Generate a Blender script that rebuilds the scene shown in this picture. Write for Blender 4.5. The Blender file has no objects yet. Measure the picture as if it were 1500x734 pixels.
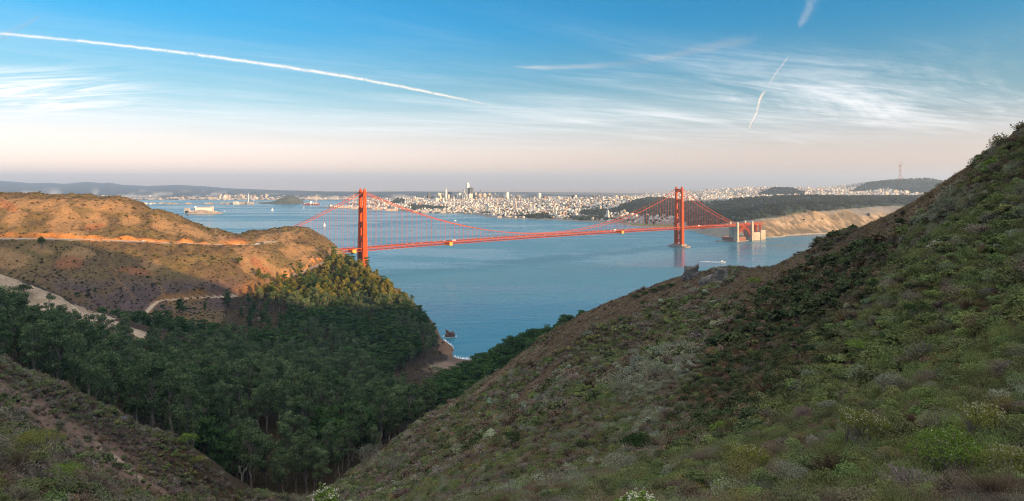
import bpy, math, random
import numpy as np

# ------------------------------------------------------------------ scene, camera, sky, sun, exposure
SC = bpy.context.scene
COL = SC.collection
F, CX, HY, HC = 917.0, 750.0, 266.0, 250.0        # focal length in photo pixels, centre column, horizon row, eye height (m)
cam_d = bpy.data.cameras.new('camera')
cam = bpy.data.objects.new('camera', cam_d)
COL.objects.link(cam)
cam.location = (0, 0, HC)
cam.rotation_euler = (math.radians(90), 0, 0)
cam_d.sensor_width = 36.0
cam_d.lens = F / 1500 * 36
cam_d.shift_y = -101.0 / 1500
cam_d.clip_start = 0.5
cam_d.clip_end = 250000
SC.camera = cam

SUN_AZ, SUN_EL = 125.0, 6.4                       # degrees: clockwise from the view axis, above the horizon
wd = bpy.data.worlds.new('World')
SC.world = wd
wd.use_nodes = True
wd.cycles.sampling_method = 'MANUAL'
wd.cycles.sample_map_resolution = 512


class NT:
    """small node-tree helper"""
    def __init__(self, tree):
        self.t = tree
        self.t.nodes.clear()

    def n(self, typ, **kw):
        nd = self.t.nodes.new(typ)
        for k, v in kw.items():
            if k == 'inp':
                for kk, vv in v.items():
                    self.set(nd.inputs[kk], vv)
            else:
                setattr(nd, k, v)
        return nd

    def set(self, sock, v):
        if isinstance(v, bpy.types.NodeSocket):
            self.t.links.new(v, sock)
        elif isinstance(v, bpy.types.Node):
            self.t.links.new(v.outputs[0], sock)
        else:
            if hasattr(sock.default_value, '__len__') and hasattr(v, '__len__') and len(sock.default_value) == 4 and len(v) == 3:
                v = (*v, 1)
            sock.default_value = v

    def math(self, op, a, b=None, clamp=False):
        nd = self.n('ShaderNodeMath', operation=op, use_clamp=clamp)
        self.set(nd.inputs[0], a)
        if b is not None:
            self.set(nd.inputs[1], b)
        return nd.outputs[0]

    def mix(self, fac, a, b, blend='MIX'):
        nd = self.n('ShaderNodeMix', data_type='RGBA', blend_type=blend)
        self.set(nd.inputs[0], fac)
        self.set(nd.inputs[6], a)
        self.set(nd.inputs[7], b)
        return nd.outputs[2]

    def ramp(self, fac, stops):
        nd = self.n('ShaderNodeValToRGB')
        el = nd.color_ramp.elements
        while len(el) < len(stops):
            el.new(0.5)
        for e, (p, c) in zip(el, stops):
            e.position = p
            e.color = (*c, 1) if len(c) == 3 else c
        self.set(nd.inputs[0], fac)
        return nd.outputs[0]

    def maprange(self, v, a, b, c=0.0, d=1.0, smooth=True):
        nd = self.n('ShaderNodeMapRange', interpolation_type='SMOOTHSTEP' if smooth else 'LINEAR')
        self.set(nd.inputs[0], v)
        for i, x in enumerate((a, b, c, d)):
            nd.inputs[1 + i].default_value = x
        return nd.outputs[0]

    def noise(self, vec, scale, detail=4, rough=0.55, out=0, dist=0.0):
        nd = self.n('ShaderNodeTexNoise')
        if vec is not None:
            self.set(nd.inputs['Vector'], vec)
        nd.inputs['Scale'].default_value = scale
        nd.inputs['Detail'].default_value = detail
        nd.inputs['Roughness'].default_value = rough
        nd.inputs['Distortion'].default_value = dist
        return nd.outputs[out]


def build_world():
    T = NT(wd.node_tree)
    out = T.n('ShaderNodeOutputWorld')
    bg = T.n('ShaderNodeBackground')
    bg.inputs['Strength'].default_value = 0.15
    sky = T.n('ShaderNodeTexSky')
    sky.sky_type = 'NISHITA'
    sky.sun_disc = False
    sky.sun_elevation = math.radians(SUN_EL)
    sky.sun_rotation = math.radians(SUN_AZ)
    sky.altitude = 250
    sky.air_density = 1.0
    sky.dust_density = 0.6
    sky.ozone_density = 2.0
    tc = T.n('ShaderNodeTexCoord')
    d = tc.outputs['Generated']
    sep = T.n('ShaderNodeSeparateXYZ')
    T.set(sep.inputs[0], d)
    x, y, z = sep.outputs
    col = SKYGRADE(T, sky.outputs[0], x, y, z)
    # high cirrus on a plane: position = direction / height
    zc = T.math('MAXIMUM', z, 0.015)
    zc = T.math('ADD', zc, 0.03)
    u = T.math('DIVIDE', x, zc)
    v = T.math('DIVIDE', y, zc)

    def plane(ang, sx, sy, off):
        c, s = math.cos(math.radians(ang)), math.sin(math.radians(ang))
        a = T.math('ADD', T.math('MULTIPLY', u, c), T.math('MULTIPLY', v, s))
        b = T.math('SUBTRACT', T.math('MULTIPLY', v, c), T.math('MULTIPLY', u, s))
        cmb = T.n('ShaderNodeCombineXYZ')
        T.set(cmb.inputs[0], T.math('MULTIPLY', a, sx))
        T.set(cmb.inputs[1], T.math('MULTIPLY', b, sy))
        cmb.inputs[2].default_value = off
        return cmb.outputs[0]

    azr = T.math('DIVIDE', x, T.math('MAXIMUM', y, 0.05))         # tan of azimuth
    el = T.math('DIVIDE', z, T.math('MAXIMUM', y, 0.05))          # tan of elevation along the axis
    right = T.maprange(azr, -0.15, 0.35)
    left = T.maprange(azr, -0.52, -0.80)
    # long streaks rising to the right
    n1 = T.noise(plane(40, 0.22, 0.95, 3.1), 1.0, 9, 0.66, dist=0.9)
    n1b = T.noise(plane(24, 0.6, 3.2, 7.7), 1.0, 8, 0.68, dist=1.4)
    big = T.noise(plane(10, 0.10, 0.22, 1.3), 1.0, 2, 0.5)
    c1 = T.maprange(T.math('ADD', T.math('MULTIPLY', n1, 0.62), T.math('MULTIPLY', n1b, 0.38)), 0.40, 0.74)
    m1 = T.math('MULTIPLY', T.maprange(big, 0.34, 0.60), T.math('ADD', T.math('MULTIPLY', right, 0.55), 0.45))
    cl = T.math('MULTIPLY', c1, m1)
    # the wisp on the left edge
    n2 = T.noise(plane(-14, 0.5, 2.0, 11.3), 1.0, 8, 0.66, dist=1.6)
    band = T.math('MULTIPLY', T.maprange(el, 0.095, 0.125), T.maprange(el, 0.20, 0.145))
    c2 = T.math('MULTIPLY', T.math('MULTIPLY', T.maprange(n2, 0.40, 0.6), band), left)
    # low soft veil near the horizon
    n3 = T.noise(plane(3, 0.10, 0.5, 5.5), 1.0, 5, 0.6)
    veil = T.math('MULTIPLY', T.maprange(el, 0.165, 0.05), T.maprange(n3, 0.36, 0.66))
    tot = T.math('ADD', T.math('MULTIPLY', cl, 0.80), T.math('MULTIPLY', c2, 1.0))
    tot = T.math('ADD', tot, T.math('MULTIPLY', veil, 0.38), clamp=True)
    tot = T.math('MULTIPLY', tot, T.math('MULTIPLY', T.maprange(y, -0.3, 0.2), T.maprange(z, 0.03, 0.10)))
    col = T.mix(tot, col, CLOUD_RGB)
    T.set(bg.inputs['Color'], col)
    T.set(out.inputs['Surface'], bg.outputs[0])


CLOUD_RGB = (3.7, 3.6, 3.62)


def SKYGRADE(T, c, x, y, z):
    """colour balance of the whole sky: clear blue above, rosy smog band at the horizon, added bright dome overhead, out of view, to fill the shade"""
    bw = T.n('ShaderNodeRGBToBW')
    T.set(bw.inputs[0], c)
    up = T.mix(1.0, c, (0.090, 0.52, 0.735), 'MULTIPLY')
    mid = T.mix(1.0, bw.outputs[0], (0.42, 0.62, 0.70), 'MULTIPLY')
    low = T.mix(1.0, bw.outputs[0], (1.02, 0.80, 0.665), 'MULTIPLY')
    g = T.mix(T.maprange(z, 0.01, 0.13), low, mid)
    g = T.mix(T.maprange(z, 0.06, 0.26), g, up)
    return T.mix(T.maprange(z, 0.40, 0.85), g, (5.3, 5.25, 5.3, 1))  # unseen upper sky brightened as added fill for the shaded slopes


build_world()

sun_d = bpy.data.lights.new('sun', 'SUN')
sun_d.energy = 5.0
sun_d.angle = math.radians(0.5)
sun_d.color = (1.0, 0.62, 0.30)
sun = bpy.data.objects.new('sun', sun_d)
COL.objects.link(sun)
_az, _el = math.radians(SUN_AZ), math.radians(SUN_EL)
SUN_DIR = np.array((math.sin(_az) * math.cos(_el), math.cos(_az) * math.cos(_el), math.sin(_el)))
from mathutils import Vector
sun.rotation_euler = Vector(-SUN_DIR).to_track_quat('-Z', 'Y').to_euler()

SC.view_settings.view_transform = 'Standard'
SC.view_settings.look = 'None'
SC.view_settings.exposure = 1.2
SC.view_settings.gamma = 1.0
SC.view_settings.use_curve_mapping = False
SC.render.engine = 'CYCLES'
SC.cycles.use_denoising = True
SC.cycles.denoiser = 'OPENIMAGEDENOISE'
SC.cycles.denoising_input_passes = 'RGB_ALBEDO_NORMAL'
SC.cycles.denoising_prefilter = 'NONE'
SC.cycles.filter_width = 1.15
SC.cycles.max_bounces = 4
SC.cycles.diffuse_bounces = 2
SC.cycles.glossy_bounces = 2
SC.cycles.transmission_bounces = 2
SC.cycles.volume_bounces = 0
SC.cycles.transparent_max_bounces = 12
SC.cycles.caustics_reflective = False
SC.cycles.caustics_refractive = False

# ------------------------------------------------------------------ helpers
RNG = np.random.default_rng(7)
random.seed(7)


def W(px, py, D):
    """photo pixel at axial distance D -> world point"""
    return ((px - CX) / F * D, D, HC - (py - HY) / F * D)


def PX(x, y, z):
    y = np.maximum(y, 1e-3)
    return CX + F * x / y, HY + F * (HC - z) / y


def sstep(a, b, x):
    t = np.clip((x - a) / (b - a), 0, 1)
    return t * t * (3 - 2 * t)


def _hash(ix, iy, seed):
    h = (ix.astype(np.int64) * 374761393 + iy.astype(np.int64) * 668265263 + seed * 974634777) & 0xFFFFFFFF
    h = ((h ^ (h >> 13)) * 1274126177) & 0xFFFFFFFF
    h = h ^ (h >> 16)
    return h.astype(np.float64) / 4294967295.0


def pnoise(x, y, seed=0):
    ix, iy = np.floor(x), np.floor(y)
    fx, fy = x - ix, y - iy
    ux, uy = fx * fx * fx * (fx * (fx * 6 - 15) + 10), fy * fy * fy * (fy * (fy * 6 - 15) + 10)

    def g(dx, dy):
        a = _hash(ix + dx, iy + dy, seed) * 2 * np.pi
        return np.cos(a) * (fx - dx) + np.sin(a) * (fy - dy)
    a = g(0, 0) * (1 - ux) + g(1, 0) * ux
    b = g(0, 1) * (1 - ux) + g(1, 1) * ux
    return (a * (1 - uy) + b * uy) * 1.5


def fbm(x, y, scale, octv=4, seed=0, rough=0.5):
    v, a, tot = 0.0, 1.0, 0.0
    f = 1.0 / scale
    for o in range(octv):
        v = v + a * pnoise(x * f + 17.3 * o, y * f - 9.1 * o, seed + o)
        tot += a
        a *= rough
        f *= 2.03
    return v / tot


def tag(o, label=None, cat=None, group=None, kind=None):
    if label:
        o['label'] = label
    if cat:
        o['category'] = cat
    if group:
        o['group'] = group
    if kind:
        o['kind'] = kind
    return o


def empty(name, loc=(0, 0, 0), rz=0.0, label=None, cat=None, group=None):
    o = bpy.data.objects.new(name, None)
    o.empty_display_size = 1
    o.location = loc
    o.rotation_euler = (0, 0, rz)
    COL.objects.link(o)
    return tag(o, label, cat, group)


def mesh_obj(name, verts, faces, mat=None, parent=None, smooth=False, colors=None, mats=None, midx=None, link=True, uv=None):
    """verts Nx3, faces: Nx4 / Nx3 array or list of tuples"""
    me = bpy.data.meshes.new(name)
    verts = np.asarray(verts, dtype=np.float32)
    if isinstance(faces, np.ndarray):
        nf, k = faces.shape
        me.vertices.add(len(verts))
        me.vertices.foreach_set('co', verts.ravel())
        me.loops.add(nf * k)
        me.loops.foreach_set('vertex_index', faces.astype(np.int32).ravel())
        me.polygons.add(nf)
        me.polygons.foreach_set('loop_start', np.arange(0, nf * k, k, dtype=np.int32))
        me.update(calc_edges=True)
    else:
        me.from_pydata([tuple(map(float, v)) for v in verts], [], faces)
        me.update()
    if smooth:
        me.polygons.foreach_set('use_smooth', np.ones(len(me.polygons), dtype=bool))
    if colors is not None:
        at = me.attributes.new('Col', 'FLOAT_COLOR', 'POINT')
        c = np.ones((len(verts), 4), dtype=np.float32)
        c[:, :3] = colors
        at.data.foreach_set('color', c.ravel())
    if mats:
        for m in mats:
            me.materials.append(m)
        if midx is not None:
            me.polygons.foreach_set('material_index', np.asarray(midx, dtype=np.int32))
    elif mat:
        me.materials.append(mat)
    o = bpy.data.objects.new(name, me)
    if link:
        COL.objects.link(o)
    if parent is not None:
        o.parent = parent
    return o


class MB:
    """collects boxes, bars, tubes and prisms into one mesh"""
    def __init__(self):
        self.v, self.f, self.m = [], [], []

    def _add(self, vs, fs, mi=0):
        b = len(self.v)
        self.v += [tuple(map(float, p)) for p in vs]
        self.f += [tuple(b + i for i in f) for f in fs]
        self.m += [mi] * len(fs)

    def box(self, c, s, rz=0.0, taper=1.0, mi=0):
        cx, cy, cz = c
        hx, hy, hz = s[0] / 2, s[1] / 2, s[2] / 2
        ca, sa = math.cos(rz), math.sin(rz)
        vs = []
        for dz, k in ((-hz, 1.0), (hz, taper)):
            for dx, dy in ((-hx, -hy), (hx, -hy), (hx, hy), (-hx, hy)):
                dx, dy = dx * k, dy * k
                vs.append((cx + dx * ca - dy * sa, cy + dx * sa + dy * ca, cz + dz))
        self._add(vs, [(3, 2, 1, 0), (4, 5, 6, 7), (0, 1, 5, 4), (1, 2, 6, 5), (2, 3, 7, 6), (3, 0, 4, 7)], mi)

    def bar(self, a, b, w, h=None, mi=0):
        """square bar from a to b"""
        h = h or w
        a, b = Vector(a), Vector(b)
        d = (b - a).normalized()
        up = Vector((0, 0, 1)) if abs(d.z) < 0.95 else Vector((1, 0, 0))
        s = d.cross(up).normalized() * (w / 2)
        t = s.cross(d).normalized() * (h / 2)
        vs = [a - s - t, a + s - t, a + s + t, a - s + t, b - s - t, b + s - t, b + s + t, b - s + t]
        self._add(vs, [(3, 2, 1, 0), (4, 5, 6, 7), (0, 1, 5, 4), (1, 2, 6, 5), (2, 3, 7, 6), (3, 0, 4, 7)], mi)

    def tube(self, pts, rad, n=6, mi=0, cap=True):
        pts = [Vector(p) for p in pts]
        rads = rad if hasattr(rad, '__len__') else [rad] * len(pts)
        rings = []
        for i, p in enumerate(pts):
            d = (pts[min(i + 1, len(pts) - 1)] - pts[max(i - 1, 0)]).normalized()
            up = Vector((0, 0, 1)) if abs(d.z) < 0.9 else Vector((1, 0, 0))
            s = d.cross(up).normalized()
            t = s.cross(d).normalized()
            rings.append([p + (s * math.cos(2 * math.pi * k / n) + t * math.sin(2 * math.pi * k / n)) * rads[i] for k in range(n)])
        vs = [q for r in rings for q in r]
        fs = []
        for i in range(len(pts) - 1):
            for k in range(n):
                a, b = i * n + k, i * n + (k + 1) % n
                fs.append((a, b, b + n, a + n))
        if cap:
            fs.append(tuple(range(n - 1, -1, -1)))
            fs.append(tuple((len(pts) - 1) * n + k for k in range(n)))
        self._add(vs, fs, mi)

    def prism(self, poly, z0, z1, mi=0, taper=1.0):
        n = len(poly)
        cx = sum(p[0] for p in poly) / n
        cy = sum(p[1] for p in poly) / n
        vs = [(p[0], p[1], z0) for p in poly] + [(cx + (p[0] - cx) * taper, cy + (p[1] - cy) * taper, z1) for p in poly]
        fs = [tuple(range(n - 1, -1, -1)), tuple(range(n, 2 * n))]
        fs += [(i, (i + 1) % n, n + (i + 1) % n, n + i) for i in range(n)]
        self._add(vs, fs, mi)

    def lathe(self, c, prof, n=12, mi=0):
        """prof: list of (radius, z)"""
        vs, fs = [], []
        for r, z in prof:
            for k in range(n):
                a = 2 * math.pi * k / n
                vs.append((c[0] + r * math.cos(a), c[1] + r * math.sin(a), c[2] + z))
        for i in range(len(prof) - 1):
            for k in range(n):
                a, b = i * n + k, i * n + (k + 1) % n
                fs.append((a, b, b + n, a + n))
        fs.append(tuple(range(n - 1, -1, -1)))
        fs.append(tuple((len(prof) - 1) * n + k for k in range(n)))
        self._add(vs, fs, mi)

    def build(self, name, mat=None, parent=None, mats=None, smooth=False, xf=None, link=True):
        v = self.v
        if xf:
            v = [xf(*p) for p in v]
        o = mesh_obj(name, np.array(v).reshape(-1, 3), self.f, mat, parent, smooth, mats=mats, midx=self.m if mats else None, link=link)
        return o


def mat(name, rgb=(0.5, 0.5, 0.5), rough=0.7, var=0.25, scale=0.5, metal=0.0, spec=0.3, bump=0.0, bscale=None):
    """procedural material: base colour broken up by noise"""
    m = bpy.data.materials.new(name)
    m.use_nodes = True
    T = NT(m.node_tree)
    out = T.n('ShaderNodeOutputMaterial')
    b = T.n('ShaderNodeBsdfPrincipled')
    tc = T.n('ShaderNodeTexCoord')
    nz = T.noise(tc.outputs['Object'], scale, 4, 0.6)
    lo = tuple(c * (1 - var) for c in rgb)
    hi = tuple(min(1, c * (1 + var)) for c in rgb)
    T.set(b.inputs['Base Color'], T.ramp(nz, [(0.3, lo), (0.7, hi)]))
    b.inputs['Roughness'].default_value = rough
    b.inputs['Metallic'].default_value = metal
    b.inputs['Specular IOR Level'].default_value = spec
    if bump:
        bp = T.n('ShaderNodeBump')
        bp.inputs['Strength'].default_value = bump
        T.set(bp.inputs['Height'], T.noise(tc.outputs['Object'], bscale or scale * 3, 4, 0.6))
        T.set(b.inputs['Normal'], bp.outputs[0])
    T.set(out.inputs[0], b.outputs[0])
    return m


def leaf_mat(name, c1, c2, vscale=0.4, trans=0.25, attr=None):
    """foliage: colour varies per plant and inside the plant"""
    m = bpy.data.materials.new(name)
    m.use_nodes = True
    T = NT(m.node_tree)
    out = T.n('ShaderNodeOutputMaterial')
    tc = T.n('ShaderNodeTexCoord')
    oi = T.n('ShaderNodeObjectInfo')
    nz = T.noise(tc.outputs['Object'], vscale, 3, 0.6)
    f = T.math('ADD', T.math('MULTIPLY', oi.outputs['Random'], 0.65), T.math('MULTIPLY', T.maprange(nz, 0.3, 0.7), 0.35))
    col = T.mix(f, c1, c2)
    if attr:
        at = T.n('ShaderNodeAttribute', attribute_type='INSTANCER', attribute_name=attr)
        col = T.mix(1.0, col, at.outputs['Color'], 'MULTIPLY')
    d = T.n('ShaderNodeBsdfDiffuse')
    T.set(d.inputs['Color'], col)
    if trans > 0:
        t = T.n('ShaderNodeBsdfTranslucent')
        T.set(t.inputs['Color'], T.mix(1.0, col, (1.1, 1.15, 0.7), 'MULTIPLY'))
        mx = T.n('ShaderNodeMixShader')
        mx.inputs[0].default_value = trans
        T.set(mx.inputs[1], d.outputs[0])
        T.set(mx.inputs[2], t.outputs[0])
        T.set(out.inputs[0], mx.outputs[0])
    else:
        T.set(out.inputs[0], d.outputs[0])
    return m


def copy_thing(o, loc=None, rot=None, scale=None):
    """a copy of a thing, its parts and their sub-parts"""
    c = o.copy()
    COL.objects.link(c)

    def kids(src, dst):
        for ch in src.children:
            k = ch.copy()
            k.parent = dst
            COL.objects.link(k)
            kids(ch, k)
    kids(o, c)
    if loc is not None:
        c.location = loc
    if rot is not None:
        c.rotation_euler = rot
    if scale is not None:
        c.scale = scale
    return c


class RBF:
    """thin-plate spline height field through control points"""
    def __init__(self, pts, smooth=0.0):
        p = np.array(pts, dtype=np.float64)
        self.c = p[:, :2]
        n = len(p)
        self.s = 500.0
        A = self._phi(self.c)
        A[np.arange(n), np.arange(n)] += smooth
        P = np.c_[np.ones(n), self.c / self.s]
        M = np.block([[A, P], [P.T, np.zeros((3, 3))]])
        self.w = np.linalg.solve(M, np.r_[p[:, 2], 0, 0, 0])

    def _phi(self, q):
        d = q[:, None, :] - self.c[None]
        r2 = (d ** 2).sum(-1) / self.s ** 2
        return 0.5 * r2 * np.log(r2 + 1e-12)

    def __call__(self, x, y):
        sh = np.shape(x)
        q = np.c_[np.ravel(x), np.ravel(y)]
        out = np.empty(len(q))
        n = len(self.c)
        for i in range(0, len(q), 20000):
            b = q[i:i + 20000]
            out[i:i + 20000] = self._phi(b) @ self.w[:n] + self.w[n] + (b / self.s) @ self.w[n + 1:]
        return out.reshape(sh)


def polyline_dist(x, y, pts):
    """distance to a polyline and interpolated 3rd coordinate"""
    best = np.full(np.shape(x), 1e9)
    zz = np.zeros(np.shape(x))
    for (ax, ay, az), (bx, by, bz) in zip(pts[:-1], pts[1:]):
        dx, dy = bx - ax, by - ay
        t = np.clip(((x - ax) * dx + (y - ay) * dy) / (dx * dx + dy * dy + 1e-9), 0, 1)
        d = np.hypot(x - ax - t * dx, y - ay - t * dy)
        m = d < best
        best = np.where(m, d, best)
        zz = np.where(m, az + t * (bz - az), zz)
    return best, zz


def resample(pts, step):
    pts = np.array(pts, float)
    seg = np.r_[0, np.cumsum(np.hypot(*np.diff(pts[:, :2], axis=0).T))]
    t = np.arange(0, seg[-1], step)
    # smooth by Catmull-like cubic through linear interpolation + box filter
    q = np.stack([np.interp(t, seg, pts[:, k]) for k in range(3)], 1)
    for _ in range(3):
        q[1:-1] = (q[:-2] + 2 * q[1:-1] + q[2:]) / 4
    return q


def in_poly(px, py, poly):
    poly = np.array(poly, float)
    inside = np.zeros(np.shape(px), bool)
    j = len(poly) - 1
    for i in range(len(poly)):
        xi, yi = poly[i]
        xj, yj = poly[j]
        c = ((yi > py) != (yj > py)) & (px < (xj - xi) * (py - yi) / (yj - yi + 1e-12) + xi)
        inside ^= c
        j = i
    return inside

# ------------------------------------------------------------------ the headlands (one height field)
CP = []
# (px, py, D): points read off the photograph at their estimated distance
for p in [
    # crest of the left hill
    (-200, 268, 1020), (0, 286, 1050), (60, 287, 1070), (110, 292, 1085), (170, 294, 1110), (200, 302, 1120), (230, 310, 1130),
    (270, 326, 1150), (310, 339, 1180), (342, 346, 1200), (370, 341, 1240),
    # battery hill
    (395, 335, 1300), (430, 332, 1330), (455, 338, 1330), (475, 350, 1320), (500, 370, 1290), (520, 386, 1240), (545, 402, 1180),
    (560, 415, 1130), (580, 432, 1080), (600, 452, 1030), (620, 476, 980), (633, 497, 930), (640, 514, 895),
    # road shelf
    (-150, 340, 900), (0, 349, 940), (100, 350, 965), (200, 353, 1000), (300, 358, 1060), (370, 358, 1110), (392, 355, 1150),
    # between crest and road
    (50, 318, 1000), (150, 325, 1040), (250, 340, 1080),
    # below the road
    (0, 375, 900), (20, 400, 870), (100, 385, 910), (200, 385, 930), (300, 385, 985), (350, 385, 1010), (400, 385, 1060),
    (50, 430, 810), (100, 425, 840), (150, 430, 850), (200, 425, 870), (250, 415, 910), (300, 410, 940), (350, 415, 960),
    # dirt road
    (210, 462, 830), (228, 443, 855), (270, 437, 890), (340, 434, 935), (400, 425, 1000), (430, 403, 1080), (465, 390, 1150), (480, 384, 1190),
    # lower slope of the far side
    (250, 470, 800), (300, 470, 815), (350, 475, 835), (400, 480, 850), (420, 440, 960), (450, 460, 930), (480, 440, 1000), (500, 470, 930),
    (530, 440, 1030), (550, 480, 920), (580, 500, 880), (600, 480, 940), (610, 520, 850),
    # pale spur
    (-150, 350, 640), (0, 407, 625), (50, 428, 615), (100, 449, 605), (150, 470, 597), (210, 491, 590), (0, 440, 590), (50, 450, 580), (100, 470, 565), (170, 495, 555),
    # behind the spur
    (0, 445, 740), (100, 462, 720), (200, 485, 720),
]:
    CP.append(W(*p))
for p in [
    # right hill: its skyline, then its face
    (1500, 199, 112), (1440, 242, 132), (1380, 277, 152), (1300, 322, 182), (1200, 366, 222), (1100, 411, 262), (1050, 415, 290),
    (1000, 412, 318), (940, 430, 340), (900, 442, 358), (840, 473, 378), (760, 529, 390), (690, 574, 388), (600, 638, 350), (520, 702, 300), (450, 748, 262),
    (1500, 350, 76), (1500, 500, 47), (1500, 734, 22), (1250, 734, 26), (1000, 734, 36), (850, 734, 44), (750, 734, 56), (650, 748, 90), (550, 748, 150), (480, 756, 225),
    (1330, 388, 104), (1200, 483, 98), (1100, 573, 88), (1000, 645, 80), (1250, 600, 48), (1400, 600, 36), (1350, 480, 66), (1150, 640, 60), (900, 700, 62), (1150, 556, 112), (1050, 640, 100), (1250, 478, 127),
    (1290, 385, 150), (1200, 420, 172), (1100, 480, 172), (1000, 560, 150), (900, 640, 122), (830, 700, 92),
    (1000, 470, 235), (900, 520, 240), (800, 570, 235), (700, 640, 200), (850, 600, 165), (760, 660, 140), (620, 690, 215),
    # left foreground bank and the slope beyond it
    (0, 645, 66), (80, 695, 66), (150, 734, 64), (-80, 600, 62), (0, 734, 50), (-100, 734, 40), (220, 775, 66), (300, 800, 72), (400, 810, 84), (480, 800, 115), (250, 765, 140), (350, 780, 190), (440, 775, 230),
    (0, 527, 262), (50, 550, 266), (100, 573, 272), (150, 597, 280), (200, 620, 287), (250, 644, 294), (300, 668, 302), (350, 700, 310), (390, 728, 318),
    (0, 600, 220), (60, 640, 208), (130, 690, 200), (60, 600, 238), (200, 700, 230), (200, 734, 210), (280, 734, 255), (340, 748, 285), (120, 640, 250),
    (0, 640, 150), (80, 690, 140), (-100, 560, 170), (-80, 500, 265),
    # valley floor under the wood
    (-80, 480, 330), (0, 548, 310), (60, 575, 320), (120, 600, 325), (200, 640, 330), (300, 690, 338), (390, 730, 345), (460, 735, 335),
]:
    CP.append(W(*p))
CP += [
    # valley floor, plan coordinates (hidden by the trees)
    (-368, 450, 128), (-290, 430, 112), (-210, 420, 94), (-140, 420, 80), (-90, 400, 78), (-300, 520, 98), (-230, 540, 78), (-190, 500, 76), (-120, 500, 60),
    (-60, 460, 72), (-100, 580, 40), (-180, 610, 48), (-250, 640, 56), (-330, 680, 72), (-60, 560, 44), (-150, 700, 28), (-230, 740, 34), (-90, 680, 20), (-120, 780, 8), (-100, 850, 3), (-60, 780, 8), (-40, 700, 30), (0, 640, 64), (20, 560, 80), (0, 480, 92),
    (-90, 905, 0.8), (-60, 870, 1.0), (-20, 840, 1.5),
    # far side of the right hill, down to the sea
    (60, 600, 94), (60, 480, 128), (110, 440, 160), (175, 488, 160), (250, 430, 186), (170, 330, 205), (220, 260, 230), (200, 200, 245), (160, 600, 98), (250, 590, 84), (340, 500, 118), (380, 330, 230), (430, 340, 203), (250, 700, 72), (350, 760, 60), (30, 740, 34), (120, 740, 62), (150, 820, 32),
    (60, 860, -6), (160, 920, -10), (300, 920, -12), (500, 900, -12), (500, 650, 90), (700, 700, 30), (900, 600, -8), (800, 800, -12),
    (10, 890, -5), (-40, 925, -6), (-70, 965, -8), (-50, 1010, -10),
    # headland shore and sea
    (-98, 1000, -10), (-108, 1050, -12), (-125, 1110, -12), (-155, 1190, -14), (-190, 1260, -16), (-235, 1350, -18), (-290, 1450, -18), (-345, 1580, -12), (-350, 1660, -12), (-420, 1720, -15),
    (-400, 1640, 2), (-430, 1560, 40), (-435, 1630, 12), (-550, 1550, 55), (-674, 1457, 72), (-620, 1420, 92), (-800, 1520, 60), (-900, 1800, -12), (-600, 1700, -12), (-1200, 1950, -12), (-1400, 1500, 90), (-900, 1300, 130), (-1100, 1250, 180),
    # camera hill, and the higher ground to the right and behind that keeps the sun off the valley
    (0, 0, 248.3), (8, 12, 243.5), (-14, 16, 239.5), (-30, 30, 231), (30, 10, 247), (55, 25, 256), (0, -40, 262), (-80, -30, 252), (-140, 60, 225), (100, -20, 280), (110, 70, 262), (160, 60, 276), (220, 110, 291), (340, 140, 311), (460, 170, 314), (330, 260, 250), (500, 350, 146), (700, 300, 160), (650, 50, 262), (300, -150, 310), (0, -300, 300),
    (-300, -200, 290), (-260, 160, 214), (-420, 330, 196), (-330, 300, 186), (-480, 470, 172), (-620, 520, 200), (-800, 650, 235), (-1000, 850, 262), (-1400, 900, 270), (-900, 200, 280), (-1500, 300, 280), (-700, -500, 300), (300, -700, 320), (1000, -200, 280), (1300, 400, 150), (-1500, -800, 300), (1300, -900, 260),
]
HRBF = RBF(CP, smooth=0.0004)
ROAD = resample([W(*p) for p in [(-170, 343, 900), (-60, 346, 920), (0, 349.5, 940), (50, 350, 952), (100, 350.5, 965), (150, 352, 982), (200, 353.5, 1000), (250, 356, 1030), (300, 358, 1060), (340, 359, 1088), (370, 358.5, 1112), (390, 355, 1150), (402, 353, 1178)]], 6)
TRAIL = resample([W(*p) for p in [(207, 466, 822), (214, 458, 832), (222, 450, 845), (226, 444, 854), (232, 441, 862), (250, 439.5, 875), (280, 437.5, 897), (310, 436, 917), (335, 434.5, 935), (352, 433, 948), (375, 430, 970), (400, 422, 1010), (418, 411, 1050), (430, 403, 1080), (445, 398, 1110), (457, 393, 1135), (467, 388.5, 1160), (476, 384, 1190)]], 5)


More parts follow.
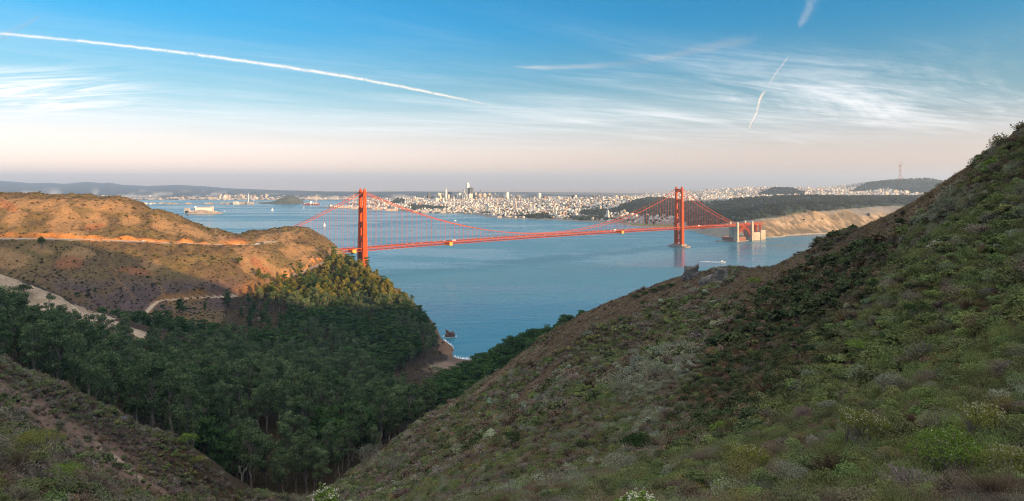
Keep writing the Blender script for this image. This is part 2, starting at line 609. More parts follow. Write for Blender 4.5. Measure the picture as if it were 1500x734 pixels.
def ground(x, y):
    """height of the headlands at plan position x, y; also returns road distances"""
    x = np.asarray(x, float)
    y = np.asarray(y, float)
    h = HRBF(x, y)
    r = np.hypot(x, y)
    k = np.clip((r - 30) / 600, 0.0, 1.0)
    n = fbm(x, y, 150, 4, 3) * 9.0 * k + fbm(x, y, 34, 4, 11) * (0.5 + 2.6 * k)
    ridged = 1 - np.abs(fbm(x + 0.35 * y, y * 0.45, 75, 3, 21)) * 2.6
    n = n + (ridged - 0.5) * 5.5 * k
    rid2 = 1 - np.abs(fbm(x - 0.2 * y, y * 0.5, 26, 3, 23)) * 2.6
    n = n + (rid2 - 0.5) * 1.7 * k + fbm(x, y, 11, 3, 27) * 1.1 * k
    n = n + fbm(x, y, 7, 3, 31) * 0.35 * np.clip(1 - r / 500, 0.2, 1)
    land = sstep(-2, 12, h)
    h = h + n * land * sstep(2, 30, r + 2)
    out = []
    for line, wd_, sh in ((ROAD, 5.0, 13.0), (TRAIL, 3.2, 9.0)):
        m = (x > line[:, 0].min() - 40) & (x < line[:, 0].max() + 40) & (y > line[:, 1].min() - 40) & (y < line[:, 1].max() + 40)
        d = np.full(h.shape, 1e9)
        if m.any():
            dd, zz = polyline_dist(x[m], y[m], line[::2])
            d[m] = dd
            w = 1 - sstep(wd_, sh, dd)
            hm = h[m]
            up = hm - zz
            h[m] = hm * (1 - w) + (zz + np.clip(up, -1, 0.0)) * w
            d[m] = np.where(up > -0.5, dd, dd + 1000)       # >1000: downhill side
        out.append(d)
    return h, out[0], out[1]


# colours of the ground itself (dry grass, scrub litter, red chert, road cuts), plus a painted shade tone
TAN = np.array((0.240, 0.140, 0.064))
PALE = np.array((0.36, 0.265, 0.185))
SCRUB = np.array((0.108, 0.070, 0.036))
OLIVE = np.array((0.130, 0.088, 0.036))
REDSOIL = np.array((0.235, 0.095, 0.045))
CUT = np.array((0.52, 0.21, 0.060))
DUST = np.array((0.46, 0.36, 0.27))
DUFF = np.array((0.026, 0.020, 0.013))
BEACH = np.array((0.10, 0.070, 0.055))
HEATH_SHADE = np.array((0.074, 0.050, 0.050))  # heath brown pushed dark and purple for the hillside's shade


def blob(px, py, cx, cy, rx, ry, ang, soft, nz):
    a = math.radians(ang)
    dx, dy = px - cx, py - cy
    u = (dx * math.cos(a) + dy * math.sin(a)) / rx
    v = (-dx * math.sin(a) + dy * math.cos(a)) / ry
    d = np.sqrt(u * u + v * v) + nz * 0.95
    return 1 - sstep(1 - soft, 1 + soft, d)


def ground_colour(x, y, h, dr, dt):
    px, py = PX(x, np.maximum(y, 1), h)
    r = np.hypot(x, y)
    n1 = fbm(x, y, 60, 5, 41)
    n2 = fbm(x, y, 14, 4, 51)
    n3 = fbm(x, y, 220, 3, 61)
    c = np.empty(h.shape + (3,))

    def lay(m, col):
        nonlocal c
        m = np.clip(m, 0, 1)[..., None]
        c = c * (1 - m) + col * m
    far = y > 560
    px = px + 16 * fbm(x, y, 70, 3, 43) * np.clip(600 / np.maximum(r, 1), 0.5, 3)
    py = py + 7 * fbm(x, y, 60, 3, 47) * np.clip(600 / np.maximum(r, 1), 0.5, 3)
    c[:] = SCRUB
    lay(sstep(-0.15, 0.25, n1 + 0.4 * n2), OLIVE)
    nz = n1 * 0.9 + n2 * 0.8
    # far hill
    tan = np.zeros(h.shape)
    for b in [(95, 318, 20, 22, 20), (150, 303, 45, 9, 5), (40, 300, 60, 8, 3), (105, 345, 22, 8, 0), (140, 322, 16, 10, 20), (190, 322, 16, 9, 0), (240, 330, 22, 9, 30), (20, 318, 14, 20, 35),
              (290, 342, 40, 7, 20), (330, 350, 22, 6, 10), (15, 378, 36, 14, 8), (60, 365, 22, 7, 8), (110, 372, 18, 9, 0), (400, 350, 32, 6, -8), (440, 363, 26, 5, 14), (412, 344, 30, 4, -5),
              (440, 377, 30, 9, 24), (390, 390, 36, 16, 32), (365, 380, 18, 14, 30), (425, 400, 14, 8, 20), (500, 378, 26, 8, 36), (545, 405, 26, 6, 38), (480, 395, 12, 6, 0), (222, 388, 12, 8, 0)]:
        tan = np.maximum(tan, blob(px, py, *b, 0.25, nz))
    lay(tan * far, TAN)
    red = np.zeros(h.shape)
    for b in [(12, 303, 14, 6, 25), (345, 353, 26, 5, 0), (380, 388, 22, 8, 30), (140, 332, 14, 4, -12), (500, 385, 14, 6, 40), (590, 430, 26, 4, 48), (100, 385, 16, 8, 0), (550, 404, 20, 4, 38), (205, 398, 30, 5, 6), (615, 465, 14, 4, 55)]:
        red = np.maximum(red, blob(px, py, *b, 0.3, nz))
    lay(red * far * 0.8, REDSOIL)
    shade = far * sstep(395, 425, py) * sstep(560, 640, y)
    lay(shade * 0.92 * sstep(-0.3, 0.1, n1 + n3), HEATH_SHADE)  # shade on the far hill painted into the ground colour
    for b in [(235, 420, 4, 40, -30), (180, 415, 4, 34, -35)]:
        lay(blob(px, py, *b, 0.4, nz) * far * 0.5, TAN * 0.8)
    # pale spur
    spur = in_poly(px, py + 6 * n1, [(-300, 330), (-60, 380), (0, 400), (60, 424), (120, 450), (215, 487), (215, 500), (150, 500), (60, 480), (-300, 470)]) & (y > 520) & (y < 690)
    lay(spur * 0.95, PALE * (0.92 + 0.35 * n2[..., None]))
    lay(spur * sstep(0.18, 0.4, n1) * 0.6, SCRUB)
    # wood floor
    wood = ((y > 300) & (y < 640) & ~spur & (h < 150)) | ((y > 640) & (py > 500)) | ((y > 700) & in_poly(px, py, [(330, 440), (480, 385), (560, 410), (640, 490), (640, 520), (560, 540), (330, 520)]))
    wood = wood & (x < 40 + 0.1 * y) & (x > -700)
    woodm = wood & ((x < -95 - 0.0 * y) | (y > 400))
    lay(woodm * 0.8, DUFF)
    # near slopes, ground darkened to stand in for shade between shrubs
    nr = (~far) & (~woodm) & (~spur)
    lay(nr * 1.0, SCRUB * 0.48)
    lay(nr * sstep(-0.05, 0.3, n1 + 0.5 * n2) * 0.7, HEATH_SHADE * 0.6)
    crest = np.zeros(h.shape)
    for b in [(930, 432, 110, 26, -22), (1000, 418, 60, 18, -15), (1120, 400, 80, 16, -24), (1290, 330, 90, 13, -32), (1385, 275, 50, 12, -38), (840, 484, 70, 14, -38), (730, 552, 60, 6, -42), (640, 612, 50, 4, -40), (790, 560, 60, 8, -45)]:
        crest = np.maximum(crest, blob(px, py, *b, 0.35, nz * 0.55))
    crest = crest * (y > 100) * nr * (x > -80)
    lay(crest * 0.7, np.array((0.150, 0.108, 0.076)))
    pl = np.zeros(h.shape)
    for b in [(1010, 432, 26, 7, -10), (860, 465, 40, 5, -35), (760, 525, 40, 6, -38), (680, 585, 50, 5, -42), (710, 570, 40, 5, -42)]:
        pl = np.maximum(pl, blob(px, py, *b, 0.4, nz))
    lay(pl * nr * (y > 250) * 0.55, np.array((0.24, 0.18, 0.13)))
    # red bare strip on the left near slope
    bare = np.zeros(h.shape)
    for b in [(40, 590, 90, 16, 30), (130, 650, 100, 24, 34), (200, 700, 70, 18, 35), (180, 690, 60, 6, 38)]:
        bare = np.maximum(bare, blob(px, py, *b, 0.35, nz))
    bare = bare * (y > 90) * (y < 320) * (x < -90)
    lay(bare * 0.85, np.array((0.165, 0.105, 0.080)))
    edge = blob(px, py, 165, 672, 40, 4, 38, 0.5, nz) * (y > 90) * (y < 320) * (x < -90)
    lay(edge, PALE * 0.9)
    # beach and the clearing behind it
    bch = ((h < 2.6) & (x > -160) & (x < 120) & (y > 820) & (y < 1000))
    lay(bch * 1.0, BEACH)
    clr = blob(px, py, 645, 537, 19, 7, -5, 0.4, nz * 0.6) * (y > 780)
    lay(clr * 0.85, np.array((0.19, 0.14, 0.105)))
    rocky = far & (h < 7) & (h > -3) & (y > 900) & (x > -420)
    lay(rocky * 0.8, np.array((0.15, 0.085, 0.052)))
    # roads: cut bank on the uphill side, dust on the road
    for d, w0, w1 in ((dr, 4.6, 13.0), (dt, 2.6, 8.0)):
        up = (d < 900)
        cut = np.clip(1 - sstep(w1 - 5, w1 + 3, d + 14 * n1 + 9 * n2), 0, 1) * up
        if w0 > 4:
            cut = cut * (1 - sstep(352, 372, px))
            lay(cut, CUT * (0.85 + 0.35 * n2[..., None]))
        else:
            lay(cut * np.where(px < 300, 0.75, np.where(px < 415, 0.45, 1.0)), np.where((px < 415)[..., None], TAN * np.array((1.0, .8, .62)), CUT))
        core = 1 - sstep(w0 - 1, w0 + 1.5, np.where(d > 900, d - 1000, d))
        if w0 < 4:
            core = core * np.where((px > 350) & (px < 427), 0.0, 1.0)
        lay(core, DUST)
    return np.clip(c * (1 + 0.22 * n2[..., None] + 0.16 * n1[..., None]), 0.01, 1)


def ground_mat():
    m = bpy.data.materials.new('hill_ground')
    m.use_nodes = True
    T = NT(m.node_tree)
    out = T.n('ShaderNodeOutputMaterial')
    b = T.n('ShaderNodeBsdfPrincipled')
    at = T.n('ShaderNodeAttribute', attribute_name='Col')
    ge = T.n('ShaderNodeNewGeometry')
    p = ge.outputs['Position']
    a = T.noise(p, 0.35, 5, 0.65)
    c = T.noise(p, 3.0, 4, 0.65)
    f = T.math('ADD', T.math('MULTIPLY', a, 0.6), T.math('MULTIPLY', c, 0.4))
    col = T.mix(1.0, at.outputs['Color'], T.ramp(f, [(0.32, (0.55, 0.55, 0.55)), (0.68, (1.45, 1.42, 1.38))]), 'MULTIPLY')
    T.set(b.inputs['Base Color'], col)
    b.inputs['Roughness'].default_value = 0.95
    b.inputs['Specular IOR Level'].default_value = 0.1
    bp = T.n('ShaderNodeBump')
    bp.inputs['Strength'].default_value = 0.7
    bp.inputs['Distance'].default_value = 0.8
    T.set(bp.inputs['Height'], T.math('ADD', T.math('MULTIPLY', a, 1.4), T.math('MULTIPLY', c, 0.3)))
    T.set(b.inputs['Normal'], bp.outputs[0])
    T.set(out.inputs[0], b.outputs[0])
    return m


def build_headlands():
    ang = np.radians(np.r_[np.arange(-180, -60, 3.0), np.arange(-60, -45, 0.6), np.arange(-45, 42, 0.14), np.arange(42, 75, 0.8), np.arange(75, 180, 3.0)])
    rad = np.r_[0.0, np.geomspace(1.5, 640, 430), np.arange(644, 1460, 3.4), np.geomspace(1464, 2100, 40)]
    A, R = np.meshgrid(ang, rad)
    x, y = R * np.sin(A), R * np.cos(A)
    h, dr, dt = ground(x, y)
    h = np.maximum(h, -14)
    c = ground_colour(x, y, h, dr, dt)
    nr, na = x.shape
    i, j = np.meshgrid(np.arange(nr - 1), np.arange(na), indexing='ij')
    j2 = (j + 1) % na
    f = np.stack([i * na + j, (i + 1) * na + j, (i + 1) * na + j2, i * na + j2], -1).reshape(-1, 4)
    f = f[:, ::-1].copy()
    # drop what lies wholly under the sea
    hv = h.ravel()
    keep = (hv[f].max(1) > -6)
    f = f[keep]
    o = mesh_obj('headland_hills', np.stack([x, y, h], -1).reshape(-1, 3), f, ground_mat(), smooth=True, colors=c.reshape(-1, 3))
    tag(o, 'brown coastal hills dropping to a wooded cove in the foreground', 'hills', kind='structure')
    return o


headland = build_headlands()


def strip(name, line, width, lift, material, label):
    d = np.gradient(line[:, :2], axis=0)
    nrm = np.stack([-d[:, 1], d[:, 0]], 1)
    nrm /= np.linalg.norm(nrm, axis=1)[:, None] + 1e-9
    L = line[:, :2] + nrm * width / 2
    R = line[:, :2] - nrm * width / 2
    zl = np.maximum(ground(L[:, 0], L[:, 1])[0], ground(line[:, 0], line[:, 1])[0]) + lift
    zr = np.maximum(ground(R[:, 0], R[:, 1])[0], zl - lift - 0.3) + lift
    n = len(line)
    v = np.concatenate([np.c_[L, zl], np.c_[R, zr]])
    f = np.array([(i, i + 1, n + i + 1, n + i) for i in range(n - 1)])
    o = mesh_obj(name, v, f[:, ::-1].copy(), material)
    return tag(o, label, 'road', kind='structure')


strip('road', ROAD, 7.0, 0.35, mat('road_asphalt', (0.42, 0.36, 0.29), 0.9, 0.12, 0.2), 'pale road cut across the sunlit left hill')
_tp = CX + F * TRAIL[:, 0] / TRAIL[:, 1]
for _m, _w in ((_tp < 352, 'dusty track bending through the shaded slope'), (_tp > 427, 'short sunlit track on the far headland slope')):
    strip('dirt_path', TRAIL[_m], 3.6, 0.3, mat('dirt_path_dust', (0.40, 0.30, 0.21), 0.95, 0.2, 0.2), _w)

# ------------------------------------------------------------------ water
def water_mat():
    m = bpy.data.materials.new('bay_water')
    m.use_nodes = True
    T = NT(m.node_tree)
    out = T.n('ShaderNodeOutputMaterial')
    b = T.n('ShaderNodeBsdfPrincipled')
    ge = T.n('ShaderNodeNewGeometry')
    p = ge.outputs['Position']
    mp = T.n('ShaderNodeMapping')
    T.set(mp.inputs['Vector'], p)
    mp.inputs['Rotation'].default_value = (0, 0, math.radians(-20))
    mp.inputs['Scale'].default_value = (0.35, 1.0, 1.0)
    w1 = T.noise(mp.outputs[0], 0.05, 5, 0.6)
    w2 = T.noise(mp.outputs[0], 0.006, 4, 0.6)
    w3 = T.noise(mp.outputs[0], 0.0021, 6, 0.62, dist=1.2)
    b.inputs['Base Color'].default_value = (0.012, 0.075, 0.10, 1)
    col = T.ramp(w3, [(0.35, (0.020, 0.115, 0.162)), (0.65, (0.052, 0.168, 0.208))])
    T.set(b.inputs['Base Color'], col)
    T.set(b.inputs['Roughness'], T.maprange(w3, 0.42, 0.62, 0.20, 0.40))
    b.inputs['IOR'].default_value = 1.33
    b.inputs['Specular IOR Level'].default_value = 0.58
    bp = T.n('ShaderNodeBump')
    T.set(bp.inputs['Strength'], T.maprange(w3, 0.42, 0.62, 0.34, 0.75))
    bp.inputs['Distance'].default_value = 2.0
    T.set(bp.inputs['Height'], T.math('ADD', w1, T.math('MULTIPLY', w2, 0.5)))
    T.set(b.inputs['Normal'], bp.outputs[0])
    T.set(out.inputs[0], b.outputs[0])
    return m


def build_water():
    ang = np.linspace(0, 2 * np.pi, 72, endpoint=False)
    rad = np.array([200, 1000, 3000, 7000, 11000])
    v = [(0, 0, 0)] + [(r * math.sin(a), r * math.cos(a), 0) for r in rad for a in ang]
    n = len(ang)
    f = [(0, 1 + (k + 1) % n, 1 + k) for k in range(n)]
    for i in range(len(rad) - 1):
        for k in range(n):
            a, b = 1 + i * n + k, 1 + i * n + (k + 1) % n
            f.append((a, b, b + n, a + n))
    o = mesh_obj('bay_water', v, f, water_mat())
    tag(o, 'calm blue bay and strait', 'water', kind='structure')


build_water()

# ------------------------------------------------------------------ the red suspension bridge
ORANGE = (0.42, 0.060, 0.005)
M_ORANGE = mat('orange_paint', ORANGE, 0.7, 0.10, 0.15, spec=0.12)
M_ORANGE_T = mat('orange_truss_paint', (0.40, 0.058, 0.005), 0.7, 0.15, 0.3, spec=0.12)
M_CABLE = mat('orange_cable_paint', (0.40, 0.060, 0.010), 0.7, 0.06, 0.1, spec=0.12)
M_CONC = mat('pale_concrete', (0.42, 0.37, 0.29), 0.85, 0.18, 0.08)
M_PIER = mat('grey_pier_concrete', (0.25, 0.21, 0.18), 0.9, 0.25, 0.1)
M_ASPH = mat('deck_asphalt', (0.06, 0.06, 0.06), 0.9, 0.2, 0.3)
M_YELLOW = mat('ochre_sheeting', (0.62, 0.34, 0.07), 0.7, 0.1, 0.2)
M_WHITE = mat('white_paint', (0.80, 0.80, 0.78), 0.5, 0.05, 0.5)
M_GLASS = mat('dark_glass', (0.03, 0.035, 0.04), 0.15, 0.1, 0.5, spec=0.6)
M_TYRE = mat('black_rubber', (0.02, 0.02, 0.02), 0.9, 0.1, 1.0)

BN = np.array((-396.0, 1658.0, 0.0))                 # north tower
_bu = np.array((1038.0, 749.0, 0.0))
BU = _bu / np.linalg.norm(_bu)                       # along the bridge, southward
BW = np.array((BU[1], -BU[0], 0.0))                  # across, to the ocean side
SPAN, SIDE = 1281.0, 343.0


def deck_z(s):
    if s < 0:
        return 75.0 + 3.0 * s / SIDE
    if s > SPAN:
        return 75.0 - 3.0 * (s - SPAN) / SIDE
    t = s / SPAN
    return 75.0 + 16.0 * t * (1 - t)


def cable_z(s):
    top = 223.5
    if s < 0:
        t = -s / SIDE
        return top + (78.0 - top) * t - 11.0 * 4 * t * (1 - t)
    if s > SPAN:
        t = (s - SPAN) / SIDE
        return top + (78.0 - top) * t - 11.0 * 4 * t * (1 - t)
    t = s / SPAN
    return 83.5 + (top - 83.5) * (2 * t - 1) ** 2


def bxf(s, t, z):
    """bridge coordinates (along, across, up) -> local to the bridge root"""
    p = BU * s + BW * t
    return (p[0], p[1], z)


bridge = empty('suspension_bridge', tuple(BN), label='long orange red suspension bridge with two tall towers across the strait', cat='bridge')


def leg_profile():
    # half sizes (along, across) and the height range of every step
    return [(0, 12, 8.6, 6.4), (12, 66, 7.4, 5.4), (66, 103, 6.7, 4.9), (103, 141, 6.0, 4.3), (141, 179, 5.2, 3.7), (179, 219, 4.5, 3.1), (219, 227, 3.6, 2.5)]


def build_tower(s0, deep):
    c = 13.7
    body = None
    for side in (1, -1):
        mb = MB()
        for z0, z1, a, b in leg_profile():
            if z0 == 0:
                mb.prism([(s0 + sx * a, side * c + sy * b) for sx, sy in ((-1, -1), (1, -1), (1, 1), (-1, 1))], 10, z1, taper=0.93)
                continue
            # fluted shaft: core plus shallow ribs on each face
            mb.box((s0, side * c, (z0 + z1) / 2), (2 * a * 0.93, 2 * b * 0.90, z1 - z0))
            mb.box((s0, side * c, (z0 + z1) / 2 - 1.0), (2 * a * 0.66, 2 * b, z1 - z0 - 2.0))
            mb.box((s0, side * c, (z0 + z1) / 2 - 1.6), (2 * a, 2 * b * 0.62, z1 - z0 - 3.2))
            mb.box((s0, side * c, z1 - 0.5), (2 * a * 0.97, 2 * b * 0.96, 1.0))
        if side == 1:
            body = mb.build('tower', M_ORANGE, bridge, xf=bxf)
            lp = body
        else:
            lp = mb.build('leg', M_ORANGE, body, xf=bxf)
        k = MB()
        k.box((s0, side * c, 228.6), (6.0, 3.6, 3.2), taper=0.7)
        k.box((s0, side * c, 231.2), (1.6, 1.6, 2.2), taper=0.5)
        k.build('cable_saddle', M_ORANGE, body, xf=bxf)
    # portal struts above the road, with stepped brackets
    for z, hgt, th in ((216, 12, 5.6), (175, 11, 6.6), (137, 12, 7.6), (99, 13, 8.4)):
        mb = MB()
        mb.box((s0, 0, z), (th, 22, hgt))
        mb.box((s0, 0, z), (th + 0.8, 20, hgt * 0.55))
        for sy in (1, -1):
            mb.box((s0, sy * 8.0, z - hgt / 2 - 1.2), (th * 0.8, 4.2, 2.4))
            mb.box((s0, sy * 8.8, z - hgt / 2 - 3.2), (th * 0.7, 2.4, 1.8))
            mb.box((s0, sy * 8.6, z + hgt / 2 + 0.9), (th * 0.8, 3.0, 1.8))
        mb.build('portal_strut', M_ORANGE, body, xf=bxf)
    # cross bracing below the road
    mb = MB()
    for z0, z1 in ((14, 38), (40, 64)):
        for e in (-3.2, 3.2):
            mb.bar((s0 + e, -9, z0), (s0 + e, 9, z1), 1.8, 1.8)
            mb.bar((s0 + e, 9, z0), (s0 + e, -9, z1), 1.8, 1.8)
        mb.box((s0, 0, z1 + 1), (7.5, 19, 2.4))
    mb.build('cross_brace', M_ORANGE, body, xf=bxf)
    mb = MB()
    n = 24
    if deep:
        ring = [(s0 + 27 * math.copysign(abs(math.cos(a)) ** 0.8, math.cos(a)), 46 * math.copysign(abs(math.sin(a)) ** 0.8, math.sin(a))) for a in [2 * math.pi * i / n for i in range(n)]]
        mb.prism(ring, -8, 4.5)
        mb.prism([(s0 + sx * 15, sy * 25) for sx, sy in ((-1, -1), (1, -1), (1, 1), (-1, 1))], 4.5, 10.2)
    else:
        mb.prism([(s0 + sx * 14, sy * 25) for sx, sy in ((-1, -1), (1, -1), (1, 1), (-1, 1))], -6, 10.2)
    mb.build('pier', M_PIER, body, xf=bxf)


build_tower(0.0, False)
build_tower(SPAN, True)


def build_deck():
    s_end = SPAN + SIDE + 2
    xs = np.arange(-SIDE, s_end, 15.24)
    mb = MB()
    for a, b in zip(xs[:-1], xs[1:]):
        za, zb = deck_z(a), deck_z(b)
        v = []
        for s, z in ((a, za), (b, zb)):
            v += [(s, -13.6, z - 1.2), (s, 13.6, z - 1.2), (s, 13.6, z + 0.25), (s, -13.6, z + 0.25)]
        mb._add(v, [(0, 4, 5, 1), (3, 2, 6, 7), (1, 5, 6, 2), (0, 3, 7, 4)])
    deck = mb.build('deck', M_ORANGE_T, bridge, xf=bxf)
    mb = MB()
    for a, b in zip(xs[:-1], xs[1:]):
        za, zb = deck_z(a) + 0.29, deck_z(b) + 0.29
        mb._add([(a, -9.4, za), (a, 9.4, za), (b, 9.4, zb), (b, -9.4, zb)], [(0, 3, 2, 1)])
    mb.build('roadway', M_ASPH, deck, xf=bxf)
    for side in (1, -1):
        mb = MB()
        t = side * 13.7
        ys = np.arange(-SIDE, s_end, 7.62)
        for i, (a, b) in enumerate(zip(ys[:-1], ys[1:])):
            za, zb = deck_z(a) - 0.4, deck_z(b) - 0.4
            mb.bar((a, t, za), (b, t, zb), 0.9, 1.1)
            mb.bar((a, t, za - 7.4), (b, t, zb - 7.4), 0.9, 1.0)
            mb.bar((a, t, za - 6.9), (a, t, za - 0.5), 0.38)
            if i % 2:
                mb.bar((a, t, za - 7.0), (b, t, zb - 0.6), 0.42)
            else:
                mb.bar((a, t, za - 0.6), (b, t, zb - 7.0), 0.42)
        mb.build('stiffening_truss', M_ORANGE_T, deck, xf=bxf)
        mb = MB()
        for a, b in zip(xs[:-1], xs[1:]):
            for dz in (0.7, 1.35):
                mb.bar((a, side * 13.3, deck_z(a) + dz), (b, side * 13.3, deck_z(b) + dz), 0.16, 0.3)
            mb.bar((a, side * 13.3, deck_z(a) + 0.26), (a, side * 13.3, deck_z(a) + 1.3), 0.3)
        mb.build('railing', M_ORANGE_T, deck, xf=bxf)
    mb = MB()
    for a in np.arange(-SIDE, s_end, 15.24):
        z = deck_z(a) - 7.8
        mb.bar((a, -13.2, z), (a, 13.2, z), 0.7, 0.9)
        mb.bar((a, -13.2, z), (a + 15.24, 13.2, deck_z(a + 15.24) - 7.8), 0.5, 0.5)
        mb.bar((a, 13.2, z), (a + 15.24, -13.2, deck_z(a + 15.24) - 7.8), 0.5, 0.5)
    mb.build('floor_bracing', mat('shade_dark_orange_steel', (0.16, 0.035, 0.014), 0.8, 0.3, 0.3), deck, xf=bxf)  # dark colour stands in for the shade under the deck
    lm = MB()
    for k, a in enumerate(np.arange(-SIDE + 20, s_end, 45.72)):
        for side in (1, -1):
            z = deck_z(a)
            lm.bar((a, side * 12.8, z), (a, side * 12.8, z + 9), 0.28)
            lm.bar((a, side * 12.8, z + 8.9), (a, side * 10.6, z + 9.2), 0.24)
    o = lm.build('lamp_posts', M_ORANGE_T, deck, xf=bxf)
    o['kind'] = 'stuff'


build_deck()

for side in (1, -1):
    mb = MB()
    ss = np.r_[np.linspace(-SIDE, 0, 16), np.linspace(0, SPAN, 60)[1:], np.linspace(SPAN, SPAN + SIDE, 16)[1:]]
    mb.tube([(s, side * 13.7, cable_z(s) + (1.5 if abs(s) < 1 or abs(s - SPAN) < 1 else 0)) for s in ss], 0.85, 6)
    mb.build('main_cable', M_CABLE, bridge, xf=bxf)


def build_suspenders():
    spots = []
    for k in range(1, 84):
        spots.append(k * SPAN / 84)
    for k in range(1, 22):
        spots += [-k * SIDE / 22.0, SPAN + k * SIDE / 22.0]
    todo = [(cable_z(s) - deck_z(s), s, side) for s in spots for side in (1, -1)]
    # the hundred that show largest: tallest and nearest
    todo.sort(key=lambda q: -q[0] / (1658 + 0.585 * q[1]))
    rest = MB()
    for k, (hgt, s, side) in enumerate(todo):
        mb = rest if k >= 100 else MB()
        for e in (-0.35, 0.35):
            mb.bar((s + e, side * 13.7, deck_z(s)), (s + e, side * 13.7, cable_z(s)), 0.20, 0.20)
        if k < 100:
            mb.build('suspender_cable', M_CABLE, bridge, xf=bxf)
    o = rest.build('suspender_cables', M_CABLE, bridge, xf=bxf)
    o['kind'] = 'stuff'


build_suspenders()


def build_south_end():
    s1, s2 = SPAN + SIDE + 6, SPAN + SIDE + 110
    # tall concrete pylons either side of the arch
    for s0, name in ((s1, 'pylon'), (s2, 'pylon')):
        mb = MB()
        for side in (1, -1):
            t = side * 17.2
            mb.box((s0, t, 34), (10, 6.6, 76))
            mb.box((s0, t, 75), (8.4, 5.6, 6))
            mb.box((s0, t, 80), (7.2, 4.8, 4.2))
            mb.box((s0, t, 40), (6.0, 7.4, 70))
        mb.box((s0, 0, 31), (8.6, 27.8, 70))
        o = mb.build(name, M_CONC, bridge, xf=bxf)
        sl = MB()
        sl.box((s0 - 4.2, 0, 28), (0.6, 4.2, 44))
        sl.build('recess', M_PIER, o, xf=bxf)
    # steel arch over the old fort
    mb = MB()
    n = 22
    A = s1 + 5
    B = s2 - 5
    for side in (1, -1):
        t = side * 13.0
        pin, pout = [], []
        for i in range(n + 1):
            f = i / n
            s = A + (B - A) * f
            zi = 14 + 38 * 4 * f * (1 - f)
            zo = 22 + 40 * 4 * f * (1 - f)
            pin.append((s, t, zi))
            pout.append((s, t, zo))
        for i in range(n):
            mb.bar(pin[i], pin[i + 1], 1.6, 1.6)
            mb.bar(pout[i], pout[i + 1], 1.6, 1.6)
            mb.bar(pin[i], pout[i + 1], 0.7)
            mb.bar(pin[i + 1], pout[i + 1], 0.7)
            if i % 2 == 0:
                mb.bar(pout[i], (pout[i][0], t, 66), 0.9)
    for i in range(0, n + 1, 2):
        f = i / n
        mb.bar((A + (B - A) * f, -13, 14 + 38 * 4 * f * (1 - f)), (A + (B - A) * f, 13, 14 + 38 * 4 * f * (1 - f)), 1.0)
        mb.bar((A + (B - A) * f, -13, 22 + 40 * 4 * f * (1 - f)), (A + (B - A) * f, 13, 22 + 40 * 4 * f * (1 - f)), 1.0)
    mb.build('steel_arch', M_ORANGE_T, bridge, xf=bxf)
    # deck over the arch and the trestle beyond it
    mb = MB()
    e = s2 + 95
    mb.box(((s1 + e) / 2 + 4, 0, 71.4), (e - s1 - 10, 27.2, 1.6))
    for side in (1, -1):
        t = side * 13.7
        for z in (71.5, 65.5):
            mb.bar((s1 + 5, t, z), (e, t, z), 1.0, 1.4)
        s = s1 + 5
        k = 0
        while s < e - 6:
            mb.bar((s, t, 65.5), (s + 6, t, 71.5) if k % 2 else (s, t, 71.5), 0.6)
            s += 6
            k += 1
        mb.bar((s1 + 5, t, 73.6), (e, t, 73.6), 0.2, 0.5)
    ap = mb.build('approach_viaduct', M_ORANGE_T, bridge, xf=bxf)
    mb = MB()
    for s in (s2 + 34, s2 + 62):
        for side in (1, -1):
            mb.bar((s, side * 12.5, 30), (s, side * 12.5, 65), 2.6)
            mb.bar((s + 7, side * 12.5, 30), (s + 7, side * 12.5, 65), 2.6)
        for z0 in (32, 48):
            mb.bar((s, -12.5, z0), (s, 12.5, z0 + 15), 0.9)
            mb.bar((s, 12.5, z0), (s, -12.5, z0 + 15), 0.9)
    mb.build('trestle', M_ORANGE_T, ap, xf=bxf)
    # yellow-lit anchorage walls below the trestle
    for a, b, h in ((s2 + 7, s2 + 52, 33), (s2 + 58, s2 + 92, 40)):
        mb = MB()
        mb.box(((a + b) / 2, 4, h / 2 - 3), (b - a, 34, h + 6))
        for s in np.arange(a + 4, b, 8):
            mb.box((s, 21.3, h / 2 - 4), (1.4, 0.9, h))
        mb.build('anchorage_wall', M_CONC, bridge, xf=bxf)


build_south_end()


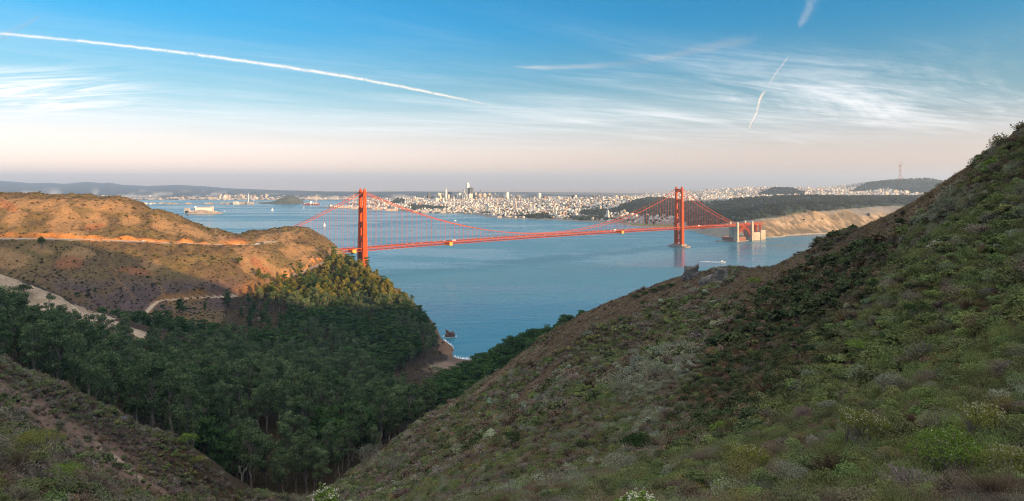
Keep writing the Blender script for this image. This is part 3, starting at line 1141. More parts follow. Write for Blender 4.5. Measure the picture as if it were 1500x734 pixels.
def build_fort():
    s1 = SPAN + SIDE
    fort = empty('brick_fort', tuple(BN), label='low dark brick fort standing under the steel arch at the water edge', cat='fort')
    M_BRICK = mat('old_brick', (0.26, 0.115, 0.07), 0.9, 0.2, 0.25)
    mb = MB()
    # a four-storey casemate ring with an open court
    x0, x1, y0, y1, h = s1 + 4, s1 + 74, -62, 10, 17
    outer = [(x0 + 8, y0), (x1 - 14, y0), (x1, y0 + 24), (x1, y1), (x0, y1), (x0 - 14, y0 + 22)]
    cx, cy = sum(p[0] for p in outer) / 6, sum(p[1] for p in outer) / 6
    inner = [(cx + (p[0] - cx) * 0.62, cy + (p[1] - cy) * 0.62) for p in outer]
    n = 6
    vs = [(p[0], p[1], 2) for p in outer] + [(p[0], p[1], h) for p in outer] + [(p[0], p[1], h) for p in inner] + [(p[0], p[1], 3) for p in inner]
    fs = []
    for i in range(n):
        j = (i + 1) % n
        fs += [(i, j, n + j, n + i), (n + i, n + j, 2 * n + j, 2 * n + i), (2 * n + i, 2 * n + j, 3 * n + j, 3 * n + i)]
    mb._add(vs, fs)
    wall = mb.build('wall', M_BRICK, fort, xf=bxf)
    mb = MB()
    for i in range(n):
        j = (i + 1) % n
        a, b = Vector((*outer[i], 0)), Vector((*outer[j], 0))
        L = (b - a).length
        k = int(L / 6)
        for q in range(1, k):
            p = a.lerp(b, q / k)
            for z in (6.0, 11.5):
                mb.box((p.x, p.y, z), (1.7, 1.7, 1.8), rz=math.atan2(b.y - a.y, b.x - a.x))
    mb.build('embrasures', M_GLASS, wall, xf=bxf)['kind'] = 'stuff'
    mb = MB()
    mb.lathe((x1 - 20, y0 + 16, h), [(1.8, 0), (1.5, 5), (2.0, 5.2), (1.5, 7), (0.2, 8)], 8)
    mb.build('lighthouse', M_WHITE, fort, xf=bxf)
    mb = MB()
    mb.prism([(cx + (p[0] - cx) * 1.22, cy + (p[1] - cy) * 1.22) for p in outer], -4, 2.2)
    mb.build('sea_wall', M_PIER, fort, xf=bxf)


build_fort()

# ochre sheeted maintenance platforms under the deck
for s, lab in ((-28, 'ochre sheeted work platform under the bridge deck just beside the hill'), (262, 'ochre sheeted work platform under the bridge deck a third of the way along'), (960, 'ochre sheeted work platform under the deck near the far tower')):
    t = empty('work_platform', tuple(BN + BU * s + np.array((0, 0, deck_z(s)))), math.atan2(BU[1], BU[0]), lab, 'work platform', 'work platforms hung on the bridge')
    mb = MB()
    mb.box((0, 0, -6.2), (11.5, 29.6, 8.4))
    mb.box((0, 0, -11.0), (8, 30.6, 1.4))
    mb.build('sheeting', M_YELLOW, t)
    for sy in (-1, 1):
        for sx in (-4.6, 4.6):
            mb = MB()
            mb.bar((sx, sy * 15.1, -12), (sx, sy * 15.1, 0.8), 0.4)
            mb.build('hanger', M_ORANGE_T, t)

# ---- vehicles
CARCOL = [('white', (0.75, 0.75, 0.74)), ('silver', (0.45, 0.46, 0.48)), ('black', (0.03, 0.03, 0.035)), ('red', (0.40, 0.03, 0.03)), ('dark blue', (0.04, 0.07, 0.16))]
CAR_M = {n: mat('car_paint_' + n.replace(' ', '_'), c, 0.3, 0.05, 1.0, spec=0.5) for n, c in CARCOL}


def car_meshes(paint, L=4.6, Wd=1.85, H=1.5):
    b = MB()
    prof = [(-L / 2, 0.35), (-L / 2, 0.85), (-L / 2 + 0.7, 0.98), (L / 2 - 1.2, 0.92), (L / 2 - 0.05, 0.75), (L / 2, 0.35)]
    vs = [(x, -Wd / 2, z) for x, z in prof] + [(x, Wd / 2, z) for x, z in prof]
    n = len(prof)
    b._add(vs, [tuple(range(n)), tuple(range(2 * n - 1, n - 1, -1))] + [(i, n + i, n + (i + 1) % n, (i + 1) % n) for i in range(n)])
    b.box((-0.25, 0, H - 0.04), (L * 0.40, Wd * 0.80, 0.08))
    g = MB()
    g.box((-0.25, 0, (0.93 + H) / 2 - 0.05), (L * 0.58, Wd * 0.90, H - 1.0), taper=0.72)
    return b, g


def make_car(name, paint, label, group):
    t = empty(name, (0, 0, 0), 0, label, 'car', group)
    b, g = car_meshes(paint)
    b.build('body', CAR_M[paint], t)
    g.build('windows', M_GLASS, t)
    for sx in (-1.43, 1.43):
        for sy in (-1, 1):
            w = MB()
            w.tube([(sx, sy * 0.70, 0.33), (sx, sy * 0.945, 0.33)], 0.33, 8)
            w.build('wheel', M_TYRE, t)
    return t


def make_bus(name, label, paint, group=None):
    t = empty(name, (0, 0, 0), 0, label, 'bus', group)
    b = MB()
    b.box((0, 0, 1.85), (11.5, 2.5, 2.9))
    b.box((0, 0, 3.4), (10.8, 2.2, 0.22))
    b.build('body', CAR_M[paint], t)
    g = MB()
    g.box((0.2, 0, 2.2), (11.2, 2.54, 0.95))
    g.box((5.3, 0, 2.0), (0.96, 2.3, 1.3))
    g.build('windows', M_GLASS, t)
    for sx in (-3.4, 3.6):
        for sy in (-1, 1):
            w = MB()
            w.tube([(sx, sy * 1.0, 0.5), (sx, sy * 1.27, 0.5)], 0.5, 8)
            w.build('wheel', M_TYRE, t)
    return t


def bridge_traffic():
    proto = {}
    r = random.Random(5)
    yaw = math.atan2(BU[1], BU[0])
    s = -60.0
    while s < SPAN + SIDE + 90:
        s += r.uniform(17, 52)
        if s > SPAN + SIDE + 90:
            break
        lane = r.choice((-7.5, -4.4, -1.4, 1.4, 4.4, 7.5))
        col = r.choices([c for c, _ in CARCOL], (5, 3, 2, 1, 1))[0]
        z = deck_z(s) + 0.3 if s < SPAN + SIDE else 72.25
        loc = tuple(BN + BU * s + BW * lane + np.array((0, 0, z)))
        rz = yaw + (0 if lane < 0 else math.pi)
        lab = '%s car driving among the traffic on the orange bridge deck' % col
        if col not in proto:
            proto[col] = make_car('car', col, lab, '%s cars on the bridge deck' % col)
            o = proto[col]
            o.location = loc
            o.rotation_euler = (0, 0, rz)
        else:
            copy_thing(proto[col], loc, (0, 0, rz))
    bus = None
    for s, lane, lab in ((275, 7.5, 'white bus on the bridge deck nearest the middle ochre work platform'), (930, 4.4, 'white bus on the bridge deck just short of the far tower'), (1390, 7.5, 'white bus on the bridge deck between the far tower and the arch')):
        loc = tuple(BN + BU * s + BW * lane + np.array((0, 0, deck_z(s) + 0.3)))
        if bus is None:
            bus = make_bus('bus', lab, 'white', 'buses on the bridge')
            bus.location = loc
            bus.rotation_euler = (0, 0, yaw + math.pi)
        else:
            c = copy_thing(bus, loc, (0, 0, yaw + math.pi))
            c['label'] = lab


bridge_traffic()

# ------------------------------------------------------------------ the city across the strait
def DW(py):
    """distance of the water level at a photo row"""
    return HC * F / (py - HY)


SHORE = [(470, 304.2), (500, 304.6), (530, 306), (560, 307.5), (590, 309.5), (620, 311.5), (650, 312), (680, 314), (710, 317.5), (740, 320.2), (770, 321), (800, 322),
         (840, 324), (880, 326.5), (920, 330.5), (950, 332.5), (980, 334), (1000, 337), (1020, 340.5), (1045, 346), (1065, 352), (1085, 353.5), (1100, 350.5), (1120, 348), (1150, 345.5), (1180, 343.5), (1230, 339), (1270, 335.5), (1320, 332), (1400, 328), (1500, 325)]
CITYP = []
for px, py in SHORE:
    D = DW(py)
    CITYP.append(W(px, py, D))
    x, y, _ = W(px, py, D - 130)
    CITYP.append((x, y, -12))
    x, y, _ = W(px, py, D - 420)
    CITYP.append((x, y, -30))
for p in [(500, 302.5, 6300), (530, 302, 6500), (560, 301, 6450), (575, 297, 6700), (585, 292.8, 6800), (600, 297, 6600), (620, 299, 6350), (650, 296, 6600), (660, 295, 7000), (680, 294.6, 7000), (720, 293.6, 7000), (760, 293.6, 7000), (800, 293.2, 6700), (825, 292.8, 6600),
          (850, 291.6, 6400), (880, 292, 6200), (920, 292, 6000), (900, 305, 4750), (880, 317, 4150), (800, 309, 4900), (700, 306, 5400), (760, 314, 4560), (840, 318, 4150), (640, 305, 5700), (950, 300, 4700), (965, 294, 5250), (1000, 295.5, 5300), (1050, 292, 4950),
          (1100, 291, 4650), (1150, 290.5, 4450), (1200, 289.5, 4450), (1250, 290.5, 4550), (1310, 291, 4700), (1380, 292, 4700), (1480, 290, 4700),
          (930, 322, 3950), (960, 328, 3620), (1000, 331, 3450), (1000, 318, 3900), (960, 316, 4050), (1040, 322, 3350), (1060, 325, 3080), (1090, 327.5, 2930), (1120, 326, 2900), (1050, 312, 3700), (1100, 310, 3500), (1150, 306, 3600), (1200, 303, 3700), (1250, 300, 3800), (1320, 300, 4100),
          (1030, 335, 3170), (1070, 340, 2830),
          # cliff tops and faces
          (1130, 324, 2990), (1160, 318, 3080), (1200, 312.5, 3190), (1240, 308, 3350), (1280, 305, 3550), (1330, 302, 3700), (1450, 298, 3900), (1150, 334, 2960), (1200, 328, 3110), (1240, 324, 3270), (1280, 320, 3450),
          # behind the wooded rise: the western city and its hills
          (985, 290, 6500), (1040, 288, 6500), (1100, 289, 6400), (1160, 288, 6300), (1240, 289, 6500), (1320, 291, 6500), (1115, 282, 6900), (1135, 278, 7000), (1158, 277.5, 7000), (1172, 281, 7000), (1190, 284, 7000), (1215, 280, 7200), (1235, 281.5, 7200),
          (1255, 276, 7900), (1275, 270, 8100), (1300, 266.5, 8200), (1319, 265.5, 8200), (1338, 262, 8250), (1360, 262.5, 8250), (1378, 267, 8250), (1410, 278, 8200), (1500, 285, 8000), (1310, 282, 7400),
          (1000, 283.5, 9000), (955, 285.5, 9000), (930, 288, 8800), (1040, 284, 9200), (1080, 284.5, 9200), (930, 290.5, 7600), (880, 294, 8000), (880, 294.5, 9000), (800, 295, 9000), (700, 294, 9000), (620, 294.5, 8800), (560, 295.8, 7800), (520, 296.5, 7600), (1200, 286, 9500), (1400, 285, 9600)]:
    CITYP.append(W(*p))
for px in range(400, 1600, 150):
    CITYP.append(((px - CX) / F * 11500, 11500, 5))
CITYP += [W(440, 300, 6800)[:2] + (-25,), W(460, 298, 7300)[:2] + (-20,), W(500, 296, 8200)[:2] + (-15,), W(580, 293, 9300)[:2] + (-12,), W(470, 302, 6500)[:2] + (-14,)]
CRBF = RBF(CITYP, smooth=0.002)


def city_h(x, y):
    h = CRBF(x, y)
    px = CX + F * x / y
    cliff = sstep(1110, 1150, px) * sstep(6, 40, h) * (1 - sstep(3300, 3700, y))
    h = h + cliff * (fbm(x, y, 70, 5, 91, 0.62) * 12 + fbm(x, y, 16, 3, 93) * 4)
    h = h + sstep(20, 80, h) * fbm(x, y, 320, 3, 95) * 8
    return h


WOODS = [[(905, 303), (925, 296), (950, 290), (985, 291), (1000, 296), (1040, 297), (1090, 291), (1200, 287), (1330, 288), (1500, 288), (1500, 300), (1290, 302), (1230, 307), (1180, 312), (1140, 318), (1100, 322), (1066, 327), (1030, 336), (1010, 334), (1005, 326), (985, 318), (950, 317), (930, 313), (905, 309)],
         [(1110, 283.5), (1130, 276), (1160, 275.5), (1178, 282), (1178, 286), (1110, 286)],
         [(1242, 282), (1270, 268), (1300, 264), (1400, 260), (1400, 282), (1330, 283), (1300, 276), (1275, 280)],
         [(600, 300), (625, 302), (660, 304), (652, 307), (615, 308), (598, 306)], [(572, 296), (585, 290), (597, 295), (592, 299), (575, 299)],
         [(760, 317), (800, 313), (810, 319), (780, 321)], [(852, 310), (905, 306), (905, 312), (870, 316), (850, 314)],
         [(805, 289), (818, 286), (820, 291), (806, 293)], [(830, 318), (880, 316), (890, 322), (850, 323)]]


def build_city_land():
    ang = np.arctan((np.r_[np.arange(380, 1085, 2.5), np.arange(1085, 1340, 1.1), np.arange(1340, 1700, 4)] - CX) / F)
    rad = np.r_[np.arange(2560, 3600, 6), np.arange(3606, 4000, 14), np.geomspace(4010, 12500, 150)]
    A, D = np.meshgrid(ang, rad)
    x, y = D * np.tan(A), D
    h = city_h(x, y)
    h = np.maximum(h, -8)
    px, py = PX(x, y, h)
    n1 = fbm(x, y, 160, 4, 71)
    n2 = fbm(x, y, 50, 4, 73)
    c = np.empty(h.shape + (3,))
    c[:] = (0.16, 0.14, 0.115)
    def lay(m, col):
        nonlocal c
        m = np.clip(m, 0, 1)[..., None]
        c = c * (1 - m) + np.array(col) * m
    for w in WOODS:
        lay(in_poly(px, py, w) * 1.0, (0.030, 0.040, 0.022))
    cliff = sstep(1100, 1130, px) * (1 - sstep(3200, 3260, y - 3.2 * (px - 1200)))
    lay(cliff, (0.25, 0.170, 0.092))
    n3 = fbm(x, y, 22, 4, 77)
    lay(cliff * sstep(-0.10, 0.10, n1 + 0.8 * n2 + 0.6 * n3) * 0.9, (0.105, 0.080, 0.045))
    lay(cliff * sstep(0.16, 0.4, -n1 - 0.5 * n2 + 0.7 * n3), (0.36, 0.26, 0.16))
    lay((h < 3.5) & (px > 1085), (0.32, 0.24, 0.16))
    lay((h < 2.2) & (px > 690) & (px < 1000), (0.24, 0.18, 0.13))
    lay(in_poly(px, py, [(915, 327.5), (985, 329.5), (1000, 331), (1000, 333), (970, 332), (930, 330)]), (0.13, 0.15, 0.025))
    i, j = np.meshgrid(np.arange(len(rad) - 1), np.arange(len(ang) - 1), indexing='ij')
    na = len(ang)
    f = np.stack([i * na + j, i * na + j + 1, (i + 1) * na + j + 1, (i + 1) * na + j], -1).reshape(-1, 4)
    hv = h.ravel()
    f = f[hv[f].max(1) > -4]
    m = mat_vcol('city_ground', 0.02)
    o = mesh_obj('city_hills', np.stack([x, y, h], -1).reshape(-1, 3), f, m, smooth=True, colors=c.reshape(-1, 3))
    tag(o, 'low peninsula with bluffs and wooded hills across the strait', 'hills', kind='structure')


def mat_vcol(name, scale, lo=0.75, hi=1.25):
    m = bpy.data.materials.new(name)
    m.use_nodes = True
    T = NT(m.node_tree)
    out = T.n('ShaderNodeOutputMaterial')
    b = T.n('ShaderNodeBsdfPrincipled')
    at = T.n('ShaderNodeAttribute', attribute_name='Col')
    ge = T.n('ShaderNodeNewGeometry')
    nz = T.noise(ge.outputs['Position'], scale, 5, 0.65)
    T.set(b.inputs['Base Color'], T.mix(1.0, at.outputs['Color'], T.ramp(nz, [(0.3, (lo,) * 3), (0.7, (hi,) * 3)]), 'MULTIPLY'))
    b.inputs['Roughness'].default_value = 0.9
    b.inputs['Specular IOR Level'].default_value = 0.15
    T.set(out.inputs[0], b.outputs[0])
    return m


build_city_land()

# ---- facades: window grid worked out from the position on the wall
def facade_mat(name, rgb, glass=(0.06, 0.07, 0.085), pitch=(3.4, 3.3), ratio=0.5):
    m = bpy.data.materials.new(name)
    m.use_nodes = True
    T = NT(m.node_tree)
    out = T.n('ShaderNodeOutputMaterial')
    b = T.n('ShaderNodeBsdfPrincipled')
    tc = T.n('ShaderNodeTexCoord')
    sep = T.n('ShaderNodeSeparateXYZ')
    T.set(sep.inputs[0], tc.outputs['Object'])
    ge = T.n('ShaderNodeNewGeometry')
    sn = T.n('ShaderNodeSeparateXYZ')
    T.set(sn.inputs[0], ge.outputs['Normal'])
    u = T.math('ADD', sep.outputs[0], sep.outputs[1])
    fu = T.math('FRACT', T.math('DIVIDE', u, pitch[0]))
    fz = T.math('FRACT', T.math('DIVIDE', sep.outputs[2], pitch[1]))
    win = T.math('MULTIPLY', T.math('LESS_THAN', fu, ratio + 0.1), T.math('LESS_THAN', fz, ratio))
    win = T.math('MULTIPLY', win, T.math('LESS_THAN', T.math('ABSOLUTE', sn.outputs[2]), 0.5))
    oi = T.n('ShaderNodeObjectInfo')
    wall = T.mix(1.0, rgb, T.ramp(oi.outputs['Random'], [(0, (0.8, 0.8, 0.8)), (1, (1.15, 1.12, 1.08))]), 'MULTIPLY')
    T.set(b.inputs['Base Color'], T.mix(win, wall, glass))
    T.set(b.inputs['Roughness'], T.math('SUBTRACT', 0.85, T.math('MULTIPLY', win, 0.6)))
    b.inputs['Specular IOR Level'].default_value = 0.3
    T.set(out.inputs[0], b.outputs[0])
    return m


FM = {
    'pale': facade_mat('pale_facade', (0.66, 0.58, 0.47)),
    'white': facade_mat('white_facade', (0.80, 0.75, 0.66), ratio=0.4),
    'tan': facade_mat('tan_facade', (0.50, 0.38, 0.26)),
    'dark': facade_mat('dark_facade', (0.10, 0.095, 0.10), ratio=0.6),
    'grey': facade_mat('grey_facade', (0.30, 0.29, 0.29), ratio=0.6),
    'blue': facade_mat('blue_glass_facade', (0.34, 0.38, 0.42), (0.12, 0.15, 0.18), ratio=0.75),
    'brick': facade_mat('brick_facade', (0.42, 0.20, 0.12)),
}
CITY_RZ = 0.66


def tower_mesh(style, w, d, h):
    """w, d, h in metres, base at z = 0 (plus a foundation below ground)"""
    mb = MB()
    if style == 'pyramid':
        mb.box((0, 0, -4), (w, d, 10))
        mb.box((0, 0, 1 + h * 0.40), (w, d, h * 0.80), taper=0.30)
        mb.box((0, 0, 1 + h * 0.90), (w * 0.26, d * 0.26, h * 0.20), taper=0.05)
        mb.box((0, 0, h * 0.55), (w * 0.92, d * 0.22, h * 0.5), taper=0.55)
    elif style == 'round_top':
        prof = [(1.0, -8), (1.0, h * 0.62), (0.97, h * 0.74), (0.90, h * 0.84), (0.80, h * 0.92), (0.66, h * 0.975), (0.58, h)]
        n = 16
        vs, fs = [], []
        for k, z in prof:
            for i in range(n):
                a = 2 * math.pi * (i + .5) / n
                c, s = math.cos(a), math.sin(a)
                p = 0.45
                vs.append((w / 2 * k * math.copysign(abs(c) ** p, c), d / 2 * k * math.copysign(abs(s) ** p, s), z))
        for r in range(len(prof) - 1):
            for i in range(n):
                fs.append((r * n + i, r * n + (i + 1) % n, (r + 1) * n + (i + 1) % n, (r + 1) * n + i))
        fs.append(tuple((len(prof) - 1) * n + i for i in range(n)))
        mb._add(vs, fs)
    elif style == 'curved':
        n = 9
        ring = [(w / 2 * math.cos(math.pi * i / n), d / 2 * math.sin(math.pi * i / n)) for i in range(n + 1)] + [(-w / 2, -d / 2), (w / 2, -d / 2)]
        mb.prism(ring, -8, h * 0.93)
        mb.prism([(x * 0.85, y * 0.85) for x, y in ring], h * 0.93, h)
    elif style == 'step':
        mb.box((0, 0, h * 0.35 - 4), (w, d, h * 0.7 + 8))
        mb.box((0, 0, h * 0.78), (w * 0.74, d * 0.74, h * 0.18))
        mb.box((0, 0, h * 0.93), (w * 0.48, d * 0.48, h * 0.14))
    elif style == 'crown':
        mb.box((0, 0, h * 0.45 - 4), (w, d, h * 0.9 + 8))
        mb.box((0, 0, h * 0.92), (w * 1.06, d * 1.06, h * 0.04))
        for sx in (-1, 1):
            for sy in (-1, 1):
                mb.box((sx * w * 0.4, sy * d * 0.4, h * 0.97), (w * 0.2, d * 0.2, h * 0.06))
        mb.box((0, 0, h * 0.96), (w * 0.5, d * 0.5, h * 0.08))
    elif style == 'twin':
        mb.box((-w * 0.28, 0, h * 0.5 - 4), (w * 0.42, d, h + 8))
        mb.box((w * 0.28, d * 0.15, h * 0.47 - 4), (w * 0.42, d, h * 0.94 + 8))
        mb.box((0, 0, h * 0.4 - 4), (w * 0.2, d * 0.5, h * 0.8 + 8))
    elif style == 'faceted':
        for k in range(4):
            x = (k - 1.5) * w / 4
            mb.box((x, (k % 2) * d * 0.08, h * (0.5 - 0.03 * (k % 2)) - 4), (w / 4, d, h * (1 - 0.06 * (k % 2)) + 8))
        mb.box((0, 0, h), (w * 0.6, d * 0.6, h * 0.03))
    else:
        mb.box((0, 0, h * 0.5 - 4), (w, d, h + 8))
        mb.box((w * 0.1, 0, h + 1.6), (w * 0.4, d * 0.5, 3.2))
        mb.box((0, 0, h + 0.35), (w * 1.02, d * 1.02, 0.7))
    return mb


def place_building(px, top, wpx, D, style, fm, label, group=None, dfac=0.9, name='office_tower', cat='building', rz=CITY_RZ, base=None):
    x = (px - CX) / F * D
    g = float(city_h(np.array([x]), np.array([D]))[0]) if base is None else base
    h = HC - (top - HY) / F * D - g
    w = wpx * D / F * 0.92
    top -= 0.6
    mb = tower_mesh(style, w, w * dfac, max(h, 8))
    o = mb.build(name, FM[fm])
    o.location = (x, D, g)
    o.rotation_euler = (0, 0, rz - math.atan2(x, D))
    tag(o, label, cat, group)
    return o


SKY = [
    (627.8, 283, 5.6, 7000, 'curved', 'dark', 'dark rounded tower at the left end of the downtown skyline'),
    (632.6, 288, 3.6, 7050, 'box', 'dark', 'short dark block beside the rounded tower at the left end of the skyline'),
    (642.7, 282.6, 6.0, 7000, 'crown', 'pale', 'pale broad tower with a notched crown left of the pointed pyramid tower'),
    (648.0, 283, 4.2, 7100, 'box', 'grey', 'dark grey slab tower directly left of the pointed pyramid tower'),
    (653.6, 275.3, 5.0, 7000, 'pyramid', 'white', 'slender pointed pyramid tower of the downtown skyline'),
    (658.6, 281.8, 5.2, 7300, 'box', 'dark', 'dark block tower just right of the pyramid tower'),
    (656.8, 285, 3.2, 6900, 'box', 'pale', 'small sunlit tower in front of the foot of the pyramid tower'),
    (668.8, 282, 5.0, 7200, 'step', 'pale', 'stepped pale tower midway between the pyramid and the tallest tower'),
    (673.2, 283, 3.4, 6950, 'box', 'white', 'bright narrow slab left of the tallest tower'),
    (675.5, 280.8, 2.6, 7400, 'box', 'grey', 'thin grey tower rising behind the bright slab'),
    (679.6, 276.8, 3.2, 7600, 'round_top', 'blue', 'bluish glass tower rising left of the tallest tower'),
    (679.0, 282.3, 5.2, 7200, 'box', 'pale', 'pale wide tower below the bluish glass tower'),
    (682.2, 285, 3.5, 6900, 'box', 'white', 'brightest sunlit block at the foot of the tallest tower'),
    (685.0, 267.6, 5.4, 7500, 'round_top', 'white', 'tallest tower of the skyline with a tapering rounded top'),
    (689.4, 275, 7.6, 7100, 'faceted', 'dark', 'massive dark tower right of the tallest tower'),
    (688.0, 284, 4.0, 6850, 'box', 'white', 'white block in front of the massive dark tower'),
    (696.5, 282, 4.6, 7100, 'step', 'pale', 'stepped pale tower right of the massive dark tower'),
    (702.0, 284, 5.0, 7000, 'box', 'tan', 'tan block left of the thin spire tower'),
    (704.2, 278.4, 2.8, 7500, 'step', 'grey', 'thin tower with a stepped spire right of the downtown group'),
    (709.0, 283.4, 4.2, 7000, 'box', 'pale', 'pale square tower right of the thin spire tower'),
    (716.6, 282.8, 6.2, 7100, 'step', 'tan', 'broad tan stepped tower at the right end of downtown'),
    (725.0, 282.8, 3.6, 7000, 'step', 'pale', 'pale tower with a small penthouse on the ridge right of downtown'),
    (734.0, 284.6, 6.2, 6950, 'step', 'tan', 'wide tan hotel block on the ridge'),
    (742.8, 282.0, 4.6, 6900, 'box', 'white', 'tall bright slab standing alone on the ridge'),
    (748.4, 285, 4.0, 6950, 'step', 'pale', 'pale stepped block right of the tall bright slab'),
    (758.6, 286, 7.0, 6900, 'twin', 'tan', 'wide brownish double block on the ridge'),
    (776.0, 289, 4.4, 6850, 'box', 'tan', 'low tan block right of the brownish double block'),
    (783.0, 288, 4.0, 6800, 'step', 'pale', 'low pale stepped block halfway along the ridge'),
    (790.0, 282.5, 5.2, 6700, 'twin', 'white', 'tall white double tower halfway along the ridge'),
    (798.2, 288, 5.0, 6600, 'box', 'brick', 'orange brick block right of the tall white double tower'),
    (803.5, 288, 4.0, 6650, 'box', 'pale', 'pale low block right of the orange brick block'),
    (818.0, 288, 4.0, 6500, 'box', 'pale', 'cream apartment tower right of the ridge trees'),
    (832.0, 290, 6.0, 6400, 'step', 'pale', 'wide cream apartment block on the ridge'),
    (839.6, 286, 3.6, 6450, 'box', 'dark', 'dark half of a pair of ridge towers'),
    (843.0, 286, 3.0, 6430, 'box', 'white', 'bright half of a pair of ridge towers'),
    (853.6, 289, 4.0, 6400, 'box', 'pale', 'pale block right of the dark and bright tower pair'),
    (862.0, 288.5, 5.0, 6400, 'curved', 'grey', 'low grey dome roofed block on the ridge'),
    (865.6, 289.8, 4.0, 6100, 'box', 'white', 'bright block below the grey dome roofed block'),
    (870.0, 286, 4.0, 6350, 'box', 'tan', 'tan tower right of the grey dome roofed block'),
    (877.3, 285.5, 3.0, 6300, 'box', 'grey', 'grey shaded half of the tallest pair at the right of the ridge'),
    (880.2, 285, 3.2, 6320, 'box', 'dark', 'dark half of the tallest pair at the right of the ridge'),
    (883.4, 288, 3.4, 6200, 'step', 'white', 'bright stepped block right of the dark tower pair'),
    (902.4, 286.6, 3.4, 6200, 'box', 'pale', 'narrow pale tower left of the grey hospital slabs'),
    (906.0, 287, 3.6, 6220, 'box', 'grey', 'narrow grey tower left of the grey hospital slabs'),
    (913.2, 286, 4.6, 6200, 'box', 'grey', 'left grey hospital slab at the right end of the ridge'),
    (917.6, 285.4, 4.8, 6250, 'step', 'grey', 'right grey hospital slab at the right end of the ridge'),
    (922.2, 288, 3.0, 6150, 'box', 'white', 'small bright block at the far right of the ridge'),
    (639.0, 290, 6.0, 6500, 'twin', 'white', 'bright sunlit double block below the notched crown tower'),
    (649.4, 295, 4.0, 6200, 'box', 'white', 'bright block low in front of the downtown skyline'),
    (585.5, 288.2, 2.2, 6800, 'column', 'white', 'slim fluted memorial column on the wooded hill left of downtown'),
    (1232, 281.5, 5.0, 7100, 'curved', 'white', 'domed church among the pale streets below the wooded peak'),
    (1298, 281, 4, 7000, 'box', 'pale', 'cream hospital block below the wooded peak'),
    (1311, 278.5, 7.0, 7300, 'twin', 'pale', 'wide cream hospital slabs below the mast'),
    (1327, 279, 7.0, 7300, 'step', 'pale', 'stepped cream hospital block just right of the mast foot'),
    (1342, 281.5, 5.0, 7200, 'box', 'pale', 'rightmost cream hospital block below the wooded peak'),
]
for px, top, wpx, D, style, fm, lab in SKY:
    if style == 'column':
        x = (px - CX) / F * D
        g = float(city_h(np.array([x]), np.array([float(D)]))[0])
        h = HC - (top - HY) / F * D - g
        mb = MB()
        mb.lathe((0, 0, 0), [(9, -5), (9, 4), (7.5, 4.2), (6.8, h * 0.82), (7.4, h * 0.83), (7.4, h * 0.9), (5.5, h * 0.91), (5.5, h)], 14)
        o = mb.build('memorial_column', M_CONC)
        o.location = (x, D, g)
        tag(o, lab, 'monument')
    else:
        place_building(px, top, wpx, D, style, fm, lab)

_r = random.Random(17)
for k in range(30):
    _px = _r.choice((_r.gauss(690, 17), _r.gauss(700, 24), _r.gauss(665, 12)))
    _fm = ('pale', 'white', 'tan', 'grey', 'dark', 'blue')[k % 6]
    place_building(_px, 283.6 + abs(_r.gauss(0, 1.9)) + abs(_px - 690) * 0.03, _r.uniform(2.6, 4.6), _r.uniform(6850, 7600), ('box', 'step', 'box')[k % 3], _fm,
                   '%s mid height office tower crowded into the downtown cluster' % {'pale': 'cream', 'white': 'white', 'tan': 'tan', 'grey': 'grey', 'dark': 'dark', 'blue': 'bluish glass'}[_fm], '%s towers of the downtown cluster' % _fm)

# long sunlit pier sheds on the near waterfront
M_ROOF = mat('pier_roof', (0.55, 0.42, 0.28), 0.8, 0.1, 0.02)


def shed(px0, px1, py, hgt, depth, label, fm='pale', gable=True, ang=0.0, group=None):
    D = DW(py)
    x0, x1 = (px0 - CX) / F * D, (px1 - CX) / F * D
    t = empty('pier_shed', ((x0 + x1) / 2, D, 0), ang, label, 'shed', group)
    L = abs(x1 - x0)
    a = MB()
    a.box((0, 0, hgt / 2 + 1), (L, depth, hgt + 2))
    a.build('wall', FM[fm], t)
    b = MB()
    vs = [(-L / 2 - .5, -depth / 2 - .5, hgt + 2.02), (L / 2 + .5, -depth / 2 - .5, hgt + 2.02), (L / 2 + .5, depth / 2 + .5, hgt + 2.02), (-L / 2 - .5, depth / 2 + .5, hgt + 2.02), (-L / 2, 0, hgt * 1.45 + 2), (L / 2, 0, hgt * 1.45 + 2)]
    b._add(vs, [(0, 1, 5, 4), (2, 3, 4, 5), (0, 4, 3), (1, 2, 5), (3, 2, 1, 0)])
    b.build('roof', M_ROOF, t)
    q = MB()
    q.box((0, 0, -1.5), (L + 6, depth + 10, 4.6))
    q.build('quay', M_PIER, t)
    return t


shed(605, 617, 311.4, 11, 28, 'leftmost sunlit pier shed below the dark wooded point')
shed(618, 632, 311.6, 11, 28, 'second sunlit pier shed below the dark wooded point')
shed(633.5, 644, 311.8, 10, 28, 'third sunlit pier shed right of the wooded point')
shed(645.5, 653, 312.2, 9, 26, 'shortest sunlit pier shed at the right of the row')
shed(495, 512, 304.8, 12, 40, 'long pale pier shed at the left tip of the city waterfront')
shed(515, 529, 306.0, 13, 40, 'pale pier shed left of the near bridge tower')
shed(546, 560, 307.4, 12, 40, 'pale pier shed just right of the near bridge tower')
shed(566, 582, 308.8, 11, 40, 'pale pier shed below the hill with the memorial column')
shed(729, 735, 319.6, 10, 22, 'small clubhouse at the tip of the yacht harbour')

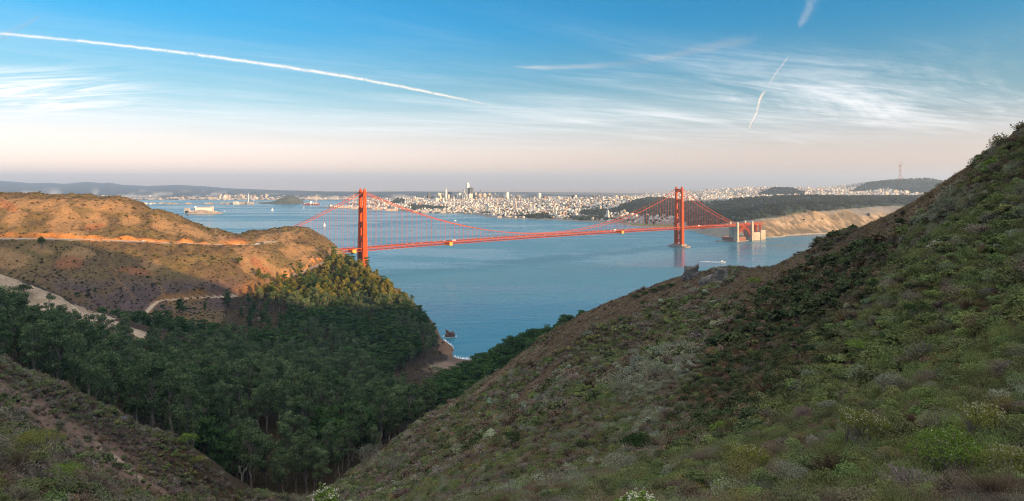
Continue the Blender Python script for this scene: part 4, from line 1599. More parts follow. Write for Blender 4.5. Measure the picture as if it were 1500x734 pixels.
# ---- the remaining houses: the ones that show largest are things, the rest one mass
def houses():
    rng = np.random.default_rng(21)
    N = 130000
    D = np.sqrt(rng.uniform(3500 ** 2, 9600 ** 2, N))
    px = rng.uniform(478, 1390, N)
    x = (px - CX) / F * D
    g = city_h(x, D)
    _, py = PX(x, D, g)
    ok = (g > 3.2) & (g < 236)
    for w in WOODS:
        ok &= ~in_poly(px, py, w)
    ok &= ~((px > 1000) & (D < 5000))
    ok &= ~((px > 925) & (py > 326))
    # thin by density: streets dense between 560 and 900, sparse on the far hills
    dens = np.where(px < 935, 1.0, 0.55) * np.where(D > 7800, 0.5, 1.0) * np.where((px > 830) & (px < 1000) & (py > 305), 0.32, 1.0)
    dens = dens * np.where((py > 315) & (px > 700) & (px < 930), 0.45, 1.0) * np.clip(0.65 + 1.6 * fbm(x, D, 260, 3, 81), 0.12, 1)
    ok &= rng.random(N) < dens
    x, D, g, px, py = x[ok], D[ok], g[ok], px[ok], py[ok]
    # keep a minimum spacing on a street grid
    ca, sa = math.cos(CITY_RZ), math.sin(CITY_RZ)
    u, v = x * ca + D * sa, -x * sa + D * ca
    ku, kv = np.round(u / 17), np.round(v / 23)
    _, idx = np.unique(ku * 100003 + kv, return_index=True)
    keep = (ku[idx] % 5 != 0) & (kv[idx] % 7 != 0)
    idx = idx[keep]
    x, D = (ku[idx] * 17) * ca - (kv[idx] * 23) * sa, (ku[idx] * 17) * sa + (kv[idx] * 23) * ca
    g = city_h(x, D)
    px, py = PX(x, D, g)
    n = len(x)
    w = rng.uniform(8, 17, n)
    d = rng.uniform(10, 20, n)
    h = rng.gamma(3.0, 2.0, n) + 4.5 + 14 * (rng.random(n) < 0.03)
    core = np.exp(-((px - 690) / 60) ** 2 - ((D - 6900) / 700) ** 2)
    h = h + core * rng.gamma(2, 6, n)
    h = np.minimum(h, 16 + 60 * core + 10)
    size = w * h / D ** 2
    order = np.argsort(-size)
    pal = np.array([(0.72, 0.64, 0.52), (0.80, 0.76, 0.68), (0.60, 0.49, 0.36), (0.48, 0.36, 0.26), (0.36, 0.31, 0.28), (0.68, 0.60, 0.54), (0.50, 0.24, 0.15), (0.30, 0.30, 0.32)])
    pw = np.array([0.26, 0.26, 0.14, 0.08, 0.07, 0.12, 0.03, 0.04])
    names = ['pale', 'white', 'tan', 'tan', 'grey', 'white', 'brick', 'grey']
    ci = rng.choice(len(pal), n, p=pw / pw.sum())
    rz = CITY_RZ + rng.choice([0, 0, 0, math.pi / 2], n)
    words = {'pale': 'cream', 'white': 'white', 'tan': 'tan', 'grey': 'grey', 'brick': 'brick red'}
    variants = {}
    cnt = 0
    for i in order[:196]:
        fmn = names[ci[i]]
        zone = 'along the waterfront park' if py[i] > 313 else ('on the slope above the waterfront' if py[i] > 300 else 'high on the city ridge')
        lab = 'low %s city building %s' % (words[fmn], zone)
        key = (fmn, int(rng.integers(2)))
        if key not in variants:
            mb = tower_mesh(('box', 'step')[key[1]], 20, 22, 16)
            o = mb.build('city_building', FM[fmn])
            variants[key] = o
        else:
            o = variants[key].copy()
            COL.objects.link(o)
        o.location = (x[i], D[i], g[i])
        o.scale = (w[i] / 20, d[i] / 22, h[i] / 16)
        o.rotation_euler = (0, 0, rz[i])
        tag(o, lab, 'building', '%s buildings %s' % (words[fmn], zone))
        cnt += 1
    rest = order[196:]
    m = len(rest)
    bx = np.array([(-1, -1, 0), (1, -1, 0), (1, 1, 0), (-1, 1, 0), (-1, -1, 1), (1, -1, 1), (1, 1, 1), (-1, 1, 1), (-.98, 0, 1.0), (.98, 0, 1.0)], float)
    roof = rng.random(m) < 0.45
    loc = np.repeat(bx[None], m, 0)
    loc[:, 8:, 2] = np.where(roof, 1.28, 1.0)[:, None]
    loc[..., 0] *= w[rest, None] / 2
    loc[..., 1] *= d[rest, None] / 2
    loc[..., 2] = loc[..., 2] * (h[rest, None] + 5) - 5
    c, s = np.cos(rz[rest])[:, None], np.sin(rz[rest])[:, None]
    V = np.stack([loc[..., 0] * c - loc[..., 1] * s + x[rest, None], loc[..., 0] * s + loc[..., 1] * c + D[rest, None], loc[..., 2] + g[rest, None]], -1).reshape(-1, 3)
    q4 = np.array([(0, 1, 5, 4), (1, 2, 6, 5), (2, 3, 7, 6), (3, 0, 4, 7), (4, 5, 9, 8), (6, 7, 8, 9)])
    Fq = (q4[None] + (np.arange(m) * 10)[:, None, None]).reshape(-1, 4)
    cols = pal[ci[rest]] * rng.uniform(0.8, 1.12, (m, 1))
    cv = np.repeat(cols[:, None], 10, 1)
    rc = np.where(rng.random(m)[:, None] < 0.3, np.array((0.36, 0.20, 0.13)), np.array((0.42, 0.38, 0.34)))
    cv = cv * 0.86
    cv[:, 8:] = rc[:, None]
    o = mesh_obj('city_houses', V, Fq, mat_vcol('house_walls', 0.12, 0.7, 1.25), colors=cv.reshape(-1, 3))
    tag(o, 'mass of small pale houses covering the far city slopes', 'houses', kind='stuff')
    print('houses', n)
    tpy = PX(x, D, g + h)[1]
    for a in range(560, 960, 40):
        q = (px > a) & (px < a + 40)
        print('top', a, np.percentile(tpy[q], (0, 0.5, 5)).round(1), D[q][np.argmin(tpy[q])])


houses()

# ---- lattice broadcast mast on the wooded peak
def broadcast_mast():
    D = 8200.0
    x = (1319 - CX) / F * D
    g = float(city_h(np.array([x]), np.array([D]))[0])
    top = HC - (236.5 - HY) / F * D
    H = top - g
    t = empty('broadcast_mast', (x, D, g), 0, 'tall three legged red and white lattice broadcast mast on the wooded peak', 'mast')
    M_R = mat('mast_red_white', (0.42, 0.20, 0.17), 0.7, 0.4, 0.03)
    prof = [(26, 0), (15, H * 0.32), (11, H * 0.55), (13, H * 0.70), (17, H * 0.80)]
    for k in range(3):
        a = 2 * math.pi * k / 3 + 0.3
        mb = MB()
        mb.tube([(r * math.cos(a), r * math.sin(a), z) for r, z in prof], 2.4, 6)
        mb.tube([(17 * math.cos(a), 17 * math.sin(a), H * 0.80), (17 * math.cos(a), 17 * math.sin(a), H)], 1.6, 6)
        mb.build('leg', M_R, t)
    for r, z in ((20, H * 0.15), (15, H * 0.32), (11, H * 0.55), (14.5, H * 0.74), (17, H * 0.80)):
        mb = MB()
        for k in range(3):
            a, b = 2 * math.pi * k / 3 + .3, 2 * math.pi * (k + 1) / 3 + .3
            mb.bar((r * math.cos(a), r * math.sin(a), z), (r * math.cos(b), r * math.sin(b), z), 3.4, 5.5)
        mb.build('cross_beam', M_R, t)


broadcast_mast()

# ------------------------------------------------------------------ far shore hills and islands
def far_hills():
    sil = [(-250, 268), (-60, 268), (0, 266.6), (20, 267.6), (45, 270), (75, 269.5), (100, 271.5), (125, 268), (150, 270), (160, 269), (180, 272.5), (215, 274), (260, 272.5), (300, 274.5), (340, 277), (400, 279.5), (470, 281), (540, 281.5), (600, 281), (660, 281.5), (760, 282.5), (900, 284)]
    sil = [(a, b - (1.6 if a < 330 else 0.6)) for a, b in sil]
    sp, sy_ = zip(*sil)
    pxs = np.arange(-260, 900, 3.0)
    ys = np.interp(pxs, sp, sy_)
    Ds = np.array([0.0, 0.02, 0.07, 0.16, 0.32, 0.49, 0.74, 1.0, 1.15])
    P, Fr = np.meshgrid(pxs, Ds)
    crest = np.interp(P, (300, 480), (20000, 13200))
    D = 8300 + (crest - 8300) * Fr
    x = (P - CX) / F * D
    top = HC - (ys[None] - HY) / F * crest
    t = np.clip((D - 8600) / (crest - 8600), 0, 1.15)
    h = 4 + (top - 4) * np.where(t < 1, t ** 1.7, 1 - (t - 1) * 2)
    h = h + fbm(x, D, 900, 4, 101) * 46 * np.clip(t, 0, 1) * np.clip(1 - (P - 350) / 300, 0.25, 1) * (t < 0.99)
    h[0] = -6
    i, j = np.meshgrid(np.arange(len(Ds) - 1), np.arange(len(pxs) - 1), indexing='ij')
    na = len(pxs)
    f = np.stack([i * na + j, i * na + j + 1, (i + 1) * na + j + 1, (i + 1) * na + j], -1).reshape(-1, 4)
    n = fbm(x, D, 500, 4, 105)
    c = np.empty(h.shape + (3,))
    c[:] = (0.050, 0.058, 0.060)
    m = (sstep(0.0, 0.3, n) * (1 - sstep(0.25, 0.7, t)))[..., None]
    c = c * (1 - m) + np.array((0.42, 0.36, 0.29)) * m
    o = mesh_obj('far_hills', np.stack([x, D, h], -1).reshape(-1, 3), f, mat_vcol('far_hill_ground', 0.004), smooth=True, colors=c.reshape(-1, 3))
    tag(o, 'hazy blue hills on the far shore', 'hills', kind='structure')
    # low far peak
    pk = MB()
    prof = [(2600, -20), (1500, 70), (800, 130), (420, 190), (150, 226), (20, 236)]
    x0 = (126 - CX) / F * 25000
    pk.lathe((x0, 25000, 0), [(r * 1.4, z) for r, z in prof], 28)
    o = pk.build('far_peak', mat('far_peak_ground', (0.10, 0.09, 0.07), 0.9, 0.2, 0.002), smooth=True)
    o.scale = (1, 0.5, 1)
    o.location = (0, 25000 * 0.5, 0)
    tag(o, 'pale peak showing behind the far hills', 'hills', kind='structure')

    # towns on the far shore
    rng = np.random.default_rng(5)
    N = 1500
    px = rng.uniform(-60, 640, N)
    D = 8450 + rng.gamma(1.5, 420, N)
    dens = np.exp(-((px - 355) / 45) ** 2) + 0.35 + 0.5 * np.exp(-((px - 460) / 30) ** 2)
    ok = rng.random(N) < dens
    px, D = px[ok], D[ok]
    x = (px - CX) / F * D
    tt = np.clip((D - 8600) / 11400, 0, 1)
    g = 4 + (HC - (np.interp(px, sp, sy_) - HY) / F * 20000 - 4) * tt ** 1.7 - 3
    n = len(x)
    w = rng.uniform(16, 60, n)
    d = rng.uniform(20, 40, n)
    h = rng.gamma(2.0, 3.5, n) + 5
    bx = np.array([(-1, -1, 0), (1, -1, 0), (1, 1, 0), (-1, 1, 0), (-1, -1, 1), (1, -1, 1), (1, 1, 1), (-1, 1, 1)], float)
    loc = np.repeat(bx[None], n, 0)
    V = np.stack([loc[..., 0] * w[:, None] / 2 + x[:, None], loc[..., 1] * d[:, None] / 2 + D[:, None], loc[..., 2] * (h[:, None] + 12) - 12 + g[:, None]], -1).reshape(-1, 3)
    q4 = np.array([(0, 1, 5, 4), (1, 2, 6, 5), (2, 3, 7, 6), (3, 0, 4, 7), (4, 5, 6, 7)])
    Fq = (q4[None] + (np.arange(n) * 8)[:, None, None]).reshape(-1, 4)
    cv = np.repeat(rng.uniform(0.25, 0.5, (n, 1, 1)) * np.array((1.0, 0.88, 0.76)), 8, 1)
    o = mesh_obj('far_shore_town', V, Fq, mat_vcol('town_walls', 0.05), colors=cv.reshape(-1, 3))
    tag(o, 'hazy pale town spread along the far shore', 'houses', kind='stuff')
    # its tower blocks
    r = random.Random(3)
    proto = None
    for k in range(34):
        pxx = 355 + r.gauss(0, 17)
        Dk = 8700 + r.uniform(0, 500)
        xx = (pxx - CX) / F * Dk
        hh = r.uniform(28, 66)
        mb = tower_mesh(('box', 'step')[k % 2], r.uniform(18, 34), 24, hh)
        o = mb.build('tower_block', FM[('pale', 'white', 'tan', 'grey')[k % 4]])
        o.location = (xx, Dk, 4)
        tag(o, 'small pale tower block in the hazy downtown on the far shore', 'building', 'tower blocks of the far shore downtown')
    for px_, w_, h_, lab in ((164, 9, 40, 'big pale square block alone on the far shore below the hills'), (311, 14, 34, 'wide pale harbour block on the far shore left of the white mast'), (462, 16, 42, 'long pale harbour block on the far shore right of the wooded island')):
        Dk = 8600.0
        mb = tower_mesh('step', w_ * Dk / F, 40, h_)
        o = mb.build('harbour_block', FM['pale'])
        o.location = ((px_ - CX) / F * Dk, Dk, 3)
        tag(o, lab, 'building')


far_hills()
M_ROCK = mat('island_rock', (0.30, 0.225, 0.165), 0.95, 0.35, 0.03, bump=0.6, bscale=0.05)
M_ISLE_G = mat('island_scrub', (0.055, 0.060, 0.035), 0.95, 0.4, 0.02, bump=0.8, bscale=0.03)


def island(name, px0, px1, py, profile, depth, material, label, seed, rough=6):
    """profile: list of (fraction along, height m)"""
    D = DW(py)
    x0, x1 = (px0 - CX) / F * D, (px1 - CX) / F * D
    fx, fz = zip(*profile)
    nx, ny = 90, 26
    u = np.linspace(0, 1, nx)
    v = np.linspace(-1, 1, ny)
    U, V = np.meshgrid(u, v)
    env = np.sqrt(np.clip(1 - (2 * U - 1) ** 6, 0, 1))
    x = x0 + (x1 - x0) * U
    y = D + depth + V * depth * env
    h = np.interp(U, fx, fz) * (1 - np.abs(V) ** 3.2) * np.where(np.abs(V) > 0.98, 0, 1)
    h = h + fbm(x, y, 45, 4, seed) * rough * (h > 1) - 2
    i, j = np.meshgrid(np.arange(ny - 1), np.arange(nx - 1), indexing='ij')
    f = np.stack([i * nx + j, i * nx + j + 1, (i + 1) * nx + j + 1, (i + 1) * nx + j], -1).reshape(-1, 4)
    o = mesh_obj(name, np.stack([x, y, h], -1).reshape(-1, 3), f, material, smooth=False)
    tag(o, label, 'island', kind='structure')
    return D, x0, x1


D_, xa, xb = island('prison_island', 267.5, 318, 313.6, [(0, 9), (0.05, 20), (0.2, 26), (0.35, 32), (0.5, 33), (0.68, 28), (0.8, 19), (0.93, 13), (1, 8)], 75, M_ROCK, 'small rocky island in the bay with a long prison block', 111, 7)


def isle_pt(f):
    return xa + (xb - xa) * f


t = empty('prison_block', (isle_pt(0.52), D_ + 60, 26), -0.02, 'long sunlit cell block on the crest of the rocky island', 'building')
mb = MB(); mb.box((0, 0, 7), (128, 34, 26)); mb.build('wall', FM['white'], t)
mb = MB(); mb.box((-6, 0, 21.4), (108, 24, 3)); mb.build('roof', M_ROOF, t)
mb = MB(); mb.box((58, 2, 13), (18, 26, 36)); mb.build('end_wing', FM['pale'], t)
t = empty('lighthouse', (isle_pt(0.735), D_ + 50, 20), 0, 'slim white lighthouse at the right end of the cell block', 'lighthouse')
mb = MB(); mb.lathe((0, 0, 0), [(4.4, -8), (3.0, 30), (4.2, 31)], 10); mb.build('shaft', M_WHITE, t)
mb = MB(); mb.lathe((0, 0, 31), [(2.4, 0), (2.4, 4), (0.2, 6.5)], 10); mb.build('lantern', M_GLASS, t)
t = empty('water_tower', (isle_pt(0.255), D_ + 60, 20), 0, 'pale water tower on legs at the left of the rocky island', 'water tower')
mb = MB(); mb.lathe((0, 0, 22), [(1, 0), (8, 3), (8, 13), (1, 16)], 12); mb.build('tank', M_WHITE, t)
for sx in (-1, 1):
    for sy in (-1, 1):
        mb = MB(); mb.bar((sx * 8, sy * 8, -8), (sx * 5.5, sy * 5.5, 26), 1.6); mb.build('leg', M_PIER, t)
for f, w_, h_, lab in ((0.06, 34, 30, 'roofless pale barrack at the left tip of the rocky island'), (0.13, 60, 14, 'low pale building beside the left tip of the rocky island'), (0.62, 40, 10, 'low building under the cell block on the island slope'), (0.84, 36, 9, 'low workshop at the right end of the rocky island')):
    t = empty('island_building', (isle_pt(f), D_ + 38, 10), 0, lab, 'building')
    mb = MB(); mb.box((0, 0, h_ / 2 - 2), (w_, 22, h_ + 4)); mb.build('wall', FM['pale'], t)
    mb = MB(); mb.box((0, 0, h_ + 0.8), (w_ * 1.03, 23, 1.4)); mb.build('roof', M_ROOF, t)

D2, ya, yb = island('wooded_island', 372, 440, 298.6, [(0, 10), (0.1, 14), (0.3, 18), (0.45, 48), (0.6, 84), (0.72, 92), (0.85, 62), (0.95, 22), (1, 8)], 140, M_ISLE_G, 'dark wooded island in the bay', 121, 9)
D3, ta, tb = island('flat_island', 190, 374, 299.4, [(0, 5), (0.5, 5), (1, 5)], 160, mat('flat_island_ground', (0.28, 0.24, 0.19), 0.9, 0.2, 0.02), 'long flat low island behind the rocky prison island', 131, 1)
rr = random.Random(9)
for k in range(46):
    f = rr.uniform(0.06, 0.98)
    w_, h_ = rr.uniform(14, 40), rr.uniform(7, 13)
    if k < 5:
        f, w_, h_ = (0.80, 0.835, 0.885, 0.95, 0.76)[k], (44, 50, 70, 66, 40)[k], (16, 26, 20, 20, 14)[k]
    mb = tower_mesh('box', w_, 30, h_)
    o = mb.build('island_house', FM[('pale', 'white', 'tan')[k % 3]])
    o.location = (ta + (tb - ta) * f, D3 + rr.uniform(20, 120), 2)
    if k < 5:
        tag(o, ('pale hangar left of the middle on the flat island, second from the right group', 'tallest pale hangar on the flat island', 'wide pale hangar on the flat island', 'long pale hangar at the foot of the white mast', 'leftmost pale hangar of the flat island group')[k], 'building', 'hangars of the flat island')
    else:
        tag(o, 'low pale house along the shore of the flat island', 'building', 'houses on the flat island')


# ---- far bridges
def far_bridge():
    M_GREY = mat('far_bridge_steel', (0.55, 0.52, 0.50), 0.7, 0.1, 0.02)
    D = 7450.0
    x = (364 - CX) / F * D
    t = empty('single_tower_bridge', (x, D, 0), 0, 'far bridge with one tall white mast beside the wooded island', 'bridge')
    mb = MB()
    mb.box((0, 0, 50), (9, 12, 104), taper=0.6)
    mb.build('tower', M_WHITE, t)
    mb = MB()
    mb.box((-260, 700, 28), (16, 16, 3))
    mb.bar((90, -60, 26), (-560, 1300, 20), 14, 3)
    mb.build('deck', M_GREY, t)
    for sx in (-1, 1):
        mb = MB()
        q = [Vector((0, 0, 100)).lerp(Vector((-280 if sx < 0 else 90, 640 if sx < 0 else -60, 28)), i / 8) - Vector((0, 0, 26 * (i / 8) * (1 - i / 8))) for i in range(9)]
        mb.tube(q, 0.9, 5)
        mb.build('main_cable', M_GREY, t)
    # grey suspension bridge partly hidden by the near tower
    x1, x2, x3 = (463.5 - CX) / F * 7600, (518 - CX) / F * 7600, (547 - CX) / F * 7600
    t = empty('grey_suspension_bridge', (x1, 7600, 0), 0, 'faint grey suspension bridge far behind the near orange tower', 'bridge')
    for xx in (0, x2 - x1):
        mb = MB()
        for sx in (-1, 1):
            mb.box((xx + sx * 5, 0, 44), (3.4, 5, 92))
        for z in (20, 42, 64, 86):
            mb.box((xx, 0, z), (10, 3, 3))
        mb.build('tower', M_GREY, t)
    mb = MB()
    mb.box((x3 - x1, 0, 24), (44, 30, 56), taper=0.86)
    mb.build('anchorage', M_CONC, t)
    mb = MB()
    mb.box(((x3 - x1) / 2 - 60, 0, 40), (x3 - x1 + 160, 14, 5))
    mb.build('deck', M_GREY, t)
    mb = MB()
    q = [(-230, 0, 42), (0, 0, 90)] + [((x2 - x1) * i / 12, 0, 46 + 44 * (2 * i / 12 - 1) ** 2) for i in range(1, 13)] + [(x3 - x1, 0, 46)]
    mb.tube(q, 0.8, 5)
    mb.build('main_cable', M_GREY, t)


far_bridge()

# ------------------------------------------------------------------ boats
M_SAIL = mat('white_sailcloth', (0.85, 0.83, 0.80), 0.8, 0.04, 0.3)
M_HULL = mat('white_hull', (0.75, 0.74, 0.72), 0.4, 0.06, 0.3)
M_HULLR = mat('dark_red_hull', (0.22, 0.045, 0.04), 0.6, 0.15, 0.05)


def hull_mb(L, B, H):
    mb = MB()
    st = [(-0.5, 0.75, 0.0), (-0.2, 1.0, 0.0), (0.15, 0.95, 0.0), (0.38, 0.5, 0.1), (0.5, 0.03, 0.25)]
    vs = []
    for f, w, r in st:
        vs += [(L * f, -B / 2 * w * 0.6, -0.3), (L * f, -B / 2 * w, H * (1 + r)), (L * f, B / 2 * w, H * (1 + r)), (L * f, B / 2 * w * 0.6, -0.3)]
    fs = [(0, 1, 2, 3)]
    for i in range(len(st) - 1):
        a = 4 * i
        fs += [(a, a + 4, a + 5, a + 1), (a + 1, a + 5, a + 6, a + 2), (a + 2, a + 6, a + 7, a + 3)]
    fs.append((16, 19, 18, 17))
    mb._add(vs, fs)
    return mb


def sailboat(px, py, hgt_px, rz, label):
    D = DW(py)
    x = (px - CX) / F * D
    H = hgt_px * D / F
    t = empty('sailboat', (x, D, 0), rz, label, 'sailboat', 'sailboats on the bay')
    L = H * 0.75
    hull_mb(L, L * 0.28, L * 0.10).build('hull', M_HULL, t)
    mb = MB(); mb.tube([(L * 0.08, 0, 0), (L * 0.08, 0, H)], L * 0.012, 6); mb.build('mast', M_WHITE, t)
    mb = MB()
    n = 6
    for nm, pts in (('mainsail', [(L * 0.06, 0.0, H * 0.97), (L * 0.06, 0.0, H * 0.14), (-L * 0.42, L * 0.07, H * 0.15)]), ('jib', [(L * 0.1, 0.0, H * 0.82), (L * 0.46, 0.0, H * 0.12), (L * 0.02, L * 0.09, H * 0.14)])):
        mb = MB()
        a, b, c = [Vector(p) for p in pts]
        vs = []
        for i in range(n + 1):
            for k in range(n + 1):
                u = i / n
                p = a.lerp(b, u).lerp(a.lerp(c, u), k / n)
                p.y += L * 0.05 * math.sin(math.pi * u) * math.sin(math.pi * k / n)
                vs.append(p)
        top = len(vs)
        vs += [p + Vector((0, 0.12, 0)) for p in vs]
        fs = []
        for i in range(n):
            for k in range(n):
                q = i * (n + 1) + k
                fs += [(q, q + 1, q + n + 2, q + n + 1), (top + q, top + q + n + 1, top + q + n + 2, top + q + 1)]
        mb._add(vs, fs)
        mb.build(nm, M_SAIL, t)
    return t


sailboat(399, 308.8, 4.6, 0.4, 'larger white sailboat between the rocky island and the near tower')
sailboat(475.5, 331, 4.8, 0.9, 'white sailboat seen behind the suspender cables left of the near tower')
sailboat(445, 305.2, 2.4, 0.2, 'tiny sailboat below the container ship')
sailboat(342, 302.6, 1.8, 2.0, 'tiny sailboat in front of the flat island')
sailboat(670.5, 341.5, 6.0, 1.2, 'thin dark sailed boat beyond the main span, right of the near tower')
sailboat(276, 304.8, 1.8, 2.4, 'tiny sailboat left of the rocky island')


def motor_boat(px, py, L, rz, label, wake=None):
    D = DW(py)
    x = (px - CX) / F * D
    t = empty('motor_boat', (x, D, 0), rz, label, 'boat')
    hull_mb(L, L * 0.3, L * 0.11).build('hull', M_HULL, t)
    mb = MB(); mb.box((-L * 0.05, 0, L * 0.17), (L * 0.42, L * 0.2, L * 0.13), taper=0.85); mb.box((-L * 0.08, 0, L * 0.27), (L * 0.22, L * 0.15, L * 0.08), taper=0.8)
    mb.build('cabin', M_WHITE, t)
    mb = MB(); mb.box((L * 0.05, 0, L * 0.19), (L * 0.24, L * 0.205, L * 0.04)); mb.build('windows', M_GLASS, t)
    return x, D


M_FOAM = mat('sea_foam', (0.80, 0.82, 0.82), 0.9, 0.25, 0.4)


def wake(x, D, rz, L, w, label):
    """foam trail behind a boat: an uneven low ridge of broken water"""
    rng = np.random.default_rng(3)
    n = 60
    vs, fs = [], []
    mb = MB()
    for k in range(150):
        f = rng.random() ** 1.6
        s = -f * L
        side = rng.choice((-1, 1))
        off = side * (0.4 + w * f) + rng.normal(0, 0.6 + 1.2 * f)
        r = rng.uniform(0.5, 1.6) * (1 - 0.6 * f)
        mb.box((s, off, 0.02), (r * 4, r * 1.4, 0.34 * (1 - f) + 0.12), rz=rng.normal(0, 0.3), taper=0.6)
    o = mb.build('boat_wake', M_FOAM)
    o.location = (x, D, 0.05)
    o.rotation_euler = (0, 0, rz)
    tag(o, label, 'wake', kind='stuff')


x_, d_ = motor_boat(1058.5, 384.2, 17, -0.25, 'white motor boat trailing a foam wake right of the far tower')
wake(x_ - 8, d_ + 2, -0.25 , 62, 4.5, 'white foam behind the motor boat')
motor_boat(328.5, 309.6, 20, 2.9, 'white ferry right of the rocky prison island')
motor_boat(667, 323.5, 18, 0.6, 'white tour boat in front of the sunlit pier sheds')
# mooring buoy
D = DW(361.2)
t = empty('buoy', ((1092 - CX) / F * D, D, 0), 0, 'small red buoy on the water below the arch', 'buoy')
mb = MB(); mb.lathe((0, 0, 0), [(1.6, -0.5), (1.8, 0.4), (1.5, 1.0), (0.5, 1.2)], 12); mb.build('float', mat('buoy_red', (0.6, 0.04, 0.03), 0.5, 0.1, 0.5), t)
mb = MB(); mb.lathe((0, 0, 1.2), [(0.5, 0), (0.2, 2.6), (0.4, 2.7), (0.1, 3.3)], 8); mb.build('lamp_cage', M_PIER, t)


def container_ship():
    D = DW(300.2)
    x = (456.5 - CX) / F * D
    t = empty('container_ship', (x, D, 0), 0.08, 'red and white container ship at anchor right of the wooded island', 'ship')
    L = 172.0
    hull_mb(L, 30, 10).build('hull', M_HULLR, t)
    mb = MB(); mb.box((-6, 0, 24), (18, 28, 28)); mb.box((-6, 0, 40), (8, 30, 4)); mb.build('superstructure', M_WHITE, t)
    r = random.Random(4)
    cols = [mat('container_' + n, c, 0.7, 0.1, 0.1) for n, c in (('red', (0.42, 0.09, 0.06)), ('rust', (0.36, 0.16, 0.09)), ('white', (0.6, 0.58, 0.55)), ('blue', (0.10, 0.17, 0.30)))]
    for k in range(11):
        xx = -L * 0.42 + k * 13.4
        if abs(xx + 6) < 13:
            continue
        mb = MB()
        hh = r.choice((10, 13, 15))
        mb.box((xx, 0, 10 + hh / 2), (12.2, 27, hh))
        mb.build('container_stack', cols[r.randrange(4)], t)


container_ship()

# ------------------------------------------------------------------ vegetation
def quads_from(P, Nn, size, rng, aspect=1.0, bend=True):
    """one small leaf-clump quad at every point, facing roughly along its normal"""
    n = len(P)
    Nn = Nn + rng.normal(0, 0.55, (n, 3))
    Nn /= np.linalg.norm(Nn, axis=1)[:, None] + 1e-9
    r = rng.normal(0, 1, (n, 3))
    T1 = np.cross(Nn, r)
    T1 /= np.linalg.norm(T1, axis=1)[:, None] + 1e-9
    T2 = np.cross(Nn, T1)
    s = (size * rng.uniform(0.6, 1.35, n))[:, None]
    a, b = T1 * s * 0.5, T2 * s * 0.5 * aspect
    # irregular four-sided sprig, corners pushed off the plane
    k = rng.uniform(0.55, 1.2, (n, 4, 1))
    o = Nn * s
    V = np.stack([P - a * k[:, 0] - b * k[:, 0] * 0.4, P + b * k[:, 1] - a * 0.2 - o * 0.12, P + a * k[:, 2] + b * k[:, 2] * 0.4, P - b * k[:, 3] + a * 0.2 - o * 0.12], 1)
    return V.reshape(-1, 3), np.arange(4 * n).reshape(n, 4)


def lobe_points(lobes, per, rng, inner=0.55, up=None):
    Ps, Ns = [], []
    for (c, r) in lobes:
        m = int(per * (r[0] * r[1] * r[2]) ** (2 / 3) / (np.mean([np.prod(q[1]) for q in lobes]) ** (2 / 3) + 1e-9)) + 6
        d = rng.normal(0, 1, (m, 3))
        d /= np.linalg.norm(d, axis=1)[:, None]
        if up is not None:
            d[:, 2] = np.where(d[:, 2] < up, np.abs(d[:, 2]), d[:, 2])
        rad = rng.uniform(inner, 1.0, m) ** 0.6
        rad *= 1 + 0.22 * np.sin(d[:, 0] * 5 + c[0]) * np.sin(d[:, 1] * 5 + c[1]) * np.sin(d[:, 2] * 4)
        Ps.append(np.array(c) + d * np.array(r) * rad[:, None])
        Ns.append(d / np.array(r))
    return np.concatenate(Ps), np.concatenate(Ns)


def leaf_mesh(name, lobes, per, size, rng, material, inner=0.55, aspect=0.8, up=None, link=False):
    P, Nn = lobe_points(lobes, per, rng, inner, up)
    Nn /= np.linalg.norm(Nn, axis=1)[:, None] + 1e-9
    V, Fq = quads_from(P, Nn, size, rng, aspect)
    return mesh_obj(name, V, Fq, material, link=link).data


M_EUC = leaf_mat('eucalyptus_leaves', (0.028, 0.058, 0.024), (0.140, 0.185, 0.082), 0.12, 0.0)
M_CYP = leaf_mat('cypress_leaves', (0.024, 0.058, 0.022), (0.075, 0.130, 0.040), 0.15, 0.12)
M_PINE = leaf_mat('pine_leaves', (0.075, 0.090, 0.018), (0.270, 0.230, 0.060), 0.15, 0.15)
M_BARK_P = mat('pale_bark', (0.20, 0.165, 0.13), 0.9, 0.3, 0.4)
M_BARK_D = mat('dark_bark', (0.075, 0.055, 0.04), 0.95, 0.3, 0.4)
M_BARK_G = mat('grey_dead_wood', (0.34, 0.31, 0.27), 0.95, 0.25, 0.5)


def limb(mb, a, b, r0, r1, rng, n=4, wob=0.08, sides=5):
    a, b = np.array(a, float), np.array(b, float)
    L = np.linalg.norm(b - a)
    pts = [a + (b - a) * i / n + (rng.normal(0, wob * L / n, 3) if 0 < i < n else 0) for i in range(n + 1)]
    mb.tube(pts, [r0 + (r1 - r0) * i / n for i in range(n + 1)], sides, cap=False)
    return pts


def euc_variant(seed):
    rng = np.random.default_rng(seed)
    H = 34.0
    mb = MB()
    lean = rng.normal(0, 1.2, 2)
    top = np.array((lean[0], lean[1], H * 0.86))
    trunk = limb(mb, (0, 0, -2), top, 0.62, 0.14, rng, 8, 0.10, 7)
    lobes = []
    for k in range(21):
        t = rng.uniform(0.40, 1.0) if k > 3 else rng.uniform(0.80, 1.02)
        base = np.array(trunk[min(8, int(t * 0.8 * 8))])
        a = rng.uniform(0, 2 * math.pi)
        spread = (1.0 + 4.6 * (1 - abs(t - 0.68) * 1.7)) * rng.uniform(0.5, 1.1)
        c = np.array((base[0] + math.cos(a) * spread, base[1] + math.sin(a) * spread, H * t - 1.5))
        r = rng.uniform(1.4, 2.9)
        lobes.append((c, (r, r, r * rng.uniform(0.7, 1.0))))
        limb(mb, base, c, 0.2, 0.05, rng, 3, 0.12, 4)
    tr = mb.build('trunk', M_BARK_P, link=False).data
    cr = leaf_mesh('crown', lobes, 130, 0.88, rng, M_EUC, 0.72, 0.65)
    return tr, cr


